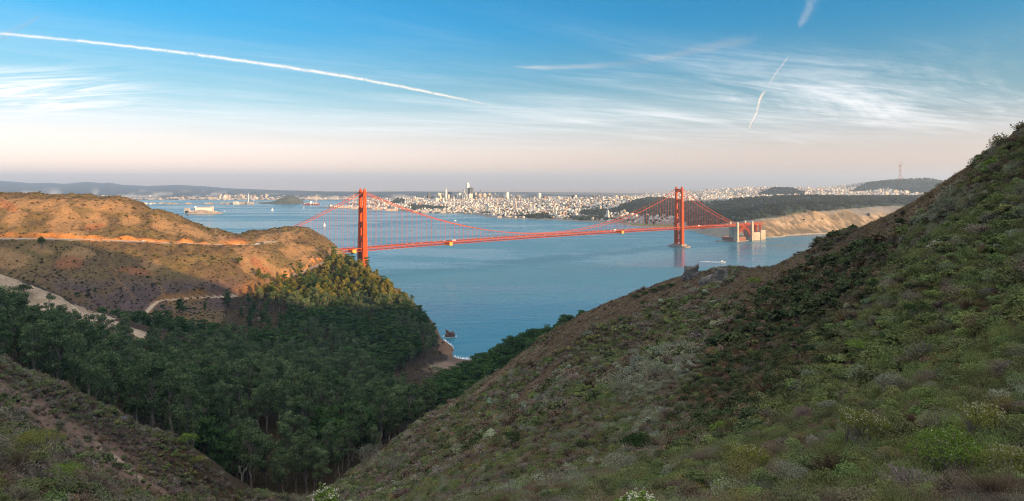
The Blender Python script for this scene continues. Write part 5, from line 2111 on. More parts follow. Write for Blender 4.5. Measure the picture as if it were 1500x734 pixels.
def cyp_variant(seed):
    rng = np.random.default_rng(seed)
    H = 20.0
    mb = MB()
    top = np.array((rng.normal(0, 1), rng.normal(0, 1), H * 0.8))
    trunk = limb(mb, (0, 0, -2), top, 0.6, 0.2, rng, 6, 0.08, 7)
    lobes = []
    for k in range(16):
        t = rng.uniform(0.32, 1.0)
        a = rng.uniform(0, 2 * math.pi)
        sp = (5.6 * (1 - 0.5 * t)) * rng.uniform(0.35, 1.0)
        base = np.array(trunk[min(6, int(t * 5))])
        c = np.array((base[0] * 0.6 + math.cos(a) * sp, base[1] * 0.6 + math.sin(a) * sp, H * t - 0.6))
        r = rng.uniform(2.0, 3.4)
        lobes.append((c, (r * 1.15, r * 1.15, r * rng.uniform(0.3, 0.5))))
        limb(mb, base, c, 0.2, 0.05, rng, 3, 0.1, 4)
    tr = mb.build('trunk', M_BARK_D, link=False).data
    cr = leaf_mesh('crown', lobes, 130, 0.95, rng, M_CYP, 0.5, 0.7)
    return tr, cr


def pine_variant(seed):
    rng = np.random.default_rng(seed)
    H = 16.0
    mb = MB()
    trunk = limb(mb, (0, 0, -2), (rng.normal(0, .6), rng.normal(0, .6), H * 0.86), 0.42, 0.1, rng, 6, 0.06, 6)
    lobes = []
    for k in range(15):
        t = 0.28 + 0.72 * (k + 0.5) / 15
        a = k * 2.4 + rng.uniform(-.5, .5)
        sp = 4.2 * math.sqrt(max(0.0, 1 - (2 * (t - 0.42) / 1.2) ** 2)) * rng.uniform(0.35, 1.0) * (1 if t < 0.9 else 0.3)
        c = np.array((math.cos(a) * sp, math.sin(a) * sp, H * t * 0.95))
        r = rng.uniform(1.5, 2.5)
        lobes.append((c, (r, r, r * 0.75)))
        limb(mb, trunk[min(6, int(t * 6))], c, 0.14, 0.04, rng, 3, 0.1, 4)
    tr = mb.build('trunk', M_BARK_D, link=False).data
    cr = leaf_mesh('crown', lobes, 110, 0.9, rng, M_PINE, 0.7, 0.65)
    return tr, cr


def bare_variant(seed):
    rng = np.random.default_rng(seed)
    mb = MB()
    H = 11.0

    def grow(p, d, L, r, depth):
        e = p + d * L
        limb(mb, p, e, r, r * 0.62, rng, 3, 0.14, 4)
        if depth == 0:
            return
        for _ in range(3):
            nd = d + rng.normal(0, 0.48, 3)
            nd[2] = abs(nd[2]) * 0.8 + 0.12
            nd /= np.linalg.norm(nd)
            grow(e, nd, L * rng.uniform(0.55, 0.78), r * 0.6, depth - 1)
    grow(np.array((0, 0, -1.0)), np.array((0, 0, 1.0)), 3.6, 0.34, 4)
    return mb.build('trunk', M_BARK_G, link=False).data


EUC = [euc_variant(s) for s in range(201, 207)]
CYP = [cyp_variant(s) for s in range(301, 306)]
PINE = [pine_variant(s) for s in range(401, 404)]
BARE = [bare_variant(s) for s in range(501, 504)]


def grid_points(x0, x1, y0, y1, step, seed):
    rng = np.random.default_rng(seed)
    gx, gy = np.meshgrid(np.arange(x0, x1, step), np.arange(y0, y1, step))
    gx = gx + rng.uniform(-0.48, 0.48, gx.shape) * step
    gy = gy + rng.uniform(-0.48, 0.48, gy.shape) * step
    return gx.ravel(), gy.ravel()


WOOD_PLAN = [(-470, 385), (-440, 335), (-262, 302), (-208, 294), (-166, 308), (-127, 341), (-104, 350), (-80, 374), (-56, 408), (-58, 470), (-84, 560), (-104, 640), (-170, 660), (-250, 620), (-296, 566), (-335, 548), (-380, 530), (-470, 470)]
COVE_PLAN = [(-76, 560), (-22, 556), (20, 540), (66, 572), (74, 640), (20, 716), (-34, 738), (-66, 690), (-84, 640)]


def plant_trees():
    trees = []     # kind, x, y, z, scale, zone
    rng = np.random.default_rng(77)
    # the main wood in the valley
    x, y = grid_points(-480, -40, 290, 680, 9.2, 1)
    m = in_poly(x, y, WOOD_PLAN)
    x, y = x[m], y[m]
    z = ground(x, y)[0]
    spurm = in_poly(*PX(x, y, z), [(-300, 330), (-60, 380), (0, 400), (60, 424), (120, 450), (215, 487), (215, 500), (160, 497), (60, 468), (0, 446), (-300, 420)]) & (y > 500)
    gap = fbm(x, y, 45, 2, 7) < -0.42
    for a, b, c, sp, gp in zip(x, y, z, spurm, gap):
        if sp or gp:
            continue
        kind = 'cyp' if fbm(np.array([a]), np.array([b]), 70, 2, 9)[0] > 0.30 else 'euc'
        s = rng.uniform(0.58, 1.08) if kind == 'euc' else rng.uniform(0.8, 1.25)
        if b > 480:
            s *= 0.82
        trees.append((kind, a, b, c, s, 'valley'))
    # behind the pale spur, and up the headland face
    x, y = grid_points(-640, -70, 640, 1230, 10.2, 2)
    z = ground(x, y)[0]
    px, py = PX(x, y, z)
    dens = np.zeros(len(x))
    dens = np.where(in_poly(px, py, [(140, 470), (200, 476), (235, 470), (300, 490), (420, 500), (520, 530), (600, 530), (560, 570), (400, 560), (300, 540), (200, 515)]), 0.85, dens)
    dens = np.where(in_poly(px, py, [(335, 445), (370, 440), (400, 430), (450, 408), (480, 388), (492, 372), (520, 390), (556, 414), (582, 434), (606, 458), (628, 484), (646, 512), (610, 536), (520, 536), (440, 520), (370, 500), (350, 470)]), 0.95, dens)
    dens = np.where(in_poly(px, py, [(228, 448), (345, 440), (360, 470), (345, 492), (300, 488), (240, 466)]), 0.10, dens)
    dens = np.where(in_poly(px, py, [(380, 405), (450, 396), (480, 380), (470, 410), (400, 430), (350, 440)]), 0.50, dens)
    dens = np.where(in_poly(px, py, [(430, 395), (470, 384), (476, 392), (440, 402)]), 0.0, dens)
    dens = np.where(in_poly(px, py, [(496, 368), (560, 406), (580, 426), (552, 410), (500, 378)]), 0.12, dens)
    dens = np.where(in_poly(px, py, [(335, 440), (405, 432), (425, 470), (400, 500), (345, 498)]), dens * 0.38, dens)
    dt = ground(x, y)[2]
    dens = np.where((np.where(dt > 900, dt - 1000, dt) < 6), 0, dens)
    r = rng.random(len(x))
    for a, b, c, d, q, u, v in zip(x, y, z, dens, r, px, py):
        if q > d or c < 3:
            continue
        k = rng.random()
        if v < 448 and b > 930:
            kind = 'pine' if k < 0.72 else ('bare' if k < 0.84 else 'cyp')
            s = rng.uniform(0.75, 1.35)
        elif u < 420 and b < 900 and v < 505:
            kind = 'cyp' if k < 0.7 else ('bare' if k < 0.78 else 'euc')
            s = rng.uniform(0.6, 1.0) * (0.62 if kind == 'euc' else 1)
        else:
            kind = 'euc' if fbm(np.array([a]), np.array([b]), 120, 2, 19)[0] > -0.08 else 'cyp'
            s = rng.uniform(0.52, 0.86) if kind == 'euc' else rng.uniform(0.8, 1.25)
            if k < 0.04:
                kind, s = 'bare', rng.uniform(0.6, 1)
        trees.append((kind, a, b, c, s, 'headland' if b > 760 else 'hollow'))
    # cypresses behind the right hill
    x, y = grid_points(-90, 90, 530, 750, 7.6, 3)
    m = in_poly(x, y, COVE_PLAN)
    x, y = x[m], y[m]
    z = ground(x, y)[0]
    for a, b, c in zip(x, y, z):
        if rng.random() < 0.9:
            trees.append(('cyp', a, b, c, rng.uniform(0.85, 1.25), 'cove'))
    # a few that stand alone (photo pixel of the foot, distance, kind, scale)
    for px_, py_, D, kind, s in [(168, 470, 716, 'cyp', 0.8), (150, 462, 712, 'cyp', 0.6), (210, 472, 730, 'cyp', 0.85), (243, 486, 760, 'cyp', 1.1), (130, 425, 830, 'cyp', 0.45), (195, 420, 860, 'cyp', 0.4), (140, 428, 842, 'cyp', 0.4),
                                 (560, 585, 640, 'euc', 0.6), (430, 440, 940, 'bare', 0.9), (470, 412, 1060, 'pine', 1.1), (487, 396, 1150, 'pine', 1.0), (505, 398, 1180, 'pine', 0.9), (495, 388, 1210, 'pine', 0.9), (512, 400, 1190, 'pine', 0.8)]:
        X, Y, _ = W(px_, py_, D)
        trees.append((kind, X, Y, float(ground(np.array([X]), np.array([Y]))[0][0]), s, 'headland' if D > 800 else 'hollow'))
    return trees


TREES = plant_trees()
NAMES = {'euc': 'eucalyptus_tree', 'cyp': 'cypress_tree', 'pine': 'pine_tree', 'bare': 'bare_tree'}
LABELS = {
    ('euc', 'valley'): ('tall grey green eucalyptus in the dense dark valley wood', 'eucalyptus trees of the valley wood'),
    ('euc', 'hollow'): ('grey green eucalyptus in the hollow behind the pale grass spur', 'eucalyptus trees in the hollow'),
    ('euc', 'headland'): ('rounded eucalyptus on the shaded face of the far headland', 'eucalyptus trees on the headland'),
    ('cyp', 'valley'): ('dark layered cypress standing among the eucalyptus of the valley wood', 'cypresses of the valley wood'),
    ('cyp', 'hollow'): ('dark cypress in the hollow behind the pale grass spur', 'cypresses in the hollow'),
    ('cyp', 'headland'): ('dark green cypress on the face of the far headland', 'cypresses on the headland'),
    ('cyp', 'cove'): ('wind shaped dark cypress in the row behind the right hill above the cove', 'cypresses above the cove'),
    ('pine', 'headland'): ('olive green pine on the upper sunlit part of the headland wood', 'pines on the headland'),
    ('pine', 'hollow'): ('olive green pine in the hollow', 'pines in the hollow'),
    ('bare', 'headland'): ('bare grey leafless tree among the headland wood', 'bare trees on the headland'),
    ('bare', 'hollow'): ('bare grey leafless tree in the hollow behind the pale spur', 'bare trees in the hollow'),
}


def build_trees():
    rng = np.random.default_rng(88)
    protos = {}
    order = sorted(TREES, key=lambda t: -(t[4] / t[2]))
    used = {'euc': 0, 'cyp': 0, 'pine': 0, 'bare': 0}
    rest = []
    vis = lambda t: -30 < CX + F * t[1] / t[2] < 900
    for t in order:
        kind, x, y, z, s, zone = t
        if used[kind] >= (300 if kind == 'euc' else 298) or not vis(t):
            rest.append(t)
            continue
        used[kind] += 1
        fam = {'euc': EUC, 'cyp': CYP, 'pine': PINE, 'bare': BARE}[kind]
        v = fam[int(rng.integers(len(fam)))]
        lab, grp = LABELS[(kind, zone)]
        rz = rng.uniform(0, 2 * math.pi)
        if kind == 'bare':
            o = bpy.data.objects.new(NAMES[kind], v)
            COL.objects.link(o)
            tag(o, lab, 'tree', grp)
        else:
            o = empty(NAMES[kind], (0, 0, 0), 0, lab, 'tree', grp)
            for nm, me in (('trunk', v[0]), ('crown', v[1])):
                c = bpy.data.objects.new(nm, me)
                COL.objects.link(c)
                c.parent = o
        o.location = (x, y, z)
        o.rotation_euler = (0, 0, rz)
        k = rng.uniform(0.88, 1.15)
        o.scale = (s * k, s * k, s * rng.uniform(0.92, 1.1))
    print('trees', used, 'rest', len(rest))
    return rest


REST = build_trees()


def scatter(name, P, ROT, SCL, IDX, TINT, meshes, label, cat):
    """plants too many to count: one object that instances small plant meshes on its points"""
    srccol = bpy.data.collections.new(name + '_sources')
    for i, me in enumerate(meshes):
        o = bpy.data.objects.new('plant_source_%03d' % i, me)
        srccol.objects.link(o)
    me = bpy.data.meshes.new(name)
    n = len(P)
    me.vertices.add(n)
    me.vertices.foreach_set('co', np.asarray(P, np.float32).ravel())
    for nm, ty, arr, key in (('rot', 'FLOAT_VECTOR', ROT, 'vector'), ('scl', 'FLOAT_VECTOR', SCL, 'vector')):
        at = me.attributes.new(nm, ty, 'POINT')
        at.data.foreach_set(key, np.asarray(arr, np.float32).ravel())
    at = me.attributes.new('idx', 'INT', 'POINT')
    at.data.foreach_set('value', np.asarray(IDX, np.int32))
    at = me.attributes.new('tint', 'FLOAT_COLOR', 'POINT')
    c = np.ones((n, 4), np.float32)
    c[:, :3] = TINT
    at.data.foreach_set('color', c.ravel())
    ob = bpy.data.objects.new(name, me)
    COL.objects.link(ob)
    ng = bpy.data.node_groups.new(name + '_scatter', 'GeometryNodeTree')
    ng.interface.new_socket('Geometry', in_out='INPUT', socket_type='NodeSocketGeometry')
    ng.interface.new_socket('Geometry', in_out='OUTPUT', socket_type='NodeSocketGeometry')
    N, L = ng.nodes, ng.links
    gi, go = N.new('NodeGroupInput'), N.new('NodeGroupOutput')
    ci = N.new('GeometryNodeCollectionInfo')
    ci.inputs['Collection'].default_value = srccol
    ci.inputs['Separate Children'].default_value = True
    ci.inputs['Reset Children'].default_value = True
    ip = N.new('GeometryNodeInstanceOnPoints')
    L.new(gi.outputs[0], ip.inputs['Points'])
    L.new(ci.outputs[0], ip.inputs['Instance'])
    ip.inputs['Pick Instance'].default_value = True

    def na(nm, ty):
        a = N.new('GeometryNodeInputNamedAttribute')
        a.data_type = ty
        a.inputs['Name'].default_value = nm
        return a.outputs['Attribute']
    L.new(na('idx', 'INT'), ip.inputs['Instance Index'])
    er = N.new('FunctionNodeEulerToRotation')
    L.new(na('rot', 'FLOAT_VECTOR'), er.inputs[0])
    L.new(er.outputs[0], ip.inputs['Rotation'])
    L.new(na('scl', 'FLOAT_VECTOR'), ip.inputs['Scale'])
    L.new(ip.outputs[0], go.inputs[0])
    md = ob.modifiers.new('scatter', 'NODES')
    md.node_group = ng
    tag(ob, label, cat, kind='stuff')
    return ob


def joined(tr, cr):
    """trunk and crown of a far tree in one mesh, two materials"""
    a, b = tr, cr
    va = np.empty(len(a.vertices) * 3, np.float32); a.vertices.foreach_get('co', va)
    vb = np.empty(len(b.vertices) * 3, np.float32); b.vertices.foreach_get('co', vb)
    fa = [tuple(p.vertices) for p in a.polygons]
    off = len(a.vertices)
    fb = [tuple(off + i for i in p.vertices) for p in b.polygons]
    return mesh_obj('tree', np.concatenate([va, vb]).reshape(-1, 3), fa + fb, mats=[a.materials[0], b.materials[0]], midx=[0] * len(fa) + [1] * len(fb), link=False).data


def build_rest():
    rng = np.random.default_rng(5)
    P = np.array([t[1:4] for t in REST])
    n = len(P)
    meshes = [joined(*EUC[i]) for i in range(3)] + [joined(*CYP[i]) for i in range(2)]
    idx = np.array([rng.integers(3) if t[0] == 'euc' else 3 + rng.integers(2) for t in REST])
    s = np.array([t[4] for t in REST])
    rot = np.c_[np.zeros(n), np.zeros(n), rng.uniform(0, 6.28, n)]
    scl = np.c_[s, s, s * rng.uniform(0.9, 1.1, n)]
    scatter('distant_wood', P, rot, scl, idx, np.ones((n, 3)), meshes, 'closed canopy of the farther trees filling the valley and headland', 'wood')


build_rest()

# ---- wooded hills of the far city: low clumped crowns
def city_woods():
    rng = np.random.default_rng(31)
    M_FAR = leaf_mat('far_wood_leaves', (0.030, 0.042, 0.024), (0.070, 0.075, 0.036), 0.05, 0.0)
    meshes = []
    for s in range(4):
        r = np.random.default_rng(600 + s)
        lobes = [((r.normal(0, 3), r.normal(0, 3), 7 + r.uniform(-2, 3)), (r.uniform(3, 5), r.uniform(3, 5), r.uniform(3, 5.5))) for _ in range(6)]
        meshes.append(leaf_mesh('clump', lobes, 26, 3.0, r, M_FAR, 0.7, 0.8))
    N = 90000
    D = np.sqrt(rng.uniform(2900 ** 2, 8700 ** 2, N))
    px = rng.uniform(520, 1420, N)
    x = (px - CX) / F * D
    g = city_h(x, D)
    _, py = PX(x, D, g)
    ok = np.zeros(N, bool)
    for w in WOODS:
        ok |= in_poly(px, py, w)
    # street and shoreline trees
    ok |= (rng.random(N) < 0.10) & (g > 4) & (px < 1000) & (px > 560) & (py > 292)
    ok |= (rng.random(N) < 0.02) & (g > 30) & (px > 1110) & (px < 1340) & (D < 3600)
    ok &= (g > 3.5)
    ok &= rng.random(N) < np.where(D < 5600, 0.75, 0.5) * np.where(fbm(x, D, 240, 3, 33) < -0.28, 0.3, 1.0)
    x, D, g = x[ok], D[ok], g[ok]
    n = len(x)
    s = rng.uniform(0.7, 1.5, n)
    print('far wood clumps', n)
    scatter('city_woods', np.c_[x, D, g - 1], np.c_[np.zeros(n), np.zeros(n), rng.uniform(0, 6.28, n)], np.c_[s, s, s * rng.uniform(0.7, 1.2, n)], rng.integers(0, 4, n), np.ones((n, 3)), meshes, 'dark woods on the hills of the far city', 'wood')
    # island trees
    M = leaf_mat('island_leaves', (0.030, 0.038, 0.020), (0.060, 0.066, 0.034), 0.05, 0.0)


city_woods()

# ------------------------------------------------------------------ chaparral
M_SHRUB = leaf_mat('shrub_leaves', (0.80, 0.80, 0.80), (1.25, 1.22, 1.12), 2.2, 0.15, attr='tint')
M_TWIG = leaf_mat('shrub_twigs', (0.70, 0.62, 0.55), (1.15, 1.10, 1.02), 2.0, 0.0, attr='tint')


def twig_tris(n, H, spread, w, rng, curve=0.25):
    """thin tapering stems rising from the root"""
    a = rng.uniform(0, 2 * math.pi, n)
    r0 = rng.uniform(0, 0.18, n) * spread
    r1 = rng.uniform(0.25, 1.0, n) * spread
    h = H * rng.uniform(0.55, 1.05, n) * np.sqrt(np.clip(1.15 - (r1 / spread) ** 2 * 0.75, 0.1, 1))
    base = np.c_[np.cos(a) * r0, np.sin(a) * r0, np.zeros(n)]
    tip = np.c_[np.cos(a + rng.normal(0, .3, n)) * r1, np.sin(a + rng.normal(0, .3, n)) * r1, h]
    mid = (base + tip) / 2 + np.c_[np.zeros((n, 2)), h * curve * 0.5]
    side = np.cross(tip - base, rng.normal(0, 1, (n, 3)))
    side /= np.linalg.norm(side, axis=1)[:, None] + 1e-9
    side *= w
    V = np.stack([base - side, base + side, mid + side * 0.8, mid - side * 0.8, tip + side * 0.25, tip - side * 0.25], 1).reshape(-1, 3)
    k = np.arange(n)[:, None] * 6
    return V, np.concatenate([k + np.array([[0, 1, 2, 3]]), k + np.array([[3, 2, 4, 5]])])


def shrub_mesh(style, leaf, n, seed):
    rng = np.random.default_rng(seed)
    parts_v, parts_f, mi = [], [], []

    def addp(V, Fq, m):
        parts_f.append(Fq + sum(len(v) for v in parts_v))
        parts_v.append(V)
        mi.append(np.full(len(Fq), m))
    if style in ('dome', 'dense', 'mat'):
        flat = {'dome': 0.85, 'dense': 0.95, 'mat': 0.45}[style]
        lobes = []
        for k in range(9):
            a, r = rng.uniform(0, 6.28), rng.uniform(0.0, 0.62)
            rr = rng.uniform(0.28, 0.48)
            lobes.append(((math.cos(a) * r, math.sin(a) * r, flat * (0.30 + 0.38 * (1 - r) + rng.uniform(-.08, .14))), (rr, rr, rr * flat)))
        P, Nn = lobe_points(lobes, n / 9, rng, 0.5 if style == 'dome' else 0.7, up=-0.25)
        Nn /= np.linalg.norm(Nn, axis=1)[:, None]
        V, Fq = quads_from(P, Nn + np.array((0, 0, 0.3)), leaf, rng, 0.6)
        addp(V, Fq, 0)
        V, Fq = twig_tris(max(6, n // 22), 0.8 * flat, 0.7, leaf * 0.10, rng)
        addp(V, Fq, 1)
    elif style == 'wispy':
        V, Fq = twig_tris(max(14, n // 9), 1.0, 0.85, leaf * 0.10, rng)
        addp(V, Fq, 1)
        a = rng.uniform(0, 6.28, n)
        r = rng.uniform(0, 1, n) ** 0.6 * 0.85
        z = rng.uniform(0.25, 1.0, n) * np.sqrt(1.12 - r ** 2 * 0.8)
        P = np.c_[np.cos(a) * r, np.sin(a) * r, z]
        V, Fq = quads_from(P, np.c_[np.cos(a) * .4, np.sin(a) * .4, np.ones(n)], leaf * 0.9, rng, 0.35)
        addp(V, Fq, 0)
    elif style == 'twiggy':
        V, Fq = twig_tris(n // 2, 0.95, 0.95, leaf * 0.12, rng, 0.5)
        addp(V, Fq, 1)
        P = V.reshape(-1, 6, 3)[:, 4]
        V2, F2 = quads_from(np.repeat(P, 1, 0) + rng.normal(0, 0.05, P.shape), np.ones_like(P), leaf * 0.7, rng, 0.4)
        addp(V2, F2, 1)
    else:   # grass tuft
        V, Fq = twig_tris(n // 2, 0.7, 0.7, leaf * 0.13, rng, 0.2)
        addp(V, Fq, 0)
    o = mesh_obj('shrub', np.concatenate(parts_v), np.concatenate(parts_f), mats=[M_SHRUB, M_TWIG], midx=np.concatenate(mi), link=False)
    return o.data


STYLES = ['dome', 'dense', 'mat', 'wispy', 'twiggy', 'grass']
VAR = 3


def shrub_family(leaf, n, seed):
    return [shrub_mesh(st, leaf * (0.8 if st in ('wispy', 'grass') else 1), n, seed + 10 * i + k) for i, st in enumerate(STYLES) for k in range(VAR)]


PAL = {   # style choices and leaf colours
    'coyote': (('dome', 'dense', 'wispy'), (0.078, 0.100, 0.034)),
    'green': (('dome', 'wispy'), (0.100, 0.130, 0.034)),
    'sage': (('dome', 'wispy', 'wispy'), (0.150, 0.165, 0.115)),
    'dark': (('dense', 'mat'), (0.030, 0.050, 0.018)),
    'olive': (('dome', 'wispy'), (0.130, 0.125, 0.030)),
    'brown': (('twiggy', 'dome', 'wispy'), (0.120, 0.083, 0.055)),
    'mauve': (('twiggy', 'twiggy', 'wispy'), (0.150, 0.122, 0.108)),
    'rust': (('dome', 'wispy'), (0.095, 0.050, 0.022)),
    'lichen': (('wispy', 'twiggy'), (0.190, 0.195, 0.135)),
    'straw': (('grass', 'grass', 'twiggy'), (0.230, 0.172, 0.110)),
}
SPECIES = list(PAL)


def species_weights(x, y, z):
    px, py = PX(x, y, z)
    n1 = fbm(x, y, 38, 3, 201)
    n2 = fbm(x, y, 16, 3, 211)
    n3 = fbm(x, y, 60, 3, 221)
    w = np.zeros((len(x), len(SPECIES)))
    S = {s: i for i, s in enumerate(SPECIES)}
    w[:, S['coyote']] = 1.0
    w[:, S['green']] = 0.5 + 2.0 * np.clip(n2 + 0.1, 0, 1)
    w[:, S['sage']] = 0.7 + 2.4 * np.clip(n3, 0, 1)
    w[:, S['dark']] = 0.25 + 1.6 * np.clip(n2 - 0.15, 0, 1)
    w[:, S['olive']] = 0.25 + 1.6 * np.clip(-n3, 0, 1)
    w[:, S['brown']] = 0.8 + 2.0 * np.clip(-n1, 0, 1)
    w[:, S['mauve']] = 0.7 + 2.2 * np.clip(-n2, 0, 1)
    w[:, S['rust']] = 0.12 + 1.5 * np.clip(n1 - 0.2, 0, 1)
    w[:, S['lichen']] = 0.12 + 1.0 * np.clip(n1 * n3 * 4 - 0.1, 0, 1)
    w[:, S['straw']] = 0.25
    right = x > -70 + 0.0 * y
    # pale lichened thicket on the far bank, dark bottom of the gully
    th = blob(px, py, 955, 555, 60, 26, -35, 0.5, n2) + blob(px, py, 1400, 300, 40, 20, -20, 0.5, n2)
    w[:, S['lichen']] += 3.5 * th * right
    w[:, S['sage']] += 2.0 * th * right
    gul = blob(px, py, 1150, 492, 52, 185, 43, 0.5, n2 * 0.4)
    for s, k in (('rust', 3.0), ('dark', 8.0), ('brown', 5.0), ('olive', 1.0)):
        w[:, S[s]] += k * gul * right
    nb = in_poly(px, py, [(1330, 370), (1500, 260), (1500, 740), (850, 740), (980, 660), (1180, 500)])
    w[:, S['green']] += 1.6 * nb
    w[:, S['coyote']] += 1.0 * nb
    crest = np.zeros(len(x))
    for b in [(930, 432, 110, 26, -22), (1000, 418, 60, 18, -15), (1120, 400, 80, 16, -24), (1290, 330, 90, 13, -32), (1385, 275, 50, 12, -38), (840, 484, 70, 14, -38), (730, 552, 60, 6, -42), (640, 612, 50, 4, -40), (790, 560, 60, 8, -45)]:
        crest = np.maximum(crest, blob(px, py, *b, 0.35, n1 * 0.55))
    crest = crest * right * (y > 100)
    w *= (1 - 0.8 * crest)[:, None]
    w[:, S['straw']] += 4.0 * crest
    w[:, S['mauve']] += 2.0 * crest
    w[:, S['brown']] += 1.6 * crest
    w[:, S['sage']] += 0.8 * crest
    left = (x < -40) & (y < 330)
    w[:, S['mauve']] += 1.0 * left
    w[:, S['coyote']] += 0.8 * left
    return w, crest, px, py


BARE_STRIP = [(40, 590, 90, 16, 30), (130, 650, 100, 24, 34), (200, 700, 70, 18, 35), (180, 690, 60, 6, 38)]


def chaparral():
    rng = np.random.default_rng(41)
    fams = [shrub_family(0.045, 4200, 900), shrub_family(0.090, 1500, 1000), shrub_family(0.17, 520, 2000), shrub_family(0.36, 170, 3000)]
    meshes = fams[0] + fams[1] + fams[2] + fams[3]
    nv = len(STYLES) * VAR
    allp = []
    for lod, (r0, r1, step) in enumerate(((5.0, 24, 0.70), (24, 62, 0.70), (62, 165, 0.98), (165, 430, 1.6))):
        x, y = grid_points(-r1, r1 * 0.72, 2.0, r1, step, 50 + lod)
        r = np.hypot(x, y)
        az = x / np.maximum(y, 0.1)
        m = (r >= r0) & (r < r1) & (np.abs(az) < 0.92)
        x, y, r = x[m], y[m], r[m]
        m = ~in_poly(x, y, WOOD_PLAN) & ~in_poly(x, y, COVE_PLAN)
        # keep to the near slopes
        m &= ~((y > 300) & (x < -130)) & (y < 430) & (x < 130)
        x, y, r = x[m], y[m], r[m]
        z = ground(x, y)[0]
        w, crest, px, py = species_weights(x, y, z)
        m = (py < 800) & (px > -60) & (px < 1560)
        bare = np.zeros(len(x))
        nz = fbm(x, y, 60, 5, 41) * 0.9 + fbm(x, y, 14, 4, 51) * 0.8
        for b in BARE_STRIP:
            bare = np.maximum(bare, blob(px, py, *b, 0.35, nz))
        bare *= (y > 90) & (x < -90)
        m &= rng.random(len(x)) > bare * 0.72
        m &= rng.random(len(x)) > crest * 0.10
        x, y, z, r, w, crest = x[m], y[m], z[m], r[m], w[m], crest[m]
        w = w ** 2.5
        cw = np.cumsum(w / w.sum(1, keepdims=True), 1)
        sp = (rng.random(len(x))[:, None] > cw).sum(1).clip(0, len(SPECIES) - 1)
        size = rng.gamma(6, 1 / 6, len(x)) * (0.80, 0.84, 1.15, 1.5)[lod]
        size = size * (1 + 0.7 * (rng.random(len(x)) < 0.06)) * np.clip(0.85 + 0.5 * fbm(x, y, 20, 3, 61), 0.5, 1.4)
        allp.append((x, y, z, r, sp, size, crest, np.full(len(x), lod)))
    x, y, z, r, sp, size, crest, lod = [np.concatenate(q) for q in zip(*allp)]
    n = len(x)
    idx = np.zeros(n, int)
    tint = np.zeros((n, 3))
    hs = np.ones(n)
    for i, s in enumerate(SPECIES):
        st, col = PAL[s]
        m = sp == i
        k = m.sum()
        ch = rng.integers(0, len(st), k)
        sid = np.array([STYLES.index(q) for q in st])[ch]
        idx[m] = lod[m] * nv + sid * VAR + rng.integers(0, VAR, k)
        tint[m] = np.array(col) * rng.uniform(0.72, 1.3, (k, 1)) * (1 + rng.normal(0, 0.08, (k, 3)))
        if s == 'straw':
            size[m] *= 0.6
        if s == 'dark':
            size[m] *= 1.25
    size = np.where(crest > 0.4, size * 0.5, size)
    size = np.minimum(size, 0.10 * r + 0.2)
    size = np.minimum(size, np.array((1.1, 1.3, 1.9, 3.2))[lod])
    grey = tint.mean(1, keepdims=True)
    tint = 0.66 * tint + 0.22 * np.array((0.112, 0.098, 0.062)) + 0.12 * grey
    # plants lean a little with the slope
    e = 1.0
    gx = (ground(x + e, y)[0] - ground(x - e, y)[0]) / (2 * e)
    gy = (ground(x, y + e)[0] - ground(x, y - e)[0]) / (2 * e)
    rot = np.c_[np.arctan(gy) * 0.45 + rng.normal(0, .1, n), -np.arctan(gx) * 0.45 + rng.normal(0, .1, n), rng.uniform(0, 6.28, n)]
    scl = np.c_[size, size * rng.uniform(0.85, 1.15, n), size * rng.uniform(0.75, 1.15, n)]
    print('chaparral', n, np.bincount(lod))
    scatter('chaparral', np.c_[x, y, z - 0.10 * size], rot, scl, idx, np.clip(tint * CHAP_GAIN, 0, 1), meshes, 'dense coastal scrub of green, grey and brown shrubs covering the near slopes', 'scrub')
    # dry grass on the crest
    gx_, gy_ = grid_points(-110, 130, 100, 425, 0.72, 91)
    gz_ = ground(gx_, gy_)[0]
    w_, cr_, px_, py_ = species_weights(gx_, gy_, gz_)
    mm = (rng.random(len(gx_)) < cr_ * 0.95) & (px_ > 420) & (px_ < 1520)
    gx_, gy_, gz_ = gx_[mm], gy_[mm], gz_[mm]
    k = len(gx_)
    print('grass', k)
    gr = [shrub_mesh('grass', 0.22, 60, 5000 + q) for q in range(3)]
    gs = rng.uniform(0.5, 1.05, k)
    gt = np.array((0.205, 0.152, 0.100)) * rng.uniform(0.6, 1.35, (k, 1)) * (1 + rng.normal(0, 0.06, (k, 3))) * (1 + 0.5 * fbm(gx_, gy_, 12, 3, 95))[:, None]
    scatter('dry_grass', np.c_[gx_, gy_, gz_ - 0.03], np.c_[rng.normal(0, .25, (k, 2)), rng.uniform(0, 6.28, k)], np.c_[gs, gs, gs * 0.8], rng.integers(0, 3, k), np.clip(gt, 0.02, 1), gr, 'dry brown grass along the crest of the right hill', 'grass')
    # low bushes on the far hill
    far = [shrub_mesh('dome', 0.55, 70, 4000 + k) for k in range(3)] + [shrub_mesh('dense', 0.6, 60, 4010 + k) for k in range(2)] + [shrub_mesh('wispy', 0.5, 60, 4020)]
    x, y = grid_points(-1250, -60, 640, 1460, 4.2, 71)
    z, dr, dt = ground(x, y)
    px, py = PX(x, y, z)
    m = (px > -40) & (px < 660) & (z > 4)
    rd = np.where(dr > 900, dr - 1000, dr)
    td = np.where(dt > 900, dt - 1000, dt)
    m &= (rd > 8) & (td > 5)
    x, y, z, px, py = x[m], y[m], z[m], px[m], py[m]
    c = ground_colour(x, y, z, np.full(len(x), 900.0), np.full(len(x), 900.0))
    lum = c.mean(1)
    pr = np.clip(1.05 - lum * 5.5, 0.05, 0.9)
    m = rng.random(len(x)) < pr
    x, y, z, c, py = x[m], y[m], z[m], c[m], py[m]
    n = len(x)
    t = rng.random(n)
    green = (t < 0.34)[:, None]
    tint = np.where(green, np.array((0.105, 0.098, 0.026)), np.array((0.135, 0.090, 0.046))) * rng.uniform(0.6, 1.4, (n, 1))
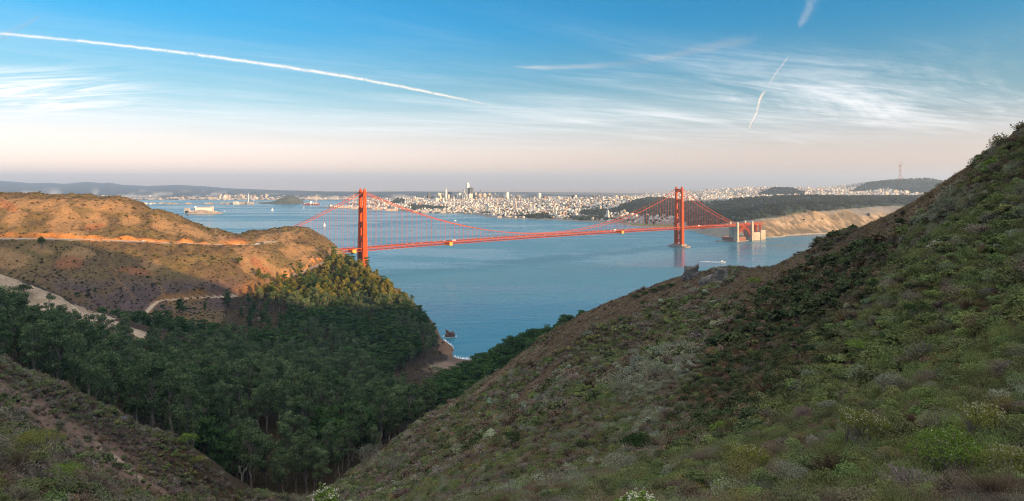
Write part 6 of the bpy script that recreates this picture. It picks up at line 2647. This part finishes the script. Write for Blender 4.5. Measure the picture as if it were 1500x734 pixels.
    tint = np.where((t > 0.975)[:, None], np.array((0.045, 0.062, 0.020)), tint)
    tint = np.where(((py > 405) & ~green[:, 0])[:, None], tint * np.array((0.66, 0.72, 1.15)), tint)  # lower bushes tinted purple-dark, hillside shade put into their colour
    size = rng.gamma(5, 1 / 5, n) * 1.35 * np.where(t > 0.975, 1.6, 1)
    print('hill bushes', n)
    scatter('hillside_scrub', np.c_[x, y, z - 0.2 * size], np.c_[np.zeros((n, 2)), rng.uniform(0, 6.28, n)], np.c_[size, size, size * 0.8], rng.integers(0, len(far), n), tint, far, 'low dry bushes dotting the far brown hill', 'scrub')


CHAP_GAIN = 1.4
chaparral()

# ------------------------------------------------------------------ single bushes, rocks and small things
def gz(x, y):
    return float(ground(np.array([float(x)]), np.array([float(y)]))[0][0])


def at_px(px, py, D0, D1):
    """nearest point of the ground seen at a photo pixel between two distances"""
    D = np.linspace(D0, D1, 900)
    x = (px - CX) / F * D
    z = ground(x, D)[0]
    line = HC - (py - HY) / F * D
    hit = np.nonzero(z >= line)[0]
    k = hit[0] if len(hit) else int(np.argmin(line - z))
    return x[k], D[k], z[k]


def plain_leaf(name, c1, c2, s=1.2, tr=0.2):
    return leaf_mat(name, c1, c2, s, tr)


BL = {
    'dark': plain_leaf('dark_bush_leaves', (0.022, 0.045, 0.016), (0.050, 0.080, 0.026)),
    'green': plain_leaf('green_bush_leaves', (0.095, 0.150, 0.028), (0.185, 0.260, 0.050)),
    'olive': plain_leaf('olive_bush_leaves', (0.110, 0.120, 0.026), (0.210, 0.205, 0.055)),
    'grey': plain_leaf('grey_bush_leaves', (0.120, 0.135, 0.090), (0.210, 0.225, 0.160)),
    'lichen': plain_leaf('lichen_bush_twigs', (0.150, 0.155, 0.105), (0.235, 0.240, 0.170)),
    'rust': plain_leaf('rust_bush_leaves', (0.100, 0.045, 0.018), (0.180, 0.085, 0.035)),
    'roadside': plain_leaf('roadside_tree_leaves', (0.055, 0.080, 0.018), (0.120, 0.150, 0.030)),
}
M_BLOSSOM = mat('cream_blossom', (0.66, 0.60, 0.46), 0.8, 0.12, 4.0)
M_STEM = mat('grey_brown_stems', (0.20, 0.165, 0.135), 0.9, 0.3, 3.0)


def bush(name, x, y, w, h, leafkey, label, group=None, seed=1, leaf=0.12, n=1600, flat=1.0, blossom=0, stems=10, skirt=0.0, depth=None, sink=0.15, cat='bush', z=None):
    """rounded shrub: crown of leaf sprigs on branching stems, with blossom heads where it flowers"""
    rng = np.random.default_rng(seed)
    z0 = gz(x, y) if z is None else z
    t = empty(name, (x, y, z0 - sink * h), rng.uniform(0, 6.28) if depth is None else 0.0, label, cat, group)
    dp = depth or w
    lobes = []
    k = 13
    for i in range(k):
        a, r = i * 2.4 + rng.uniform(-.4, .4), math.sqrt((i + 0.5) / k) * 0.74
        rr = rng.uniform(0.24, 0.40)
        hz = h * (skirt + (1 - skirt) * (0.38 + 0.42 * (1 - r ** 2) + rng.uniform(-.07, .12)))
        lobes.append((np.array((math.cos(a) * r * w / 2, math.sin(a) * r * dp / 2, hz)), (rr * w * 0.55, rr * dp * 0.55, rr * h * 0.62 * (1 - 0.5 * skirt))))
    P, Nn = lobe_points(lobes, n / k, rng, 0.45, up=-0.35)
    P[:, 2] = np.maximum(P[:, 2], 0.02)
    Nn /= np.linalg.norm(Nn, axis=1)[:, None]
    V, Fq = quads_from(P, Nn + np.array((0, 0, 0.25)), leaf, rng, 0.62)
    mesh_obj('foliage', V, Fq, BL[leafkey], t)
    if stems:
        mb = MB()
        for i in range(stems):
            c = lobes[i % k][0]
            b = np.array((c[0] * 0.12, c[1] * 0.12, -0.1 * h))
            m_ = b * 0.45 + c * 0.55 + rng.normal(0, 0.05 * w, 3)
            rr = 0.013 * w + 0.006
            mb.tube([b, m_, c], [rr, rr * 0.7, rr * 0.35], 5, cap=False)
            for q in range(4):
                e = c + rng.normal(0, 0.16, 3) * np.array((w, dp, h)) * 0.8
                mb.tube([m_, (m_ + e) / 2 + rng.normal(0, 0.03 * w, 3), e], [rr * 0.5, rr * 0.35, rr * 0.15], 4, cap=False)
        mb.build('branches', M_STEM, t)
    if blossom:
        top = P[(Nn[:, 2] > 0.0)]
        top = top[np.argsort(-(top[:, 2] + rng.normal(0, 0.1 * h, len(top))))][:int(len(top) * 0.55)]
        pick = rng.choice(len(top), min(blossom, len(top)), replace=False)
        cen = top[pick] + np.array((0, 0, leaf * 0.35))
        Q = np.repeat(cen, 7, 0) + rng.normal(0, leaf * 0.28, (len(cen) * 7, 3))
        V, Fq = quads_from(Q, rng.normal(0, 1, Q.shape), leaf * 0.42, rng, 0.9)
        o = mesh_obj('blossom', V, Fq, M_BLOSSOM, t)
        o['kind'] = 'stuff'
    return t


def single_bushes():
    L = [
        # px, py of the foot, D range, width px, height px, leaves, leaf size, blossom, label
        (935, 668, 70, 200, 62, 34, 'dark', 0.22, 0, 'large dark green oval bush on the right slope', 2600),
        (752, 652, 100, 260, 36, 20, 'dark', 0.26, 0, 'dark green bush low on the right slope, left of the largest oval bush', 1500),
        (946, 450, 200, 420, 22, 9, 'dark', 0.40, 0, 'small dark round bush on the grassy crest below the rock outcrop', 700),
        (1262, 668, 14, 40, 88, 66, 'olive', 0.075, 190, 'open branched flowering bush with bare lower stems at the bottom right', 4200),
        (1385, 700, 10, 34, 118, 70, 'green', 0.075, 30, 'bright green leafy bush at the bottom right', 5200),
        (1438, 655, 12, 40, 76, 60, 'olive', 0.080, 120, 'grey stemmed bush with a thin leafy cap right of the bright green bush', 2600),
        (1500, 742, 6, 22, 128, 92, 'olive', 0.045, 260, 'bush thick with cream blossom in the bottom right corner', 9000),
        (1462, 598, 20, 60, 40, 28, 'grey', 0.09, 110, 'small bush topped with white blossom near the right edge', 1500),
        (1095, 700, 16, 60, 82, 50, 'olive', 0.085, 60, 'broad olive bush with pale blossom along its top edge', 4200),
        (1165, 722, 12, 40, 74, 44, 'lichen', 0.075, 0, 'grey twiggy bush hung with lichen beside the broad olive bush', 1800),
        (938, 752, 10, 30, 96, 42, 'green', 0.062, 240, 'flowering bush poking up from the bottom edge, right of centre', 4200),
        (476, 752, 5, 26, 62, 50, 'green', 0.050, 150, 'flowering sprigs poking up from the bottom edge, left of centre', 2200),
        (352, 750, 5, 26, 40, 26, 'green', 0.045, 90, 'low flowering sprigs at the bottom edge below the valley wood', 1400),
        (28, 735, 36, 90, 84, 52, 'olive', 0.12, 40, 'large olive bush with pale tips in the bottom left corner', 4200),
        (50, 675, 40, 90, 76, 44, 'olive', 0.13, 0, 'yellow green bush above the bottom left corner', 3000),
        (88, 716, 36, 90, 60, 36, 'green', 0.12, 0, 'green bush on the bank left, right of the large olive bush', 2400),
        (955, 560, 90, 240, 66, 30, 'lichen', 0.22, 0, 'pale lichen covered thicket in the middle of the right slope', 2600),
        (905, 582, 90, 240, 48, 24, 'lichen', 0.22, 0, 'smaller pale lichen thicket left of the large pale thicket', 1800),
        (838, 648, 80, 220, 30, 18, 'grey', 0.20, 0, 'grey green bush left of the large dark oval bush', 1200),
        (1392, 312, 60, 170, 44, 24, 'grey', 0.20, 0, 'pale grey bush high on the right slope below the skyline', 1500),
        (1455, 250, 60, 170, 30, 18, 'green', 0.20, 0, 'green bush near the top right corner of the hill', 1200),
        (1283, 430, 60, 130, 34, 20, 'dark', 0.18, 0, 'dark green bush above the gully on the right slope', 1200),
        (1105, 420, 120, 300, 28, 14, 'green', 0.32, 0, 'green bush on the crest right of the rock outcrop', 900),
        (580, 690, 110, 330, 64, 26, 'grey', 0.35, 0, 'rounded grey green bush where the right slope meets the wood', 1600),
        (540, 652, 240, 340, 46, 30, 'grey', 0.45, 0, 'rounded grey bush on the lower skyline of the right slope', 1200),
        (172, 688, 100, 240, 20, 10, 'dark', 0.30, 0, 'small dark bush on the red soil of the left slope', 600),
        (6, 585, 100, 260, 14, 9, 'dark', 0.30, 0, 'small dark bush at the left edge on the red soil', 500),
        (275, 655, 240, 330, 30, 22, 'green', 0.50, 0, 'bright green bush at the foot of the valley wood', 900),
        (290, 680, 240, 330, 24, 12, 'olive', 0.45, 0, 'yellow green bush at the edge of the left slope below the wood', 600),
        (1192, 560, 50, 130, 40, 20, 'grey', 0.14, 0, 'grey green bush on the bank across the gully', 1300),
        (1260, 520, 40, 130, 46, 22, 'green', 0.13, 0, 'light green bush on the near bank above the gully', 1500),
        (1060, 640, 50, 140, 44, 22, 'green', 0.15, 0, 'rounded green bush above the broad olive bush', 1500),
        (1345, 470, 40, 120, 54, 26, 'dark', 0.13, 0, 'dark green bush in the upper middle of the near bank', 1800),
        (1215, 610, 30, 110, 36, 24, 'lichen', 0.11, 0, 'pale lichen covered bush above the open branched bush', 1500),
        (1310, 580, 24, 90, 58, 34, 'lichen', 0.10, 0, 'tall pale twiggy bush in the middle of the near bank', 2200),
    ]
    for k, (px, py, d0, d1, wp, hp, lf, ls, bl, lab, n) in enumerate(L):
        x, y, z = at_px(px, min(py, 733), d0, d1)
        skirt = 0.35 if 'bare lower stems' in lab or 'grey stemmed' in lab else 0.0
        if py > 733:
            Dq = np.linspace(d0, d1, 200)
            xq = (px - CX) / F * Dq
            gap = HC - (733 - HY) / F * Dq - ground(xq, Dq)[0]
            q = int(np.argmin(gap + 0.02 * Dq))
            x, y = xq[q], Dq[q]
            z = gz(x, y)
            top = HC - (py - hp - HY) / F * y
            h = max(top - z, 0.5)
            w = wp * y / F
            skirt = min(0.8, max(0.0, 1 - 2.0 * hp * y / F / h))
        else:
            w, h = wp * y / F, hp * y / F * 1.1
        bush('bush', x, y, w, h, lf, lab, None, 700 + k, ls, n, blossom=bl, stems=12 if ls < 0.12 else 7, skirt=skirt, z=z)
    # far single trees and bushes
    for px, py, d0, d1, wp, hp, lf, lab in [
        (61.5, 364, 880, 1000, 12.5, 17, 'roadside', 'dark green round tree just below the road on the left hill'),
        (351.5, 388, 900, 1120, 10.5, 12, 'roadside', 'lone round green bush casting a shadow on the tan slope'),
        (34, 434, 560, 640, 25, 17, 'dark', 'dark round bush alone on the pale grass spur'),
        (391, 417, 930, 1090, 15, 17, 'roadside', 'round dark tree at the left end of the sunlit headland trees'),
        (113, 434, 760, 900, 8, 6, 'dark', 'small green bush on the shaded slope behind the spur'),
    ]:
        x, y, z = at_px(px, py, d0, d1)
        bush('bush', x, y, wp * y / F, hp * y / F, lf, lab, None, int(px), 1.3, 700, stems=6, sink=0.05)
    # the long dark hedge-like patch on the crest
    for k, (px, py) in enumerate([(932, 436), (945, 431), (958, 427), (971, 423), (984, 420)]):
        x, y, z = at_px(px, py, 250, 420)
        bush('bush', x, y, 17 * y / F, 7.5 * y / F, 'dark', 'low dark scrub bush in the row along the grassy crest', 'row of dark bushes on the crest', 900 + k, 0.42, 700, stems=0, sink=0.45)


single_bushes()


def rock(name, x, y, z, sx, sy, sz, label, material, seed, group=None, cat='rock', spikes=4):
    """craggy outcrop"""
    rng = np.random.default_rng(seed)
    nu, nv = 44, 20
    th = np.linspace(0, 2 * np.pi, nu, endpoint=False)
    ph = np.linspace(-0.35, np.pi / 2, nv)
    T_, P_ = np.meshgrid(th, ph)
    dx, dy, dz = np.cos(T_) * np.cos(P_), np.sin(T_) * np.cos(P_), np.sin(P_)
    r = np.ones_like(T_)
    for k in range(70):
        d = rng.normal(0, 1, 3)
        d[2] = abs(d[2]) * 0.7
        d /= np.linalg.norm(d)
        lim = rng.uniform(0.60, 1.0)
        dot = dx * d[0] + dy * d[1] + dz * d[2]
        r = np.where(dot > 0.05, np.minimum(r, lim / np.maximum(dot, 0.05)), r)
    for k in range(spikes):
        a = rng.uniform(0, 6.28)
        c = np.array((math.cos(a) * 0.5, math.sin(a) * 0.5, 0.8))
        c /= np.linalg.norm(c)
        r = r + 0.35 * np.exp(-((dx - c[0]) ** 2 + (dy - c[1]) ** 2 + (dz - c[2]) ** 2) / 0.05)
    r = r + fbm(T_ * 2.2 * sx, P_ * 3 * sx, 1.2 * sx / 3, 4, seed) * 0.30
    V = np.stack([dx * r * sx, dy * r * sy, dz * r * sz], -1).reshape(-1, 3)
    i, j = np.meshgrid(np.arange(nv - 1), np.arange(nu), indexing='ij')
    j2 = (j + 1) % nu
    Fq = np.stack([i * nu + j, i * nu + j2, (i + 1) * nu + j2, (i + 1) * nu + j], -1).reshape(-1, 4)
    o = mesh_obj(name, V, Fq, material)
    o.location = (x, y, z)
    return tag(o, label, cat, group)


M_CRAG = mat('grey_crag', (0.155, 0.135, 0.118), 0.95, 0.35, 0.35, bump=0.9, bscale=0.8)
M_SEAROCK = mat('sea_rock', (0.115, 0.065, 0.045), 0.9, 0.45, 0.12, bump=0.8, bscale=0.3)
x, y, z = at_px(1012, 409, 250, 420)
rock('rock_outcrop', x, y, z + 1.2, 6.0, 4.0, 6.2, 'craggy grey rock outcrop on the crest of the right hill, left one of two', M_CRAG, 61)
x, y, z = at_px(1034, 417, 250, 420)
rock('rock_outcrop', x, y, z + 0.6, 4.4, 3.5, 3.4, 'low broken rocks between the two crags on the crest', M_CRAG, 63)
x, y, z = at_px(1057, 413, 250, 420)
rock('rock_outcrop', x, y, z + 1.2, 4.2, 3.4, 6.0, 'pointed grey rock outcrop on the crest, right one of two', M_CRAG, 66)
D = DW(492.5)
rock('sea_rock', (659 - CX) / F * D, D, -0.3, 11.5, 9, 9.0, 'brown sea rock standing alone in the water off the cove', M_SEAROCK, 71)
D = DW(499.5)
rock('sea_rock', (638 - CX) / F * D, D, -0.2, 3.4, 3.0, 2.2, 'small dark rock in the water at the tip of the headland', M_SEAROCK, 75)
D = DW(360)
rock('shore_rock', (1052 - CX) / F * 2610, 2610, -0.3, 11, 7, 3.5, 'dark rock awash at the corner of the brick fort', M_SEAROCK, 79)

# broken water along the cove beach and round the sea rock
def surf():
    rng = np.random.default_rng(12)
    mb = MB()
    for px in np.arange(641, 720, 0.22):
        D = np.linspace(790, 985, 400)
        x = (px - CX) / F * D
        h = ground(x, D)[0]
        k = np.nonzero((h[:-1] > 0.05) & (h[1:] <= 0.05))[0]
        if len(k) and rng.random() < 0.85:
            d = D[k[-1]]
            for off in (0.6, 4.5, 9.0):
                if rng.random() < (0.9, 0.45, 0.2)[(0.6, 4.5, 9.0).index(off)]:
                    mb.box(((px - CX) / F * (d + off), d + off + rng.normal(0, 0.5), 0.1), (rng.uniform(.6, 2.2), rng.uniform(.4, 1.1), 0.16), rz=rng.normal(0.5, 0.3), taper=0.6)
    D0 = DW(492.5)
    for k in range(70):
        a = rng.uniform(0, 6.28)
        r = rng.uniform(0.98, 1.10)
        mb.box(((659 - CX) / F * D0 + 10.2 * r * math.cos(a), D0 + 8 * r * math.sin(a), 0.08), (rng.uniform(.4, 1.4), rng.uniform(.3, .8), 0.14), rz=a + 1.57, taper=0.6)
    o = mb.build('surf', M_FOAM)
    tag(o, 'thin white surf along the cove beach and around the sea rock', 'surf', kind='stuff')


surf()

# vehicles on the hill road
def road_point(px):
    q = CX + F * ROAD[:, 0] / ROAD[:, 1]
    k = int(np.argmin(np.abs(q - px)))
    p, nx = ROAD[k], ROAD[min(k + 1, len(ROAD) - 1)]
    return p, math.atan2(nx[1] - p[1], nx[0] - p[0])


for px, paint, lab in ((209.5, 'white', 'white car driving along the sunlit road on the left hill'), (367, 'silver', 'leftmost parked car at the turnout where the road meets the saddle'), (375, 'white', 'white car parked in the middle of the turnout on the saddle'),
                       (380.5, 'black', 'black car parked in the row at the turnout on the saddle'), (385, 'dark blue', 'dark blue car at the right end of the turnout row')):
    p, a = road_point(px)
    t = make_car('car', paint, lab, 'cars on the hill road')
    t.location = (p[0], p[1], gz(p[0], p[1]) + 0.5)
    t.rotation_euler = (0, 0, a)
    t.scale = (1.15, 1.15, 1.15)

# two thin posts on the crest
for px, py, h_, lab in ((306.5, 337, 12, 'shorter thin post on the crest of the left hill'), (316, 338, 16, 'taller thin leaning post on the crest of the left hill')):
    D = 1172 if px < 310 else 1182
    x = (px - CX) / F * D
    t = empty('utility_pole', (x, D, gz(x, D) - 0.5), 0, lab, 'pole')
    mb = MB(); mb.tube([(0, 0, 0), (0.5, 0, h_)], [0.34, 0.22], 6); mb.build('post', M_BARK_G, t)
    mb = MB(); mb.bar((-1.0, 0, h_ * 0.9), (2.0, 0, h_ * 0.9), 0.25); mb.build('crossarm', M_BARK_G, t)

# blue tarpaulin shelter at the edge of the wood
x, y, z = at_px(182.5, 613.5, 255, 330)
t = empty('tent', (x, y, z), 0.4, 'small bright blue tent at the edge of the valley wood', 'tent')
M_BLUE = mat('blue_tarpaulin', (0.05, 0.25, 0.55), 0.5, 0.1, 2.0)
mb = MB()
mb._add([(-1.3, -1, 0), (1.3, -1, 0), (1.3, 1, 0), (-1.3, 1, 0), (-1.2, 0, 1.35), (1.2, 0, 1.35)], [(0, 1, 5, 4), (2, 3, 4, 5), (0, 4, 3), (1, 2, 5)])
mb.build('canopy', M_BLUE, t)
mb = MB(); mb.bar((1.25, 0, 0), (1.25, 0, 1.4), 0.05); mb.build('pole', M_WHITE, t)
t.scale = (0.6, 0.6, 0.6)

# dead white tree at the foot of the wood
x, y, z = at_px(354, 690, 300, 345)
o = bpy.data.objects.new('dead_tree', BARE[1])
COL.objects.link(o)
o.location = (x, y, z)
o.scale = (0.55, 0.55, 1.15)
tag(o, 'bleached dead tree against the dark foot of the valley wood', 'tree')

# ------------------------------------------------------------------ contrails: ribbons of ice crystals at flight level
def contrail_mat(name, sc, thr, dens):
    m = bpy.data.materials.new(name)
    m.use_nodes = True
    T = NT(m.node_tree)
    out = T.n('ShaderNodeOutputMaterial')
    at = T.n('ShaderNodeAttribute', attribute_name='edge')
    ge = T.n('ShaderNodeNewGeometry')
    nz = T.noise(ge.outputs['Position'], sc, 6, 0.65, dist=0.6)
    soft = T.maprange(at.outputs['Fac'], 0.0, 1.0)
    a = T.math('MULTIPLY', T.math('MULTIPLY', soft, T.maprange(nz, thr, thr + 0.34)), dens, clamp=True)
    d = T.n('ShaderNodeBsdfDiffuse')
    d.inputs['Color'].default_value = (0.95, 0.95, 0.96, 1)
    t2 = T.n('ShaderNodeBsdfTranslucent')
    t2.inputs['Color'].default_value = (0.95, 0.95, 0.96, 1)
    mx0 = T.n('ShaderNodeMixShader')
    mx0.inputs[0].default_value = 0.35
    T.set(mx0.inputs[1], d.outputs[0])
    T.set(mx0.inputs[2], t2.outputs[0])
    tr = T.n('ShaderNodeBsdfTransparent')
    mx = T.n('ShaderNodeMixShader')
    T.set(mx.inputs[0], a)
    T.set(mx.inputs[1], tr.outputs[0])
    T.set(mx.inputs[2], mx0.outputs[0])
    T.set(out.inputs[0], mx.outputs[0])
    return m


def contrail(pts, alt, widths, label, sc, thr, dens, wob=0.0, seed=1):
    """pts: photo pixels; the trail lies at one altitude and hangs as a soft curtain"""
    rng = np.random.default_rng(seed)
    px = np.array([p[0] for p in pts], float)
    py = np.array([p[1] for p in pts], float)
    t = np.r_[0, np.cumsum(np.hypot(np.diff(px), np.diff(py)))]
    s = np.linspace(0, t[-1], 140)
    X, Y = np.interp(s, t, px), np.interp(s, t, py)
    for _ in range(14):
        X[1:-1] = (X[:-2] + 2 * X[1:-1] + X[2:]) / 4
        Y[1:-1] = (Y[:-2] + 2 * Y[1:-1] + Y[2:]) / 4
    Wp = np.interp(s, t, widths)
    D = alt * F / (HY - Y)
    if np.ptp(px) < 80:
        D = np.full_like(D, D.mean())
    C = np.stack([(X - CX) / F * D, D, HC - (Y - HY) / F * D], 1)
    tang = np.gradient(C, axis=0)
    tang /= np.linalg.norm(tang, axis=1)[:, None]
    view = C / np.linalg.norm(C, axis=1)[:, None]
    up = np.cross(tang, view)
    up /= np.linalg.norm(up, axis=1)[:, None]
    up *= np.sign(up[:, 2:3] + 1e-6)
    back = np.cross(up, tang)
    w = (Wp * D / F)[:, None]
    wobv = (fbm(s * 1.0, s * 0 + seed, 18, 3, seed) * wob)[:, None] * w
    rows, edge = [], []
    K = 9
    for k in range(K):
        v = 2 * k / (K - 1) - 1
        rows.append(C + wobv * up + up * w * 0.5 * v + back * w * 0.25 * (1 - v * v))
        e = (1 - abs(v)) ** 1.1 * np.clip(np.minimum(s, s[-1] - s) / (0.12 * s[-1]), 0, 1)
        edge.append(e)
    V = np.stack(rows, 0)
    n = len(s)
    i, j = np.meshgrid(np.arange(K - 1), np.arange(n - 1), indexing='ij')
    Fq = np.stack([i * n + j, i * n + j + 1, (i + 1) * n + j + 1, (i + 1) * n + j], -1).reshape(-1, 4)
    o = mesh_obj('contrail', V.reshape(-1, 3), Fq, contrail_mat('ice_trail', sc, thr, dens), smooth=True)
    at = o.data.attributes.new('edge', 'FLOAT', 'POINT')
    at.data.foreach_set('value', np.concatenate(edge).astype(np.float32))
    return tag(o, label, 'contrail')


contrail([(-120, 36), (0, 49), (120, 60), (260, 76), (400, 95), (520, 114), (620, 133), (700, 150), (752, 161)], 10000, [7, 7, 7, 7.5, 8, 7.5, 6.5, 5, 3.5], 'long straight white contrail crossing the upper left sky', 0.0007, 0.20, 0.33, 0.15, 3)
contrail([(1096, 194), (1103, 178), (1109, 165), (1112, 152), (1119, 139), (1124, 130)], 9000, [3, 5, 7, 7, 8, 4], 'short crooked white contrail hanging low over the right half of the bay', 0.0006, 0.16, 0.55, 0.45, 5)
contrail([(1124, 130), (1134, 112), (1146, 96), (1158, 80)], 9000, [4, 6, 5, 4], 'faint broken upper end of the crooked contrail', 0.0006, 0.22, 0.22, 0.4, 7)
contrail([(1172, 42), (1182, 22), (1192, 2), (1200, -20)], 9500, [12, 24, 28, 24], 'blurred bright contrail smudge at the top edge right of centre', 0.0003, 0.12, 0.12, 0.2, 9)
contrail([(740, 97), (800, 99), (880, 96), (940, 90), (1000, 78), (1060, 66), (1120, 54)], 9500, [6, 10, 14, 16, 20, 26, 30], 'old spreading contrail arching up into the cirrus right of centre', 0.0003, 0.12, 0.18, 0.1, 11)
contrail([(-40, 72), (0, 55), (30, 40), (66, 20)], 9500, [14, 16, 12, 6], 'faint slanting contrail at the left edge crossing the long one', 0.0004, 0.22, 0.2, 0.2, 13)

# ------------------------------------------------------------------ the air
def build_haze():
    m = bpy.data.materials.new('haze_air')
    m.use_nodes = True
    T = NT(m.node_tree)
    out = T.n('ShaderNodeOutputMaterial')
    v = T.n('ShaderNodeVolumePrincipled')
    v.inputs['Color'].default_value = (0.66, 0.82, 1.0, 1)
    v.inputs['Density'].default_value = HAZE
    v.inputs['Anisotropy'].default_value = 0.35
    T.set(out.inputs['Volume'], v.outputs[0])
    mb = MB()
    mb.box((0, 13000, 270), (60000, 30000, 580))
    mb.v = [(a, b, -20 if c < 0 else 560) for a, b, c in mb.v]
    o = mb.build('haze', m)
    tag(o, 'thin evening haze over the bay', 'haze', kind='stuff')


HAZE = 4.2e-5
build_haze()
